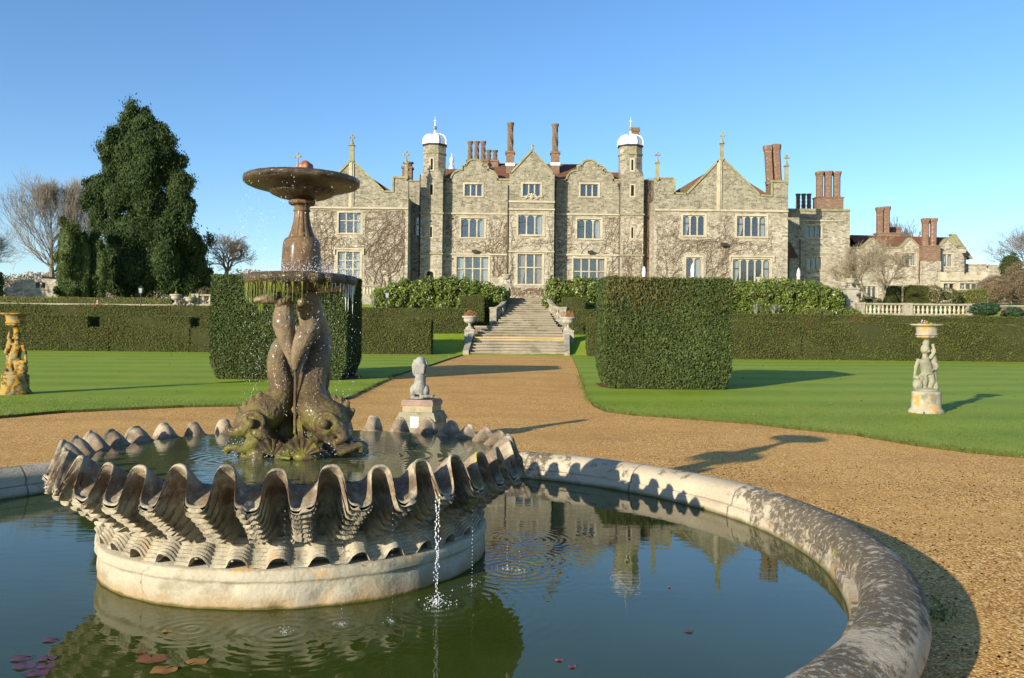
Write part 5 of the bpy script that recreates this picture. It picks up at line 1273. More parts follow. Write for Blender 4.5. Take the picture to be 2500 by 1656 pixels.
# ------------------------------------------------------------ manor house
ZB=2.6
YW,YC,YB,YT=76.8,80.0,78.4,79.0
def arched(x0,x1,z0,z1,k=8):
    w=x1-x0; h=w*.42; pts=[(x0,z0),(x1,z0),(x1,z1-h)]
    for i in range(1,k): 
        a=PI*i/k; pts.append(((x0+x1)/2+w/2*cos(a),z1-h+h*sin(a)**.8))
    pts.append((x0,z1-h)); return pts
def rc(x0,x1,z0,z1): return [(x0,z0),(x1,z0),(x1,z1),(x0,z1)]
def window(parent,x0,x1,z0,z1,Y,nl,trans=(),arch=False,sur=.2,hood=False,curt='',label=None,bars=False,stone='trim'):
    """returns the wall opening; trans: heights (0..1) of transoms"""
    mt=.085 if nl>1 else 0; fr=.05; m=MB()
    lw=(x1-x0-2*fr-(nl-1)*mt*1.3)/nl; zs=[z0+fr]+[z0+(z1-z0)*t for t in trans]+[z1-fr]
    holes=[]; lights=[]
    for i in range(nl):
        a=x0+fr+i*(lw+mt*1.3)
        for j in range(len(zs)-1):
            b0=zs[j]+(.04 if j else 0); b1=zs[j+1]-(.04 if j<len(zs)-2 else 0)
            top=j==len(zs)-2
            holes.append(arched(a,a+lw,b0,b1) if (arch and top) else rc(a,a+lw,b0,b1)); lights.append((a,a+lw,b0,b1,i,j))
    m.wall(rc(x0+.002,x1-.002,z0+.002,z1-.002),holes,Y+.10,.14)
    s=sur*.72; m.wall(rc(x0-s,x1+s,z0-s*.7,z1+s),[rc(x0,x1,z0,z1)],Y-.035,.034)
    m.box(x0-s-.03,x1+s+.03,Y-.09,Y-.036,z0-s*.7,z0-s*.7+.10)
    if hood:
        m.box(x0-s-.16,x1+s+.16,Y-.15,Y-.002,z1+s+.002,z1+s+.13)
        for sx in (x0-s-.16,x1+s+.04): m.box(sx,sx+.12,Y-.15,Y-.002,z1+s-.38,z1+s)
    f=m.build('window',M[stone],parent)
    if label: f['label']=label
    m=MB(); m.add([(x0,Y+.20,z0),(x1,Y+.20,z0),(x1,Y+.20,z1),(x0,Y+.20,z1)],[(0,1,2,3)]); 
    m.build('glass',M['glass'],f)
    m=MB(); m.add([(x0,Y+.50,z0),(x1,Y+.50,z0),(x1,Y+.50,z1),(x0,Y+.50,z1)],[(0,1,2,3)]); m.build('dark_room',M['dark'],f)
    if curt:
        m=MB()
        sides={'l':[0],'r':[nl-1],'b':[0,nl-1],'m':[nl//2]}[curt[0]]
        for sd_ in sides:
            a=x0+fr+sd_*(lw+mt*1.3); 
            def fn(i,j,a=a,sd_=sd_):
                u=i/12; v=j/6; w=lw*(1.0-.45*(v<.5)*(1-v*2)*1.0)
                xx=a+u*w if sd_==0 else a+lw-u*w
                return (xx,Y+.34+.025*sin(u*24),z0+(z1-z0)*v)
            m.grid(12,6,fn,False,0,True)
        m.build('curtain',M['curtain_pink' if 'p' in curt else 'curtain'],f)
    if bars:
        m=MB()
        for (a,b,c,d,i,j) in lights:
            if i in bars: m=MB(); m.box(a,b,Y+.17,Y+.195,c+(d-c)*.62,c+(d-c)*.62+.05); m.box(a,a+.03,Y+.172,Y+.193,c,d); m.box(b-.03,b,Y+.172,Y+.193,c,d); m.build('casement',M['iron'],f)
    return rc(x0,x1,z0,z1)
house=thing('manor_house','large grey ragstone manor with shaped gables, twin domed turrets, tall brick chimneys and leaded windows','house',(W(1290,700,78)[0],80,ZB))
H=house
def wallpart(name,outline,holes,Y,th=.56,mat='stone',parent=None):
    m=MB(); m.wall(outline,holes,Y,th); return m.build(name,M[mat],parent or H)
def px2(pts,conv,Y): return [W(*conv(*p),Y) for p in pts]
def coping_line(pts,Y,w=.34,h=.14,name='coping',mat='coping',parent=None,front=.10,mb=None):
    """stone coping following (x,z) points along the top of a wall"""
    m=mb or MB()
    for a,b in zip(pts,pts[1:]):
        dx,dz=b[0]-a[0],b[1]-a[1]; L=math.hypot(dx,dz)
        if L<1e-4: continue
        nx,nz=-dz/L*h,dx/L*h
        if nz<0 : nx,nz=-nx,-nz
        vs=[(a[0],Y-front,a[1]-.0),(b[0],Y-front,b[1]),(b[0]+nx,Y-front,b[1]+nz),(a[0]+nx,Y-front,a[1]+nz)]
        vs+=[(x,Y+w,z) for x,_,z in vs]
        m.add(vs,[(0,1,2,3),(7,6,5,4),(0,4,5,1),(1,5,6,2),(2,6,7,3),(3,7,4,0)])
    if mb is None: return m.build(name,M[mat],parent or H)
def string(x0,x1,z,Y,h=.13,d=.11,mb=None): 
    (mb or _s).box(x0,x1,Y-d,Y+.02,z-h/2,z+h/2)
def pinnacle(px,conv,ypx_bot,ypx_top,ypx_shaft,Y,wpx=28,parent=None):
    """square shaft with ogee cap and a cross; conv pixel space"""
    x,zb=W(*conv(px,ypx_bot),Y); zs=W(*conv(px,ypx_shaft),Y)[1]; zt=W(*conv(px,ypx_top),Y)[1]; sc_z=3.137 if conv in (A,B) else (2.959 if conv is C else 1.)
    w=wpx/sc_z*Y/F; y=Y-.05
    m=MB(); m.frustum(x,y,zb,zs,w,w*.9,w*.9,w*.9); h=zt-zs
    m.frustum(x,y,zb-.25,zb,.02,w*1.2,.02,w); m.frustum(x,y,zs,zs+h*.06,w*.95,w*1.5); m.frustum(x,y,zs+h*.06,zs+h*.12,w*1.5,w*1.1)
    m.lathe([(w*.55,0),(w*.42,h*.14),(w*.22,h*.30),(w*.16,h*.44),(w*.26,h*.48),(w*.14,h*.53),(w*.12,h*.6)],8,(x,y,zs+h*.12))
    zc=zs+h*.80; r=h*.17
    m.box(x-.055,x+.055,y-.05,y+.05,zs+h*.68,zt); m.box(x-r,x-.056,y-.05,y+.05,zc-.055,zc+.055); m.box(x+.056,x+r,y-.05,y+.05,zc-.055,zc+.055)
    for sx,sz in ((-r,0),(r,0),(0,zt-zc)): m.ball((x+sx,y,zc+sz),.09,8,6)
    m.build('pinnacle',M['coping'],parent or H)
def zA(y,Y,px=1000): return W(A(400,y)[0] if px is None else px,A(0,y)[1],Y)[1]
# ---- wings
def wing(conv,xs_,name_seed,strY,apex,lo,corn,body_bottom=ZB,pins=None,wins=(),sc_=3.137):
    """xs_: left,right px; strY string px y; apex (x,y); lo: list of gable outline points left->right in px"""
    o=px2(lo,conv,YW); x0=o[0][0]; x1=o[-1][0]
    outline=[(x0,body_bottom),(x1,body_bottom)]+o[::-1]
    holes=[window(H,*rect(conv(*w['a']),conv(*w['b']),YW),YW,w['n'],w.get('t',()),w.get('arch',False),curt=w.get('c',''),hood=w.get('hood',False),bars=w.get('bars',()),sur=.22,label=w.get('label')) for w in wins]
    wallpart('wing_wall',outline,holes,YW)
    coping_line(o,YW,.6)
    # side walls and bodies behind
    zlo=min(p[1] for p in o)
    m=MB(); m.box(x0+.004,x0+.5,YW+.562,YW+15,body_bottom,zlo-.3); m.box(x1-.5,x1-.004,YW+.562,YW+15,body_bottom,zlo-.3); m.build('side_wall',M['stone'],H)
    # gabled roof running back
    ax,az=W(*conv(*apex),YW); e0,e1=o[0][0]+.3,o[-1][0]-.3; az-=.35; ze=zlo-.25
    m=MB(); vs=[(e0,YW+.565,ze-.2),(ax,YW+.565,az),(e1,YW+.565,ze-.2),(e0,YW+15,ze-.2),(ax,YW+15,az),(e1,YW+15,ze-.2)]
    # keep roof within the gable slopes
    m.add(vs,[(0,1,4,3),(1,2,5,4),(0,2,1),(3,4,5)]); m.build('roof',M['tile'],H)
    m=MB(); zs=W(*conv((apex[0]),strY),YW)[1]; string(x0,x1,zs,YW,.15,.13,m); sx=W(*conv(apex[0],0),YW)[0]
    m.box(sx-.20,sx+.20,YW-.10,YW-.001,zs+.08,az+.2); m.box(sx-.07,sx+.07,YW-.17,YW-.101,zs+.0,az+.2); m.box(x0,x1,YW-.08,YW-.0,body_bottom,body_bottom+1.0)
    m.build('string_course',M['trim'],H)
    for p in pins: pinnacle(*p[:1],conv,*p[1:4],YW,p[4] if len(p)>4 else 28)
    return x0,x1,zlo
lA=[(60,545),(185,545),(185,655),(250,655),(495,412),(740,655),(805,655),(805,545),(930,545)]
wxl=wing(A,None,0,775,(495,412),lA,None,pins=[(78,545,355,480,26),(495,415,215,300,34),(912,545,345,440,26)],
 wins=[dict(a=(395,812),b=(565,970),n=3,t=(.62,),c='r'),dict(a=(388,1112),b=(560,1365),n=3,t=(.48,.74),c='b',hood=True)])
lB=[(1255,550),(1400,550),(1400,668),(1500,674),(1770,395)]
lo=[B(*p) for p in lB]+[C(465,527),C(556,532),C(545,424),C(672,430)]
lo=[(x,y) for x,y in lo]
idn=lambda x,y:(x,y)
wR=[dict(a=B(1470,832),b=B(1637,988),n=3,arch=True,c='l',bars=(0,)),dict(a=C(298,672),b=C(510,822),n=4,arch=True,c='b',bars=(0,3)),
    dict(a=B(1492,1155),b=B(1612,1365),n=2,arch=True,c='r'),dict(a=C(266,985),b=C(536,1165),n=5,arch=True,c='b',hood=True,bars=(0,4))]
lo[6]=(lo[7][0],lo[6][1])
wxr=wing(idn,None,1,C(0,632)[1],B(1770,395),lo,None,pins=[(B(1273,0)[0],B(0,550)[1],B(0,350)[1],B(0,435)[1],26/3.137),(B(1771,0)[0],B(0,398)[1],B(0,200)[1],B(0,285)[1],28/3.137),(C(657,0)[0],C(0,425)[1],C(0,232)[1],C(0,315)[1],28/3.137)],wins=wR)
# ---- central range
def shaped(conv,x0,x1,yp,cx,half_outer=175,yt=None,mir=1):
    """outline points (px) of a shaped gable top between x0 and x1; parapet yp"""
    sh=yp-78; st=yp-110; top=yp-155
    pts=[(x0,yp)]
    for k in range(9): a=k/8*PI/2; pts.append((cx-half_outer+75*(1-cos(a)),yp-75*sin(a)))
    pts+=[(cx-100,st),(cx-62,st)]
    for k in range(1,12): a=PI-k/12*PI; pts.append((cx+58*cos(a),st-46*sin(a)))
    pts+=[(cx+62,st),(cx+100,st)]
    for k in range(9): a=PI/2*(1-k/8); pts.append((cx+half_outer-75*(1-cos(a)),yp-75*sin(a)))
    pts.append((x1,yp)); return pts
def central(conv,x0,x1,yp,cx,wins,ystr,label=None):
    o=px2(shaped(conv,x0,x1,yp,cx),conv,YC)
    outline=[(o[0][0],ZB),(o[-1][0],ZB)]+o[::-1]
    holes=[window(H,*rect(conv(*w['a']),conv(*w['b']),YC),YC,w['n'],w.get('t',()),w.get('arch',False),curt=w.get('c',''),sur=.2,bars=w.get('bars',()),hood=w.get('hood',False)) for w in wins]
    wallpart('front_wall',outline,holes,YC); coping_line(o,YC,.6)
    m=MB()
    for y in ystr: string(o[0][0],o[-1][0],W(*conv((x0+x1)/2,y),YC)[1],YC,.13,.11,m)
    m.build('string_course',M['trim'],H); return o
oL=central(A,1185,1712,562,1435,[dict(a=(1362,592),b=(1495,685),n=3),dict(a=(1335,855),b=(1515,1003),n=3,arch=True,c='r',bars=(0,)),dict(a=(1300,1152),b=(1545,1350),n=4,t=(.55,),c='b')],(820,1132))
oR=central(B,470,1002,566,755,[dict(a=(683,592),b=(820,688),n=3),dict(a=(657,862),b=(840,1013),n=3,arch=True,c='r',bars=(0,)),dict(a=(627,1165),b=(870,1370),n=4,t=(.52,),c='rp')],(825,1137))
# central projecting bay
lb=[(138,560),(138,512),(150,512),(312,337),(472,516),(484,516),(484,560)]
o=px2(lb,B,YB); x0,x1=o[0][0],o[-1][0]
wb=[dict(a=(240,590),b=(375,684),n=3),dict(a=(205,828),b=(395,982),n=3,arch=True,c='r',bars=(0,)),dict(a=(200,1130),b=(390,1363),n=3,t=(.56,),c='bp')]
holes=[window(H,*rect(B(*w['a']),B(*w['b']),YB),YB,w['n'],w.get('t',()),w.get('arch',False),curt=w.get('c',''),sur=.22,bars=w.get('bars',())) for w in wb]
wallpart('bay_wall',[(x0,ZB),(x1,ZB)]+o[::-1],holes,YB,.56); coping_line(o[1:-1],YB,.6)
m=MB(); m.box(x0+.004,x0+.5,YB+.562,YC+.5,ZB,o[0][1]-.1); m.box(x1-.5,x1-.004,YB+.562,YC+.5,ZB,o[0][1]-.1); m.build('side_wall',M['stone'],H)
m=MB(); za=o[3][1]-.3; xm=o[3][0]; m.add([(x0+.2,YB+.565,o[1][1]-.1),(xm,YB+.565,za),(x1-.2,YB+.565,o[1][1]-.1),(x0+.2,YC+6,o[1][1]-.1),(xm,YC+6,za),(x1-.2,YC+6,o[1][1]-.1)],[(0,1,4,3),(1,2,5,4),(0,2,1)]); m.build('roof',M['tile'],H)
m=MB()
for y in (728,787,1112): string(x0-.04,x1+.04,W(*B(310,y),YB)[1],YB,.16 if y<740 else .12,.14,m)
m.build('string_course',M['trim'],H)
m=MB(); xm,zc_=W(*B(308,690),YB); 
for k in range(9): a=PI*k/8; m.ball((xm+.42*cos(a),YB-.06,zc_-.08+.30*sin(a)),(.10,.06,.09),8,6)
m.ball((xm,YB-.07,zc_),(.16,.07,.2),10,8); m.ball((xm-.5,YB-.06,zc_-.12),(.12,.05,.07),8,6); m.ball((xm+.5,YB-.06,zc_-.12),(.12,.05,.07),8,6); m.build('carved_crest',M['trim'],H)
x_,z_=W(*B(313,337),YB); m=MB(); m.lathe([(.12,0),(.05,.2),(.13,.36),(.03,.5)],8,(x_,YB+.1,z_+.1)); m.build('finial',M['coping'],H)
# recesses beside the turrets
a0=W(*A(925,565),YC)[0]; a1=W(*A(1190,565),YC)[0]; zt=W(*A(970,572),YC)[1]
hw=window(H,*rect(A(968,842),A(1012,990),YC),YC,1,(.6,),sur=.12)
wallpart('recess_wall',rc(a0,a1,ZB,zt),[hw],YC+.001); coping_line([(a0,zt),(a1,zt)],YC,.6)
b0=W(*B(995,560),YC)[0]; b1=W(*B(1262,560),YC)[0]; zt2=W(*B(1200,570),YC)[1]
wallpart('recess_wall',rc(b0,b1,ZB,zt2),[],YC+.001); coping_line([(b0,zt2),(b1,zt2)],YC,.6)
# main tiled roof
zl=W(*A(1600,432),87)[1]; xr0=W(*A(1190,475),87)[0]; 
m=MB(); ze=W(*A(1500,560),YC)[1]-.3
xa=W(*A(1480,432),87)[0]; xb=W(*B(845,436),87)[0]; xe0=W(*A(1190,500),YC)[0]; xe1=W(*B(1015,520),YC)[0]; zl=W(*A(1700,432),87)[1]
m.add([(xe0,YC+.5,ze),(xe1,YC+.5,ze),(xb,87,zl),(xa,87,zl),(xe0-.5,95,ze),(xe1+.5,95,ze)],[(0,1,2,3),(5,4,3,2),(1,5,2),(0,3,4)]); 
zr2=W(*A(1250,474),84)[1]; x20=W(*A(1150,474),84)[0]; x21=W(*A(1450,474),84)[0]; m.add([(x20,YC+.52,ze-.02),(x21,YC+.52,ze-.02),(x21,84,zr2),(x20,84,zr2),(x20,90,ze),(x21,90,ze)],[(0,1,2,3),(3,2,5,4)])
x20=W(*B(800,500),84)[0]; x21=W(*B(1010,500),84)[0]; zr2=W(*B(900,500),84)[1]; m.add([(x20,YC+.52,ze-.02),(x21,YC+.52,ze-.02),(x21,84,zr2),(x20,84,zr2)],[(0,1,2,3)])
m.build('roof',M['tile'],H)
# ---- turrets
def turret(conv,low,upoct,ylow_top,ydome0,ydome1,slits,ystr,fin):
    xl,xr2=W(*conv(low[0],800),YT)[0],W(*conv(low[1],800),YT)[0]; w=xr2-xl; cx=(xl+xr2)/2
    ux0,ux1=W(*conv(upoct[0],400),YT)[0],W(*conv(upoct[1],400),YT)[0]; r=(ux1-ux0)/2/cos(PI/8)*1.0; ucx=(ux0+ux1)/2; cy=YT+ (ux1-ux0)/2
    z1=W(*conv(low[0]+60,ylow_top),YT)[1]; z2=W(*conv(upoct[0]+60,ydome0),YT)[1]
    t=MB(); t.box(xl,xr2,YT,YT+w,ZB,z1-.5); 
    # chamfer from square to octagon
    rr=r*cos(PI/8)
    sq=[(xl,YT),(xr2,YT),(xr2,YT+w),(xl,YT+w)]
    oc=[(ucx+r*cos(PI/8+k*PI/4),cy+r*sin(PI/8+k*PI/4)) for k in range(8)]
    vs=[(x,y,z1-.5) for x,y in sq]+[(x,y,z1+.25) for x,y in oc]
    # octagon index order: k=0 is +x side (22.5deg) going ccw
    fs=[(0,1,4+6,4+5),(1,2,4+0,4+7),(2,3,4+2,4+1),(3,0,4+4,4+3),(1,4+7,4+6),(2,4+1,4+0),(3,4+3,4+2),(0,4+5,4+4)]
    t.add(vs,fs)
    t.lathe([(r,z1+.25),(r,z2)],8,(ucx,cy,0),a0=PI/8,smooth=False,cap=False)
    tw=t.build('turret',M['stone'],H)
    zd=W(*conv(upoct[0]+60,ydome1),YT)[1]; hd=zd-z2; R_=r*1.10
    m=MB(); m.lathe([(r*1.04,z2-.02),(R_,z2+.02),(R_,z2+.10),(r*1.02,z2+.14)],8,(ucx,cy,0),a0=PI/8,smooth=False); m.build('eaves',M['iron'],tw)
    m=MB(); pr=[(R_*1.02,.12),(R_*.985,.16),(R_*.97,hd*.30),(R_*.94,hd*.52),(R_*.86,hd*.72),(R_*.70,hd*.88),(R_*.42,hd*.98),(.14,hd*1.03),(.10,hd*1.18),(.05,hd*1.42)]
    m.lathe([(a,z2+b) for a,b in pr],8,(ucx,cy,0),a0=PI/8,smooth=False)
    for k in range(8):
        a=PI/8+k*PI/4; m.tube([(ucx+(p[0]+.01)*cos(a),cy+(p[0]+.01)*sin(a),z2+p[1]) for p in pr[:8]],.035,5)
    m.build('dome',M['lead'],tw)
    zf=W(*conv(upoct[0]+60,fin),YT)[1]; m=MB(); m.ball((ucx,cy,z2+hd*1.47),(.16,.16,.19),12,8); m.lathe([(.06,z2+hd*1.55),(.12,z2+hd*1.6),(.05,z2+hd*1.66)],8,(ucx,cy,0)); m.build('ball_finial',M['coping'],tw)
    m=MB(); m.lathe([(.045,z2+hd*1.66),(.02,zf),(.0,zf+.03)],6,(ucx,cy,0)); m.box(ucx-.12,ucx+.12,cy-.01,cy+.01,zf-.35,zf-.31); m.build('spike',M['lead'],tw)
    for (a,b,c,d) in slits:
        s0,s1,s2,s3=rect(conv(a,c),conv(b,d),YT); yy=YT if s3<z1-.3 else cy-rr
        m=MB(); m.wall(rc(s0-.12,s1+.12,s2-.12,s3+.12),[rc(s0,s1,s2,s3)],yy-.03,.12); sl=m.build('slit_window',M['trim'],tw)
        m=MB(); m.add([(s0,yy-.006,s2),(s1,yy-.006,s2),(s1,yy-.006,s3),(s0,yy-.006,s3)],[(0,1,2,3)]); m.build('slit_glass',M['dark'],sl)
    m=MB()
    for y in ystr: zz=W(*conv(low[0]+60,y),YT)[1]; m.box(xl-.08,xr2+.08,YT-.10,YT+w,zz-.06,zz+.06)
    m.lathe([(r+.01,z2-.75),(r+.07,z2-.72),(r+.07,z2-.62),(r+.01,z2-.58)],8,(ucx,cy,0),a0=PI/8,smooth=False,cap=False)
    m.build('string_course',M['coping'],tw)
    return xl,xr2,w
turret(A,(1022,1192),(1040,1207),490,285,187,[(1100,1117,395,478),(1097,1117,595,675),(1098,1112,920,1000)],(815,1127),52)
turret(B,(996,1167),(990,1165),490,293,193,[(1074,1090,402,485),(1071,1094,600,683),(1073,1087,925,1008)],(825,1139),55)
m=MB(); dx0,dx1,dz0,dz1=rect(A(1070,1262),A(1122,1340),YT); m.wall(arched(dx0-.2,dx1+.2,dz0,dz1+.2),[arched(dx0,dx1,dz0-.01+.02,dz1)],YT-.05,.049); dr=m.build('arched_door',M['trim'],H)
m=MB(); m.wall(arched(dx0,dx1,dz0+.02,dz1),[],YT-.012,.01); m.build('door_leaf',M['dark'],dr)
# downpipes, hoppers, lamps, alarm box
def pipe(conv,px,y0,y1,Y,hop=True):
    x,z1=W(*conv(px,y0),Y); z0=W(*conv(px,y1),Y)[1]; m=MB(); m.tube([(x,Y-.12,z0),(x,Y-.12,z1)],.06,8)
    if hop: m.frustum(x,Y-.14,z1-.15,z1+.35,.16,.42,.14,.24)
    m.build('downpipe',M['iron'],H)
pipe(B,985,620,1400,YC); pipe(B,489,600,1400,YC); pipe(A,1197,590,1400,YC); pipe(A,1022,520,1300,YC-.1,False); pipe(A,1697,600,1300,YC,False)
for conv,a,b,Y in ((A,1440,1110,YC),(B,757,1117,YC),(C,197,880,YW)):
    x,z=W(*conv(a,b),Y); m=MB(); m.box(x-.03,x+.03,Y-.25,Y-.0,z+.02,z+.08); m.frustum(x,Y-.34,z-.14,z+.12,.42,.50,.2,.26); m.build('floodlight',M['iron'],H)
# ---- chimneys
def twist(conv,x0,x1,yt,yb,Y,base=None,r_=1.0,turns=2.2,parent=None,mat='chim'):
    xa,xb,zb,zt=rect(conv(x0,yt),conv(x1,yb),Y); cx=(xa+xb)/2; R_=(xb-xa)/2; h=zt-zb; y=Y+R_; m=MB(); n=32
    def fn(i,j):
        t=j/40; a=2*PI*i/n
        if t<.10: r=R_*.95*(1-.15*(t/.10)); lob=0
        elif t<.86: r=R_*(.80-.10*((t-.1)/.76)); lob=.13
        else: u=(t-.86)/.14; r=R_*(.74+.26*(math.floor(u*4)/4)); lob=0
        if lob: r*=1+lob*cos(4*a+turns*2*PI*t)+.05*cos(n*.5*a+t*60)
        return (cx+r*cos(a),y+r*sin(a),zb+h*t)
    m.grid(n,40,fn,True,0,False); m.lathe([(R_*1.0,0),(R_*1.0,.12)],12,(cx,y,zt-.02)); 
    s=m.build('twisted_shaft',M[mat],parent or H)
    return cx,y,R_
def chimbase(conv,a,b,Y,parent,mat='brick',d=1.0,flash=True):
    xa,xb,zb,zt=rect(conv(*a),conv(*b),Y); m=MB(); m.box(xa,xb,Y-.1,Y+d,zb-2,zt); m.box(xa-.08,xb+.08,Y-.18,Y+d+.08,zt,zt+.16); o_=m.build('chimney',M[mat],parent)
    if flash: m=MB(); m.box(xa-.06,xb+.06,Y-.14,Y+.2,zb-.05,zb+.22); m.build('lead_flashing',M['lead'],o_)
    return o_
YCH=84
c_=chimbase(A,(1680,352),(1743,448),YCH,H); twist(A,1683,1742,120,352,YCH,parent=c_)
c_=chimbase(B,(459,355),(522,445),YCH,H); twist(B,460,519,130,358,YCH,parent=c_)
YG=86; c_=chimbase(A,(1378,418),(1620,470),YG,H,flash=False)
for a,b,t_ in ((1379,1425,265),(1429,1476,265),(1479,1526,265),(1523,1568,333),(1571,1617,335)): twist(A,a,b,t_,430,YG,turns=3,parent=c_)
c_=chimbase(A,(882,470),(955,560),82,H,flash=False); twist(A,880,965,425,470,82,turns=.5,parent=c_,mat='brick')
xs_,zs_=W(*A(1262,470),88); zt_=W(*A(1262,362),88)[1]; m=MB(); m.lathe([(.35,-.6),(.3,0),(.12,.45),(.22,.62),(.22,.95),(.07,1.05),(.05,1.5),(.015,zt_-zs_)],8,(xs_,88,zs_)); m.build('lead_spirelet',M['lead'],H)
m=MB(); xq,zq=W(*B(1107,190),86); m.box(xq-.35,xq+.35,86,86.7,zq-6,zq+.1); m.box(xq-.42,xq+.42,85.92,86.78,zq+.1,zq+.42); m.build('chimney',M['chim'],H)
# broad brick stack behind the right wing
def shaft(m,x0,x1,Y,z0,z1,d,lean=0,n=6):
    w=x1-x0; cx=(x0+x1)/2
    def oct_(z,k,dx=0):
        ww,dd=w*k,d*k; c=.22
        return [(cx+dx+ww*(-.5+c),Y+d/2-dd/2,z),(cx+dx+ww*(.5-c),Y+d/2-dd/2,z),(cx+dx+ww*.5,Y+d/2-dd*(.5-c),z),(cx+dx+ww*.5,Y+d/2+dd*(.5-c),z),(cx+dx+ww*(.5-c),Y+d/2+dd/2,z),(cx+dx+ww*(-.5+c),Y+d/2+dd/2,z),(cx+dx-ww*.5,Y+d/2+dd*(.5-c),z),(cx+dx-ww*.5,Y+d/2-dd*(.5-c),z)]
    h=z1-z0; lv=[(0,1.15),(.05,1.15),(.055,1.0),(.80,1.0),(.83,1.08),(.86,1.08),(.88,1.17),(.92,1.26),(.95,1.30),(1.,1.30)]
    V=[]; 
    for t,k in lv: V+=oct_(z0+h*t,k*.80,lean*t)
    fs=[(j*8+i,j*8+(i+1)%8,(j+1)*8+(i+1)%8,(j+1)*8+i) for j in range(len(lv)-1) for i in range(8)]+[tuple((len(lv)-1)*8+i for i in range(8))]
    m.add(V,fs)
def stack(conv,shafts,yt,yb,Y,base,parent,lean=0,mat='brick',d=1.0,name='chimney',bmat=None):
    m=MB(); 
    xa,xb,zb,zt=rect(conv(*base[0]),conv(*base[1]),Y); m.box(xa,xb,Y-.05,Y+d+.1,zb,zt); m.box(xa-.07,xb+.07,Y-.12,Y+d+.17,zt,zt+.10); c=m.build(name,M[bmat or mat],parent)
    for (a,b,t_) in shafts:
        sx0,sx1,s0,s1=rect(conv(a,t_),conv(b,yb),Y); m=MB(); shaft(m,sx0,sx1,Y,s0,s1,d,lean); m.build('chimney_shaft',M[mat],c)
    return c
stack(C,[(522,585,155),(580,643,146)],None,440,80,((532,420),(640,560)),H,lean=-.22)
# ---- tower block right of the right wing
YK=83
x0,x1=W(*C(660,800),YK)[0],W(*C(1115,800),YK)[0]; zt=W(*C(900,636),YK)[1]
h1=window(H,*rect(C(795,742),C(905,830),YK),YK,3,(),True,sur=.2); h2=window(H,*rect(C(806,970),C(910,1062),YK),YK,3,(),False,sur=.15)
wallpart('tower_wall',rc(x0,x1,ZB,zt),[h1,h2],YK); coping_line([(x0,zt),(x1,zt)],YK,.6,h=.2)
m=MB(); m.box(x0+.005,x1-.005,YK+.562,YK+9,ZB,zt-.02); m.build('tower_block',M['stone'],H)
m=MB(); xa,xb=W(*C(748,705),YK)[0],W(*C(1066,705),YK)[0]; string(xa,xb,W(*C(900,706),YK)[1],YK,.12,.12,m); string(xa-.3,xb-.8,W(*C(860,940),YK)[1],YK,.1,.1,m); m.build('string_course',M['trim'],H)
stack(C,[(885,937,345),(945,1001,341),(1010,1063,345)],None,535,86,((877,540),(1070,640)),H)
c_=stack(C,[],None,628,86.5,((722,626),(845,660)),H)
for a,b in ((728,766),(769,805),(808,845)): twist(C,a,b,515,628,86.5,turns=4,parent=c_)
# dark lean-to in the corner
x0,x1,z0,z1=rect(C(668,995),C(722,1130),YK-2); m=MB(); m.box(x0,x1,YK-2.2,YK-.01,ZB,z1+.3); zr=W(*C(680,835),YK)[1]
m.build('lean_to',M['stone'],H); m=MB(); m.add([(x0,YK-2.5,z1+.2),(x1+.1,YK-2.5,z1+.2),(x1+.1,YK-.02,zr-.4),(x0,YK-.02,zr)],[(0,1,2,3)]); m.build('lean_to_roof',M['tile'],H)
m=MB(); xx,za=W(*C(722,850),YK-1); zb=W(*C(722,1130),YK-1)[1]; m.tube([(xx,YK-2.3,zb),(xx,YK-2.3,za)],.05,6); m.build('downpipe',M['iron'],H)
# ------------------------------------------------------------ rear range on the right
YR_=84.5
rr_=thing('stone_range','lower stone range right of the manor, red tiled roof, small gables and tall brick chimneys','building',(W(2250,700,YR_)[0],YR_+3,3))
H2=rr_
gx0=W(*C(1112,900),YR_)[0]; gx1=W(*C(1957,900),YR_)[0]
prof_=[(1112,905),(1205,905),(1215,893),(1275,838),(1335,893),(1345,905),(1485,905),(1495,893),(1550,835),(1608,893),(1618,905),(1755,905),(1765,895),(1820,838),(1880,895),(1888,905),(1957,905)]
o=px2(prof_,C,YR_)
wr=[dict(a=(1238,935),b=(1302,1028),n=2),dict(a=(1515,942),b=(1590,1032),n=2,c='r'),dict(a=(1783,948),b=(1856,1040),n=2,c='b')]
holes=[window(H2,*rect(C(*w['a']),C(*w['b']),YR_),YR_,2,(),True,sur=.16,curt=w.get('c','')) for w in wr]
# ground floor: glazed arcade left, arched doorway
holes.append(window(H2,*rect(C(1170,1180),C(1305,1275),YR_),YR_,4,(),True,sur=.15)); 
dh=rect(C(1505,1185),C(1545,1290),YR_); m=MB(); m.wall(arched(dh[0]-.2,dh[1]+.2,dh[2],dh[3]+.2),[arched(dh[0],dh[1],dh[2]+.02,dh[3])],YR_-.04,.039); dd=m.build('arched_doorway',M['trim'],H2); holes.append(arched(dh[0],dh[1],dh[2]+.02,dh[3]))
m=MB(); m.box(dh[0]-.1,dh[1]+.1,YR_+.57,YR_+.6,dh[2],dh[3]+.1); m.build('dark_room',M['dark'],dd)
wallpart('front_wall',[(o[0][0],ZB),(o[-1][0],ZB)]+o[::-1],holes,YR_,.5,parent=H2); coping_line(o,YR_,.5,h=.12,parent=H2)
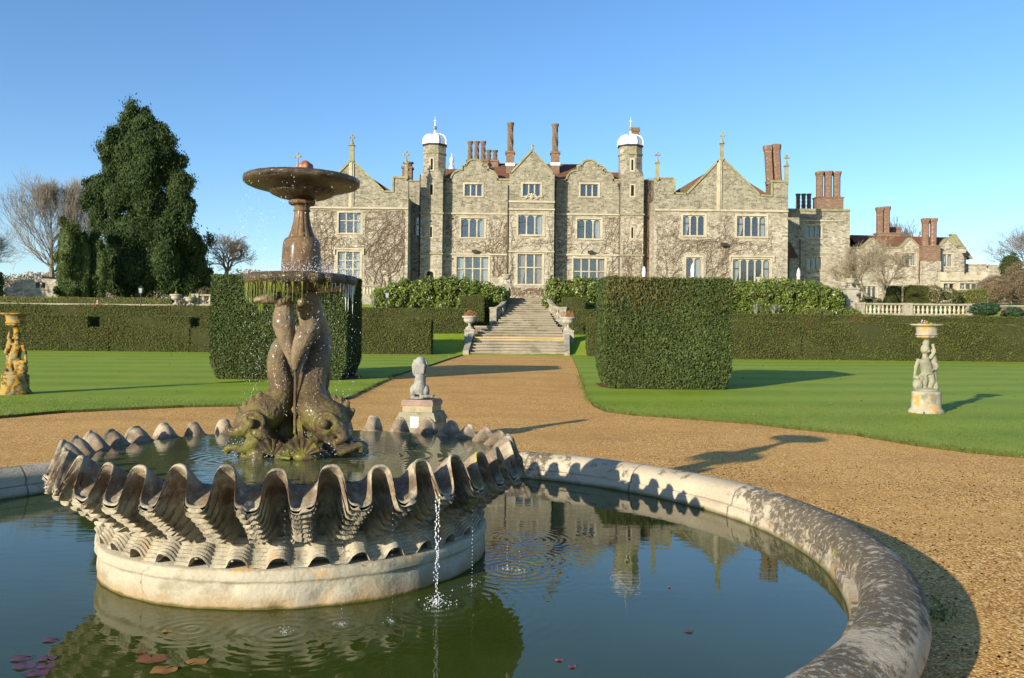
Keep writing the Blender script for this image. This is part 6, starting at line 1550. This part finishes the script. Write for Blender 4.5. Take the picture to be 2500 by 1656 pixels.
# roof
zr=W(*C(1500,815),YR_+4)[1]; zr0=W(*C(1120,808),YR_+4)[1]; zr1=W(*C(1850,826),YR_+4)[1]; ze=o[0][1]-.3
rx0=W(*C(1105,800),YR_+4)[0]; rx1=W(*C(1850,826),YR_+4)[0]
m=MB(); m.add([(rx0,YR_+.51,ze),(rx1,YR_+.51,ze),(rx1,YR_+4,zr1),(rx0,YR_+4,zr0),(rx0,YR_+8,ze),(rx1,YR_+8,ze)],[(0,1,2,3),(5,4,3,2)])
for g in (1275,1550,1820):
    cx=W(*C(g,838),YR_)[0]; za=W(*C(g,838),YR_)[1]-.2; hw_=(W(*C(g+60,0),YR_)[0]-cx); m.add([(cx-hw_,YR_+.505,ze+.2),(cx,YR_+.505,za),(cx+hw_,YR_+.505,ze+.2),(cx,YR_+3.6,za)],[(0,1,3),(1,2,3)])
m.build('roof',M['tile'],H2)
# end gable (tall coped) and body
xg=W(*C(1855,800),YR_+4); xe=W(*C(1957,905),YR_+4)
m=MB(); m.box(gx0,gx1-.01,YR_+.502,YR_+8,ZB,ze-.02); m.build('body',M['stone'],H2)
m=MB(); zt_=xg[1]; m.add([(rx1,YR_+.6,ze-.5),(rx1,YR_+7.5,ze-.5),(rx1,YR_+4,zt_),(rx1+.45,YR_+.6,ze-.5),(rx1+.45,YR_+7.5,ze-.5),(rx1+.45,YR_+4,zt_)],[(0,1,2),(5,4,3),(0,2,5,3),(1,4,5,2)]); 
p_=[W(*C(1855,800),YR_+1.),W(*C(1915,900),YR_+1.)]; m.build('end_gable',M['coping'],H2)
m=MB(); q0=W(*C(1845,805),YR_+2.2); q1=W(*C(1915,905),YR_+2.2); m.wall([(q0[0]-.3,ze-1),(q1[0],ze-1),(q1[0],q1[1]),(q0[0]+.2,q0[1]),(q0[0]-.3,q0[1]-.6)],[],YR_+2.2,.5,back=True); coping_line([(q0[0],q0[1]),(q1[0],q1[1])],YR_+2.2,.5,h=.16,mb=m); m.build('rear_gable',M['coping'],H2)
# chimneys
stack(C,[(1322,1372,604),(1366,1420,600)],None,812,YR_+4,((1322,800),(1480,880)),H2)
c2=stack(C,[(1650,1702,686),(1710,1758,686)],None,892,YR_-.7,((1640,894),(1768,998)),H2,d=.8,bmat='brick')
x0,x1,z0,z1=rect(C(1640,998),C(1768,1200),YR_-.7); m=MB(); m.box(x0-.02,x1+.02,YR_-.78,YR_-.005,ZB,z1-.002); m.build('chimney_breast',M['stone'],H2)
x0,x1,z0,z1=rect(C(1420,752),C(1482,815),YR_+6); m=MB(); m.box(x0,x1,YR_+6,YR_+7,z0-1,z1-.2); m.box(x0-.08,x1+.08,YR_+5.92,YR_+7.08,z1-.2,z1); m.build('chimney',M['brick'],H2)
# battlemented bay
YBY=YR_-3; bp=[(1770,1135),(1770,1078),(1812,1078),(1812,1090),(1852,1090),(1852,1078),(1935,1078),(1935,1098),(1975,1098),(1975,1080),(2035,1080),(2035,1098),(2060,1098),(2060,1080),(2112,1080),(2112,1138)]
o=px2(bp,C,YBY); m=MB(); x0,x1=o[0][0],o[-1][0]
hs=[window(H2,*rect(C(1790,1160),C(1872,1205),YBY),YBY,2,(),sur=.1,curt='l'),window(H2,*rect(C(1908,1160),C(2075,1205),YBY),YBY,4,(),sur=.1,curt='b')]
wallpart('battlemented_bay',[(x0,ZB),(x1,ZB)]+o[::-1],hs,YBY,.5,mat='trim',parent=H2); m.box(x0-.05,x1+.05,YBY-.12,YBY-.001,W(*C(1900,1140),YBY)[1]-.08,W(*C(1900,1140),YBY)[1]+.08)
m.box(x0+.01,x1-.01,YBY+.51,YR_+1,ZB,o[1][1]-.5); m.build('bay_body',M['stone'],H2)
x0,x1,z0,z1=rect(C(1950,1028),C(2105,1200),YR_+.8); xb_=W(*C(2250,1030),YR_+.8)[0]
m=MB(); m.box(x0,x1,YR_+.8,YR_+7,ZB,z1); xa_=W(*C(2128,1030),YR_+.8)[0]; m.box(x1-.01,xb_,YR_+.82,YR_+7,ZB,z1-.25); m.box(xa_,xb_,YR_+.79,YR_+1.4,z1-.25,z1+.05); m.box(x0,x1,YR_+.72,YR_+1.3,z1,z1+.12); m.build('low_wing',M['stone'],H2)
def pipe2(pts,Y,r=.055):
    m=MB(); P=[(W(*C(a,b),Y)[0],Y-.15,W(*C(a,b),Y)[1]) for a,b in pts]; m.tube(P,r,6); m.frustum(P[0][0],Y-.17,P[0][2]-.1,P[0][2]+.25,.15,.34,.14,.22); m.build('downpipe',M['iron'],H2)
pipe2([(1632,960),(1630,985),(1612,1000),(1608,1120),(1615,1165)],YR_); pipe2([(1940,960),(1940,1085)],YR_)
# ruined garden wall far left
x0,x1,z0,z1=rect(D(90,1340),D(440,1470),76); xm=rect(D(90,1340),D(150,1470),76)[1]; xl=W(*D(40,1400),76)[0]; zl=W(*D(40,1400),76)[1]
ow=rect(D(250,1345),D(318,1402),76)
rw=thing('ruined_wall','broken flint and brick garden wall with a square opening, far left behind the thin box hedge','wall',((x0+x1)/2,76,2.5))
ol=[(xl,ZB),(x1,ZB),(x1,z1-.7),(x1-.5,z1),(x1-2.5,z1+.12),(ow[1],z1-.0),(ow[0]-1,z1-.05),(x0+.4,z1-.1),(x0,z1-.3),(x0-.1,zl+.1),(xl,zl)]
m=MB(); m.wall(ol,[rc(ow[0],ow[1],ow[2],ow[3]-.2)],76,.7,back=True); m.build('flint_wall',M['stone'],rw)
m=MB(); m.box(ow[0]-.3,ow[1]+.5,77.6,77.9,ZB,ow[3]+.3); m.build('brick_backing',M['brick'],rw)
# ------------------------------------------------------------ climbing stems on the walls
def vine(label,x0,x1,z0,z1,Y,k,avoid,mat='vine',seed=1,thick=.035,up=.6,steps=46,dens_fine=6,name='climbing_vine'):
    r_=random.Random(seed); segs=[]
    def ok(x,z): return x0<=x<=x1 and z0-.1<=z<=z1 and not any(a-.05<=x<=b+.05 and c-.05<=z<=d+.05 for a,b,c,d in avoid)
    def walk(x,z,a,t,n,lev):
        cv=r_.uniform(-.12,.12)
        for i in range(n):
            cv=cv*.85+r_.gauss(0,.13); a+=cv; a+=(PI/2-a)*.04*up
            L=r_.uniform(.14,.26); nx,nz=x+cos(a)*L,z+sin(a)*L
            if not ok(nx,nz):
                a+=r_.choice((-1,1))*1.1; nx,nz=x+cos(a)*L,z+sin(a)*L
                if not ok(nx,nz): break
            t2=t*.965; yo=Y-.02-t; segs.append((x,yo,z,t,nx,yo,nz,t2)); x,z,t=nx,nz,t2
            if r_.random()<(.16 if lev==0 else .12) and lev<2: walk(x,z,a+r_.choice((-1,1))*r_.uniform(.5,1.1),t*.6,int(n*.5),lev+1)
            if lev<3 and r_.random()<.35:
                b=a+r_.choice((-1,1))*r_.uniform(.6,1.3); l2=r_.uniform(.15,.4); ex,ez=x+cos(b)*l2,z+sin(b)*l2
                if ok(ex,ez): segs.append((x,yo,z,.010,ex,yo,ez,.005))
    for i in range(k):
        x=r_.uniform(x0,x1); z=r_.uniform(z0,z0+(z1-z0)*.75) if i%3 else z0
        if not ok(x,z): continue
        walk(x,z,PI/2+r_.uniform(-.9,.9),thick*r_.uniform(.45,1) if i%3==0 else thick*.45,steps,0 if i%3==0 else 1)
    q=Q(); q.tubes(segs,0,3)
    return tag(q.build(name,M[mat],loc=((x0+x1)/2,Y,z0)),label,'climber','leafless climbers on the house walls')
def rp(conv,a,b,c,d,Y,pad=.25):
    r=rect(conv(a,c),conv(b,d),Y); return (r[0]-pad,r[1]+pad,r[2]-pad,r[3]+pad)
def rg(conv,a,b,c,d,Y): return rect(conv(a,c),conv(b,d),Y)
av=[rp(A,395,565,812,970,YW),rp(A,388,560,1112,1365,YW)]
vine('dense bare creeper over the left wing, curling round its two windows',*rg(A,190,905,790,1380,YW),YW,75,av,seed=1,thick=.045)
av=[rp(A,1335,1515,855,1003,YC),rp(A,1300,1545,1152,1350,YC)]
vine('bare creeper on the wall between left turret and central bay',*rg(A,1215,1700,830,1300,YC),YC,62,av,seed=2,thick=.035)
av=[rp(B,205,395,828,982,YB),rp(B,200,390,1130,1363,YB)]
vine('bare creeper framing the windows of the central bay',*rg(B,140,475,800,1440,YB),YB,46,av,seed=3,thick=.035)
vine('reddish twiggy creeper on the central bay below its tall window',*rg(B,150,470,1385,1470,YB),YB,16,[],mat='vinered',seed=4,thick=.02,up=.1)
av=[rp(B,657,840,862,1013,YC),rp(B,627,870,1165,1370,YC)]
vine('bare creeper on the wall between central bay and right turret',*rg(B,500,975,840,1300,YC),YC,50,av,seed=5,thick=.035)
vine('thin creeper on the face of the right turret',*rg(B,1005,1160,840,1300,YT),YT,16,[rp(B,1073,1087,925,1008,YT,.1)],seed=6,thick=.03)
vine('thick curtain of dry brown stems hanging in the corner right of the right turret',*rg(B,1168,1250,545,1330,YC),YC-.4,75,[],seed=7,thick=.035,up=1.6)
av=[rp(B,1470,1637,832,988,YW),rp(C,298,510,672,822,YW),rp(B,1492,1612,1155,1365,YW),rp(C,266,536,985,1165,YW)]
x0,_,_,z1=rg(B,1262,1900,800,1340,YW); x1=rg(C,0,560,650,1120,YW)[1]; z0=rg(B,1262,1900,800,1340,YW)[2]
vine('fine bare creeper with looping stems across the right wing',x0,x1,z0,z1-.3,YW,80,av,seed=8,thick=.026,up=.2)
# ------------------------------------------------------------ trees
def barktree(name,label,base,H_,spread,mat,seed,lev=5,br=4,r0=.25,trunk=.25,group=None,cat='tree',upb=.35,twigs=3,aspect=1.,fan_=.9,minr=.012,multi=1,leader=False):
    r_=random.Random(seed); segs=[]; tsegs=[]
    def grow(p,d,L,r,l):
        n=4 if l<2 else 3; q_=p
        for i in range(n):
            d=(d+Vector((r_.gauss(0,.13),r_.gauss(0,.13),r_.gauss(0,.10)+upb*.10))).normalized()
            e=q_+d*(L/n); r2=max(minr*.6,r*(1-.28*(i+1)/n)); (tsegs if l==0 else segs).append((*q_,max(r*(1-.28*i/n),minr*.6),*e,r2)); q_=e
            if l>0 and l<lev and r_.random()<.55 and i<n-1: side(q_,d,L*.62,r2*.55,l+1)
        if l<lev:
            for k in range(br if l<2 else 2+(r_.random()<.6)): side(q_,d,L*r_.uniform(.62,.85),r2*r_.uniform(.55,.8),l+1)
    def side(p,d,L,r,l):
        ax=Vector((r_.gauss(0,1),r_.gauss(0,1),r_.gauss(0,.5))).cross(d)
        if ax.length<1e-3: return
        ax.normalize(); ang=r_.uniform(.25,.75)*fan_*(1.3 if l==1 else 1); nd=Matrix.Rotation(ang,3,ax)@d; nd.x*=aspect; nd.z+=upb*.15; nd.normalize()
        grow(p,nd,L,max(r,minr*.6),l)
    b=Vector(base)
    if leader:
        q_=b-Vector((0,0,.3)); n=18; d=Vector((0,0,1)); r=r0
        for i in range(n):
            d=(d+Vector((r_.gauss(0,.05),r_.gauss(0,.05),.1))).normalized(); e=q_+d*(H_*.9/n); r2=r*.90; tsegs.append((*q_,r,*e,r2)); q_=e; r=r2; f=i/n
            if f>.12:
                for k in range(3):
                    a=r_.uniform(0,2*PI); el=.25+.75*f+r_.uniform(-.1,.15); nd=Vector((cos(a)*cos(el)*1.1,sin(a)*cos(el)*.7,sin(el))).normalized(); grow(q_,nd,H_*(.40*(1-f)+.10),max(r*.38,minr),2)
        multi=0
    for i in range(multi):
        d0=Vector((0,0,1)) if multi==1 else Vector((cos(i*2.4+.5)*.45*aspect,sin(i*2.4)*.3,1)).normalized()
        grow(b-Vector((0,0,.3)),d0,H_*trunk,r0*(1 if multi==1 else .7),0)
    # normalise to the wanted height and spread
    S_=np.array(segs+tsegs); top=np.percentile(np.concatenate([S_[:,2],S_[:,6]]),99.7); wx_=np.percentile(np.abs(S_[:,4]-b.x),99)
    kz=H_/(top-b.z); kx=spread/wx_
    def fit(S):
        S=np.array(S); 
        for c in (0,4): S[:,c]=b.x+(S[:,c]-b.x)*kx; S[:,c+1]=b.y+(S[:,c+1]-b.y)*min(kx,1.2)
        for c in (2,6): S[:,c]=b.z+(S[:,c]-b.z)*kz
        return S
    t=thing(name,label,cat,tuple(base),group)
    q=Q(); q.tubes(fit(tsegs),0,7); q.build('trunk',M[mat],t)
    q=Q(); q.tubes(fit(segs),0,3); q.build('crown',M[mat],t); return len(segs)
def tb(px,py,Y): x,z=W(px,py,Y); return (x,Y,z)
LG='bare winter trees beyond the left terrace'
barktree('bare_tree','broad bare tree with fine purplish twigs, behind the ruined wall on the far left',tb(128,700,92),(700-438)*92/F,132*92/F,'barkpurple',5,lev=6,r0=.36,group=LG,upb=.7,minr=.014,leader=True)
barktree('bare_tree','bare tree rising between the fine-twigged tree and the tall cypress',tb(188,700,96),(700-440)*96/F,55*96/F,'barkpurple',9,lev=5,r0=.26,group=LG,upb=.9,minr=.014,leader=True)
barktree('bare_tree','bare tree cut by the left edge, low branches above the wall',tb(-70,700,100),(700-560)*100/F,120*100/F,'barkpurple',12,lev=6,r0=.3,group=LG,minr=.014,leader=True)
barktree('bare_tree','round-headed bare oak between the dark conifer and the fountain bowl',tb(548,700,105),(700-573)*105/F,60*105/F,'bark',21,lev=6,br=4,r0=.34,trunk=.25,group=LG,upb=.25,minr=.017)
barktree('bare_tree','pale mossy many-branched bare tree on the terrace in front of the stone range',tb(2146,742,63),(742-584)*63/F,125*63/F,'barkpale',33,lev=6,br=4,r0=.20,trunk=.22,upb=.25,minr=.010,aspect=1.15,multi=2)
barktree('bare_tree','purplish bare tree leaning in from the right edge beyond the low wing',tb(2545,700,92),(700-560)*92/F,110*92/F,'barkpurple',41,lev=6,r0=.3,upb=.6,minr=.014,leader=True)
barktree('bare_tree','bare tree tops showing above the tiled roof of the stone range',tb(2195,700,125),(700-538)*125/F,60*125/F,'barkpurple',52,lev=6,br=4,r0=.35,trunk=.3,upb=.8,minr=.025)
# big lobed conifer
def conifer(name,label,blobs,Y,leaf,k,mat='cypress',core=.72,trunkpx=None,group=None,droop=(0,0,-1.),asp=.4,depth=1.0,clump=.16,seed=0,ck=.30):
    """blobs in px: cx,cy,rx,ry"""
    t=thing(name,label,'tree',(W(trunkpx[0],0,Y)[0],Y,W(trunkpx[0],trunkpx[1],Y)[1]),group); q=Q(); s=Y/F
    tot=sum(b[2]*b[3] for b in blobs)
    for (cx,cy,rx_,ry_) in blobs:
        x,z=W(cx,cy,Y); r=np.array([rx_*s,rx_*s*depth,ry_*s]); c=np.array([x,Y+rng.uniform(-.6,.6),z]); q.cball(c,r*core,0,12,9,.15)
        nb=int(k*.35*rx_*ry_/tot); db=rng.normal(0,1,(nb,3)); db/=np.linalg.norm(db,axis=1,keepdims=True); db[:,1]=np.where(rng.uniform(0,1,nb)<.8,-np.abs(db[:,1]),db[:,1]); q.leaves(c+db*r*rng.uniform(core*.95,core*1.25,(nb,1)),db,leaf,asp,.6,0,updir=droop)
        # clumps on the surface
        nc=max(6,int(.16*r[0]*r[2]/clump**2*.18)); d=rng.normal(0,1,(nc,3)); d/=np.linalg.norm(d,axis=1,keepdims=True); d[:,1]=np.where(rng.uniform(0,1,nc)<.75,-np.abs(d[:,1]),d[:,1])
        cc=c+d*r*rng.uniform(.80,1.10,(nc,1)); per=int(k*rx_*ry_/tot/nc)
        cr_s=rng.uniform(.45,.95,nc)*np.mean(r)*ck+.10
        P=np.repeat(cc,per,0)+rng.normal(0,1,(nc*per,3))*np.repeat(cr_s,per)[:,None]*np.array([.55,.5,.7])
        N=np.repeat(d,per,0); q.leaves(P,N,leaf,asp,.7,0,updir=droop)
    q.build('crown',[M[mat],M['twig']],t)
    x,zb=W(*trunkpx,Y); zt=W(trunkpx[0],min(b[1] for b in blobs),Y)[1]; m=MB(); tk=1 if ck>.2 else .3; m.tube([(x,Y,zb-.4),(x,Y,zb+2),(x+.2*tk,Y,(zb+zt)/2),(x+.1*tk,Y,zt)],[.55*tk,.45*tk,.28*tk,.08*tk],10)
    for i in range(7 if ck>.2 else 0):
        a=rnd.uniform(0,2*PI); zz=zb+(zt-zb)*rnd.uniform(.12,.8); L=(zt-zz)*.2+.6; m.tube([(x,Y,zz),(x+cos(a)*L*.6,Y-abs(sin(a))*L*.6,zz+.5),(x+cos(a)*L,Y-abs(sin(a))*L,zz+.4)],[.12,.07,.03],5)
    m.build('trunk',M['bark'],t)
big=[(356,316,38,48),(358,345,44,42),(362,400,52,60),(322,300,40,52),(318,370,48,55),(393,340,36,48),(405,410,44,60),(270,372,30,30),(268,410,26,30),(340,430,62,60),(245,462,36,42),(238,510,30,50),(290,480,50,55),(370,500,60,60),(440,460,38,50),(455,505,34,34),(410,560,55,50),(330,570,62,55),(285,560,34,50),(280,640,40,60),(330,660,70,62),(400,650,60,70),(300,695,45,35),(430,690,50,40),(250,545,20,30)]
conifer('tall_cypress','towering dark green cypress of many lobes, twin-topped, left of the manor',big,80,.25,110000,trunkpx=(340,728),asp=.36)
conifer('dark_yew','very dark broad yew joining the tall cypress on its right',[(470,600,40,38),(485,660,34,60),(450,670,50,60),(440,620,40,40),(505,690,18,40)],82,.24,16000,trunkpx=(470,728),mat='yewdark')
CG='columnar yews beside the tall cypress'
conifer('columnar_yew','broad columnar yew, leftmost and widest of the column-shaped trees',[(150,655,19,112),(165,650,19,115),(182,652,20,112),(198,660,19,105),(172,610,20,70)],74,.17,24000,ck=.10,mat='yewdark',trunkpx=(172,728),group=CG,droop=(0,0,1.),core=.85)
conifer('columnar_yew','narrow dark columnar yew tucked between the broad one and the tall cypress',[(218,655,16,100),(232,660,18,100),(246,668,16,88)],75,.17,15000,ck=.10,mat='yewdark',trunkpx=(232,728),group=CG,droop=(0,0,1.),core=.85)
conifer('dark_yew','dark rounded yew cut by the left edge of the view',[(-12,690,26,30),(-8,715,26,20)],70,.22,2500,mat='yewdark',trunkpx=(-12,728),core=.85)
conifer('dark_yew','unseen tall dark yew added outside the left edge to shade the ruined wall',[(-640,640,120,140),(-640,520,90,120)],62,.35,6000,mat='yewdark',trunkpx=(-640,728),core=.9)  # unseen yew, added to cast shade on the ruined wall
q=Q(); k=700; xx=rng.uniform(-16,18,k); yy=np.where(rng.uniform(0,1,k)<.5,rng.uniform(44.5,45.4,k),rng.uniform(10,44,k)); keep=(np.abs(xx-.3)>3.2)&(inside(eR+[(30,14),(34,48),(3,48)],xx,yy)|inside(eL+[(-40,20),(-40,48)],xx,yy)); P=np.stack([xx[keep],yy[keep],np.full(keep.sum(),.075)],1)
q.leaves(P,np.tile([0,0,1.],(len(P),1)),.06,.7,.5); tag(q.build('fallen_leaves',M['shrubbrown'],loc=(0,30,.05)),'scattered small brown fallen leaves on the lawns','leaves',kind='stuff')
# distant hedgerow to close the horizon
q=Q(); k=110000; x=rng.uniform(-130,190,k); P=np.stack([x,150+rng.normal(0,3,k),3.+rng.uniform(0,1,k)*(4.8+1.2*np.sin(x*.13)+.8*np.sin(x*.41))],1); q.leaves(P,np.tile([0,-1,.3],(k,1)),.45,.5,.8)
tag(q.build('distant_wood',M['shrubbrown'],loc=(0,150,3.5)),'far belt of brown winter woodland along the horizon','woodland',kind='stuff')

# ------------------------------------------------------------ carry everything into the surveyed layout
def place_all():
    keep={'pool_water','camera','sun','water_stream','lily_pad','floating_leaf'}
    for root in [o for o in bpy.data.objects if o.parent is None]:
        b=root.name.split('.')[0]
        if b in keep: continue
        T=TF if b in ('fountain','basin_water','water_spray') else (TP if b=='pool_wall' else T3)
        L=np.array(root.location); Ln=T(L[None])[0]
        def rec(o):
            if o.type=='MESH':
                me=o.data; n=len(me.vertices); v=np.empty(n*3,np.float32); me.vertices.foreach_get('co',v)
                v=v.reshape(-1,3).astype(float)
                if o.parent is not None and any(abs(c)>1e-6 for c in o.location): off=np.array(o.location)
                else: off=np.zeros(3)
                w=T(v+L+off)-Ln; me.vertices.foreach_set('co',w.astype(np.float32).ravel()); me.update()
                if o is not root: o.location=(0,0,0)
            for c in o.children: rec(c)
        rec(root); root.location=Ln
place_all()
V=np.array([v.co for v in bpy.data.objects['pool_water'].data.vertices]); c_=np.array([PC[0],PC[1],0]); 
W2=TP(V+0); bpy.data.objects['pool_water'].data.vertices.foreach_set('co',W2.astype(np.float32).ravel())
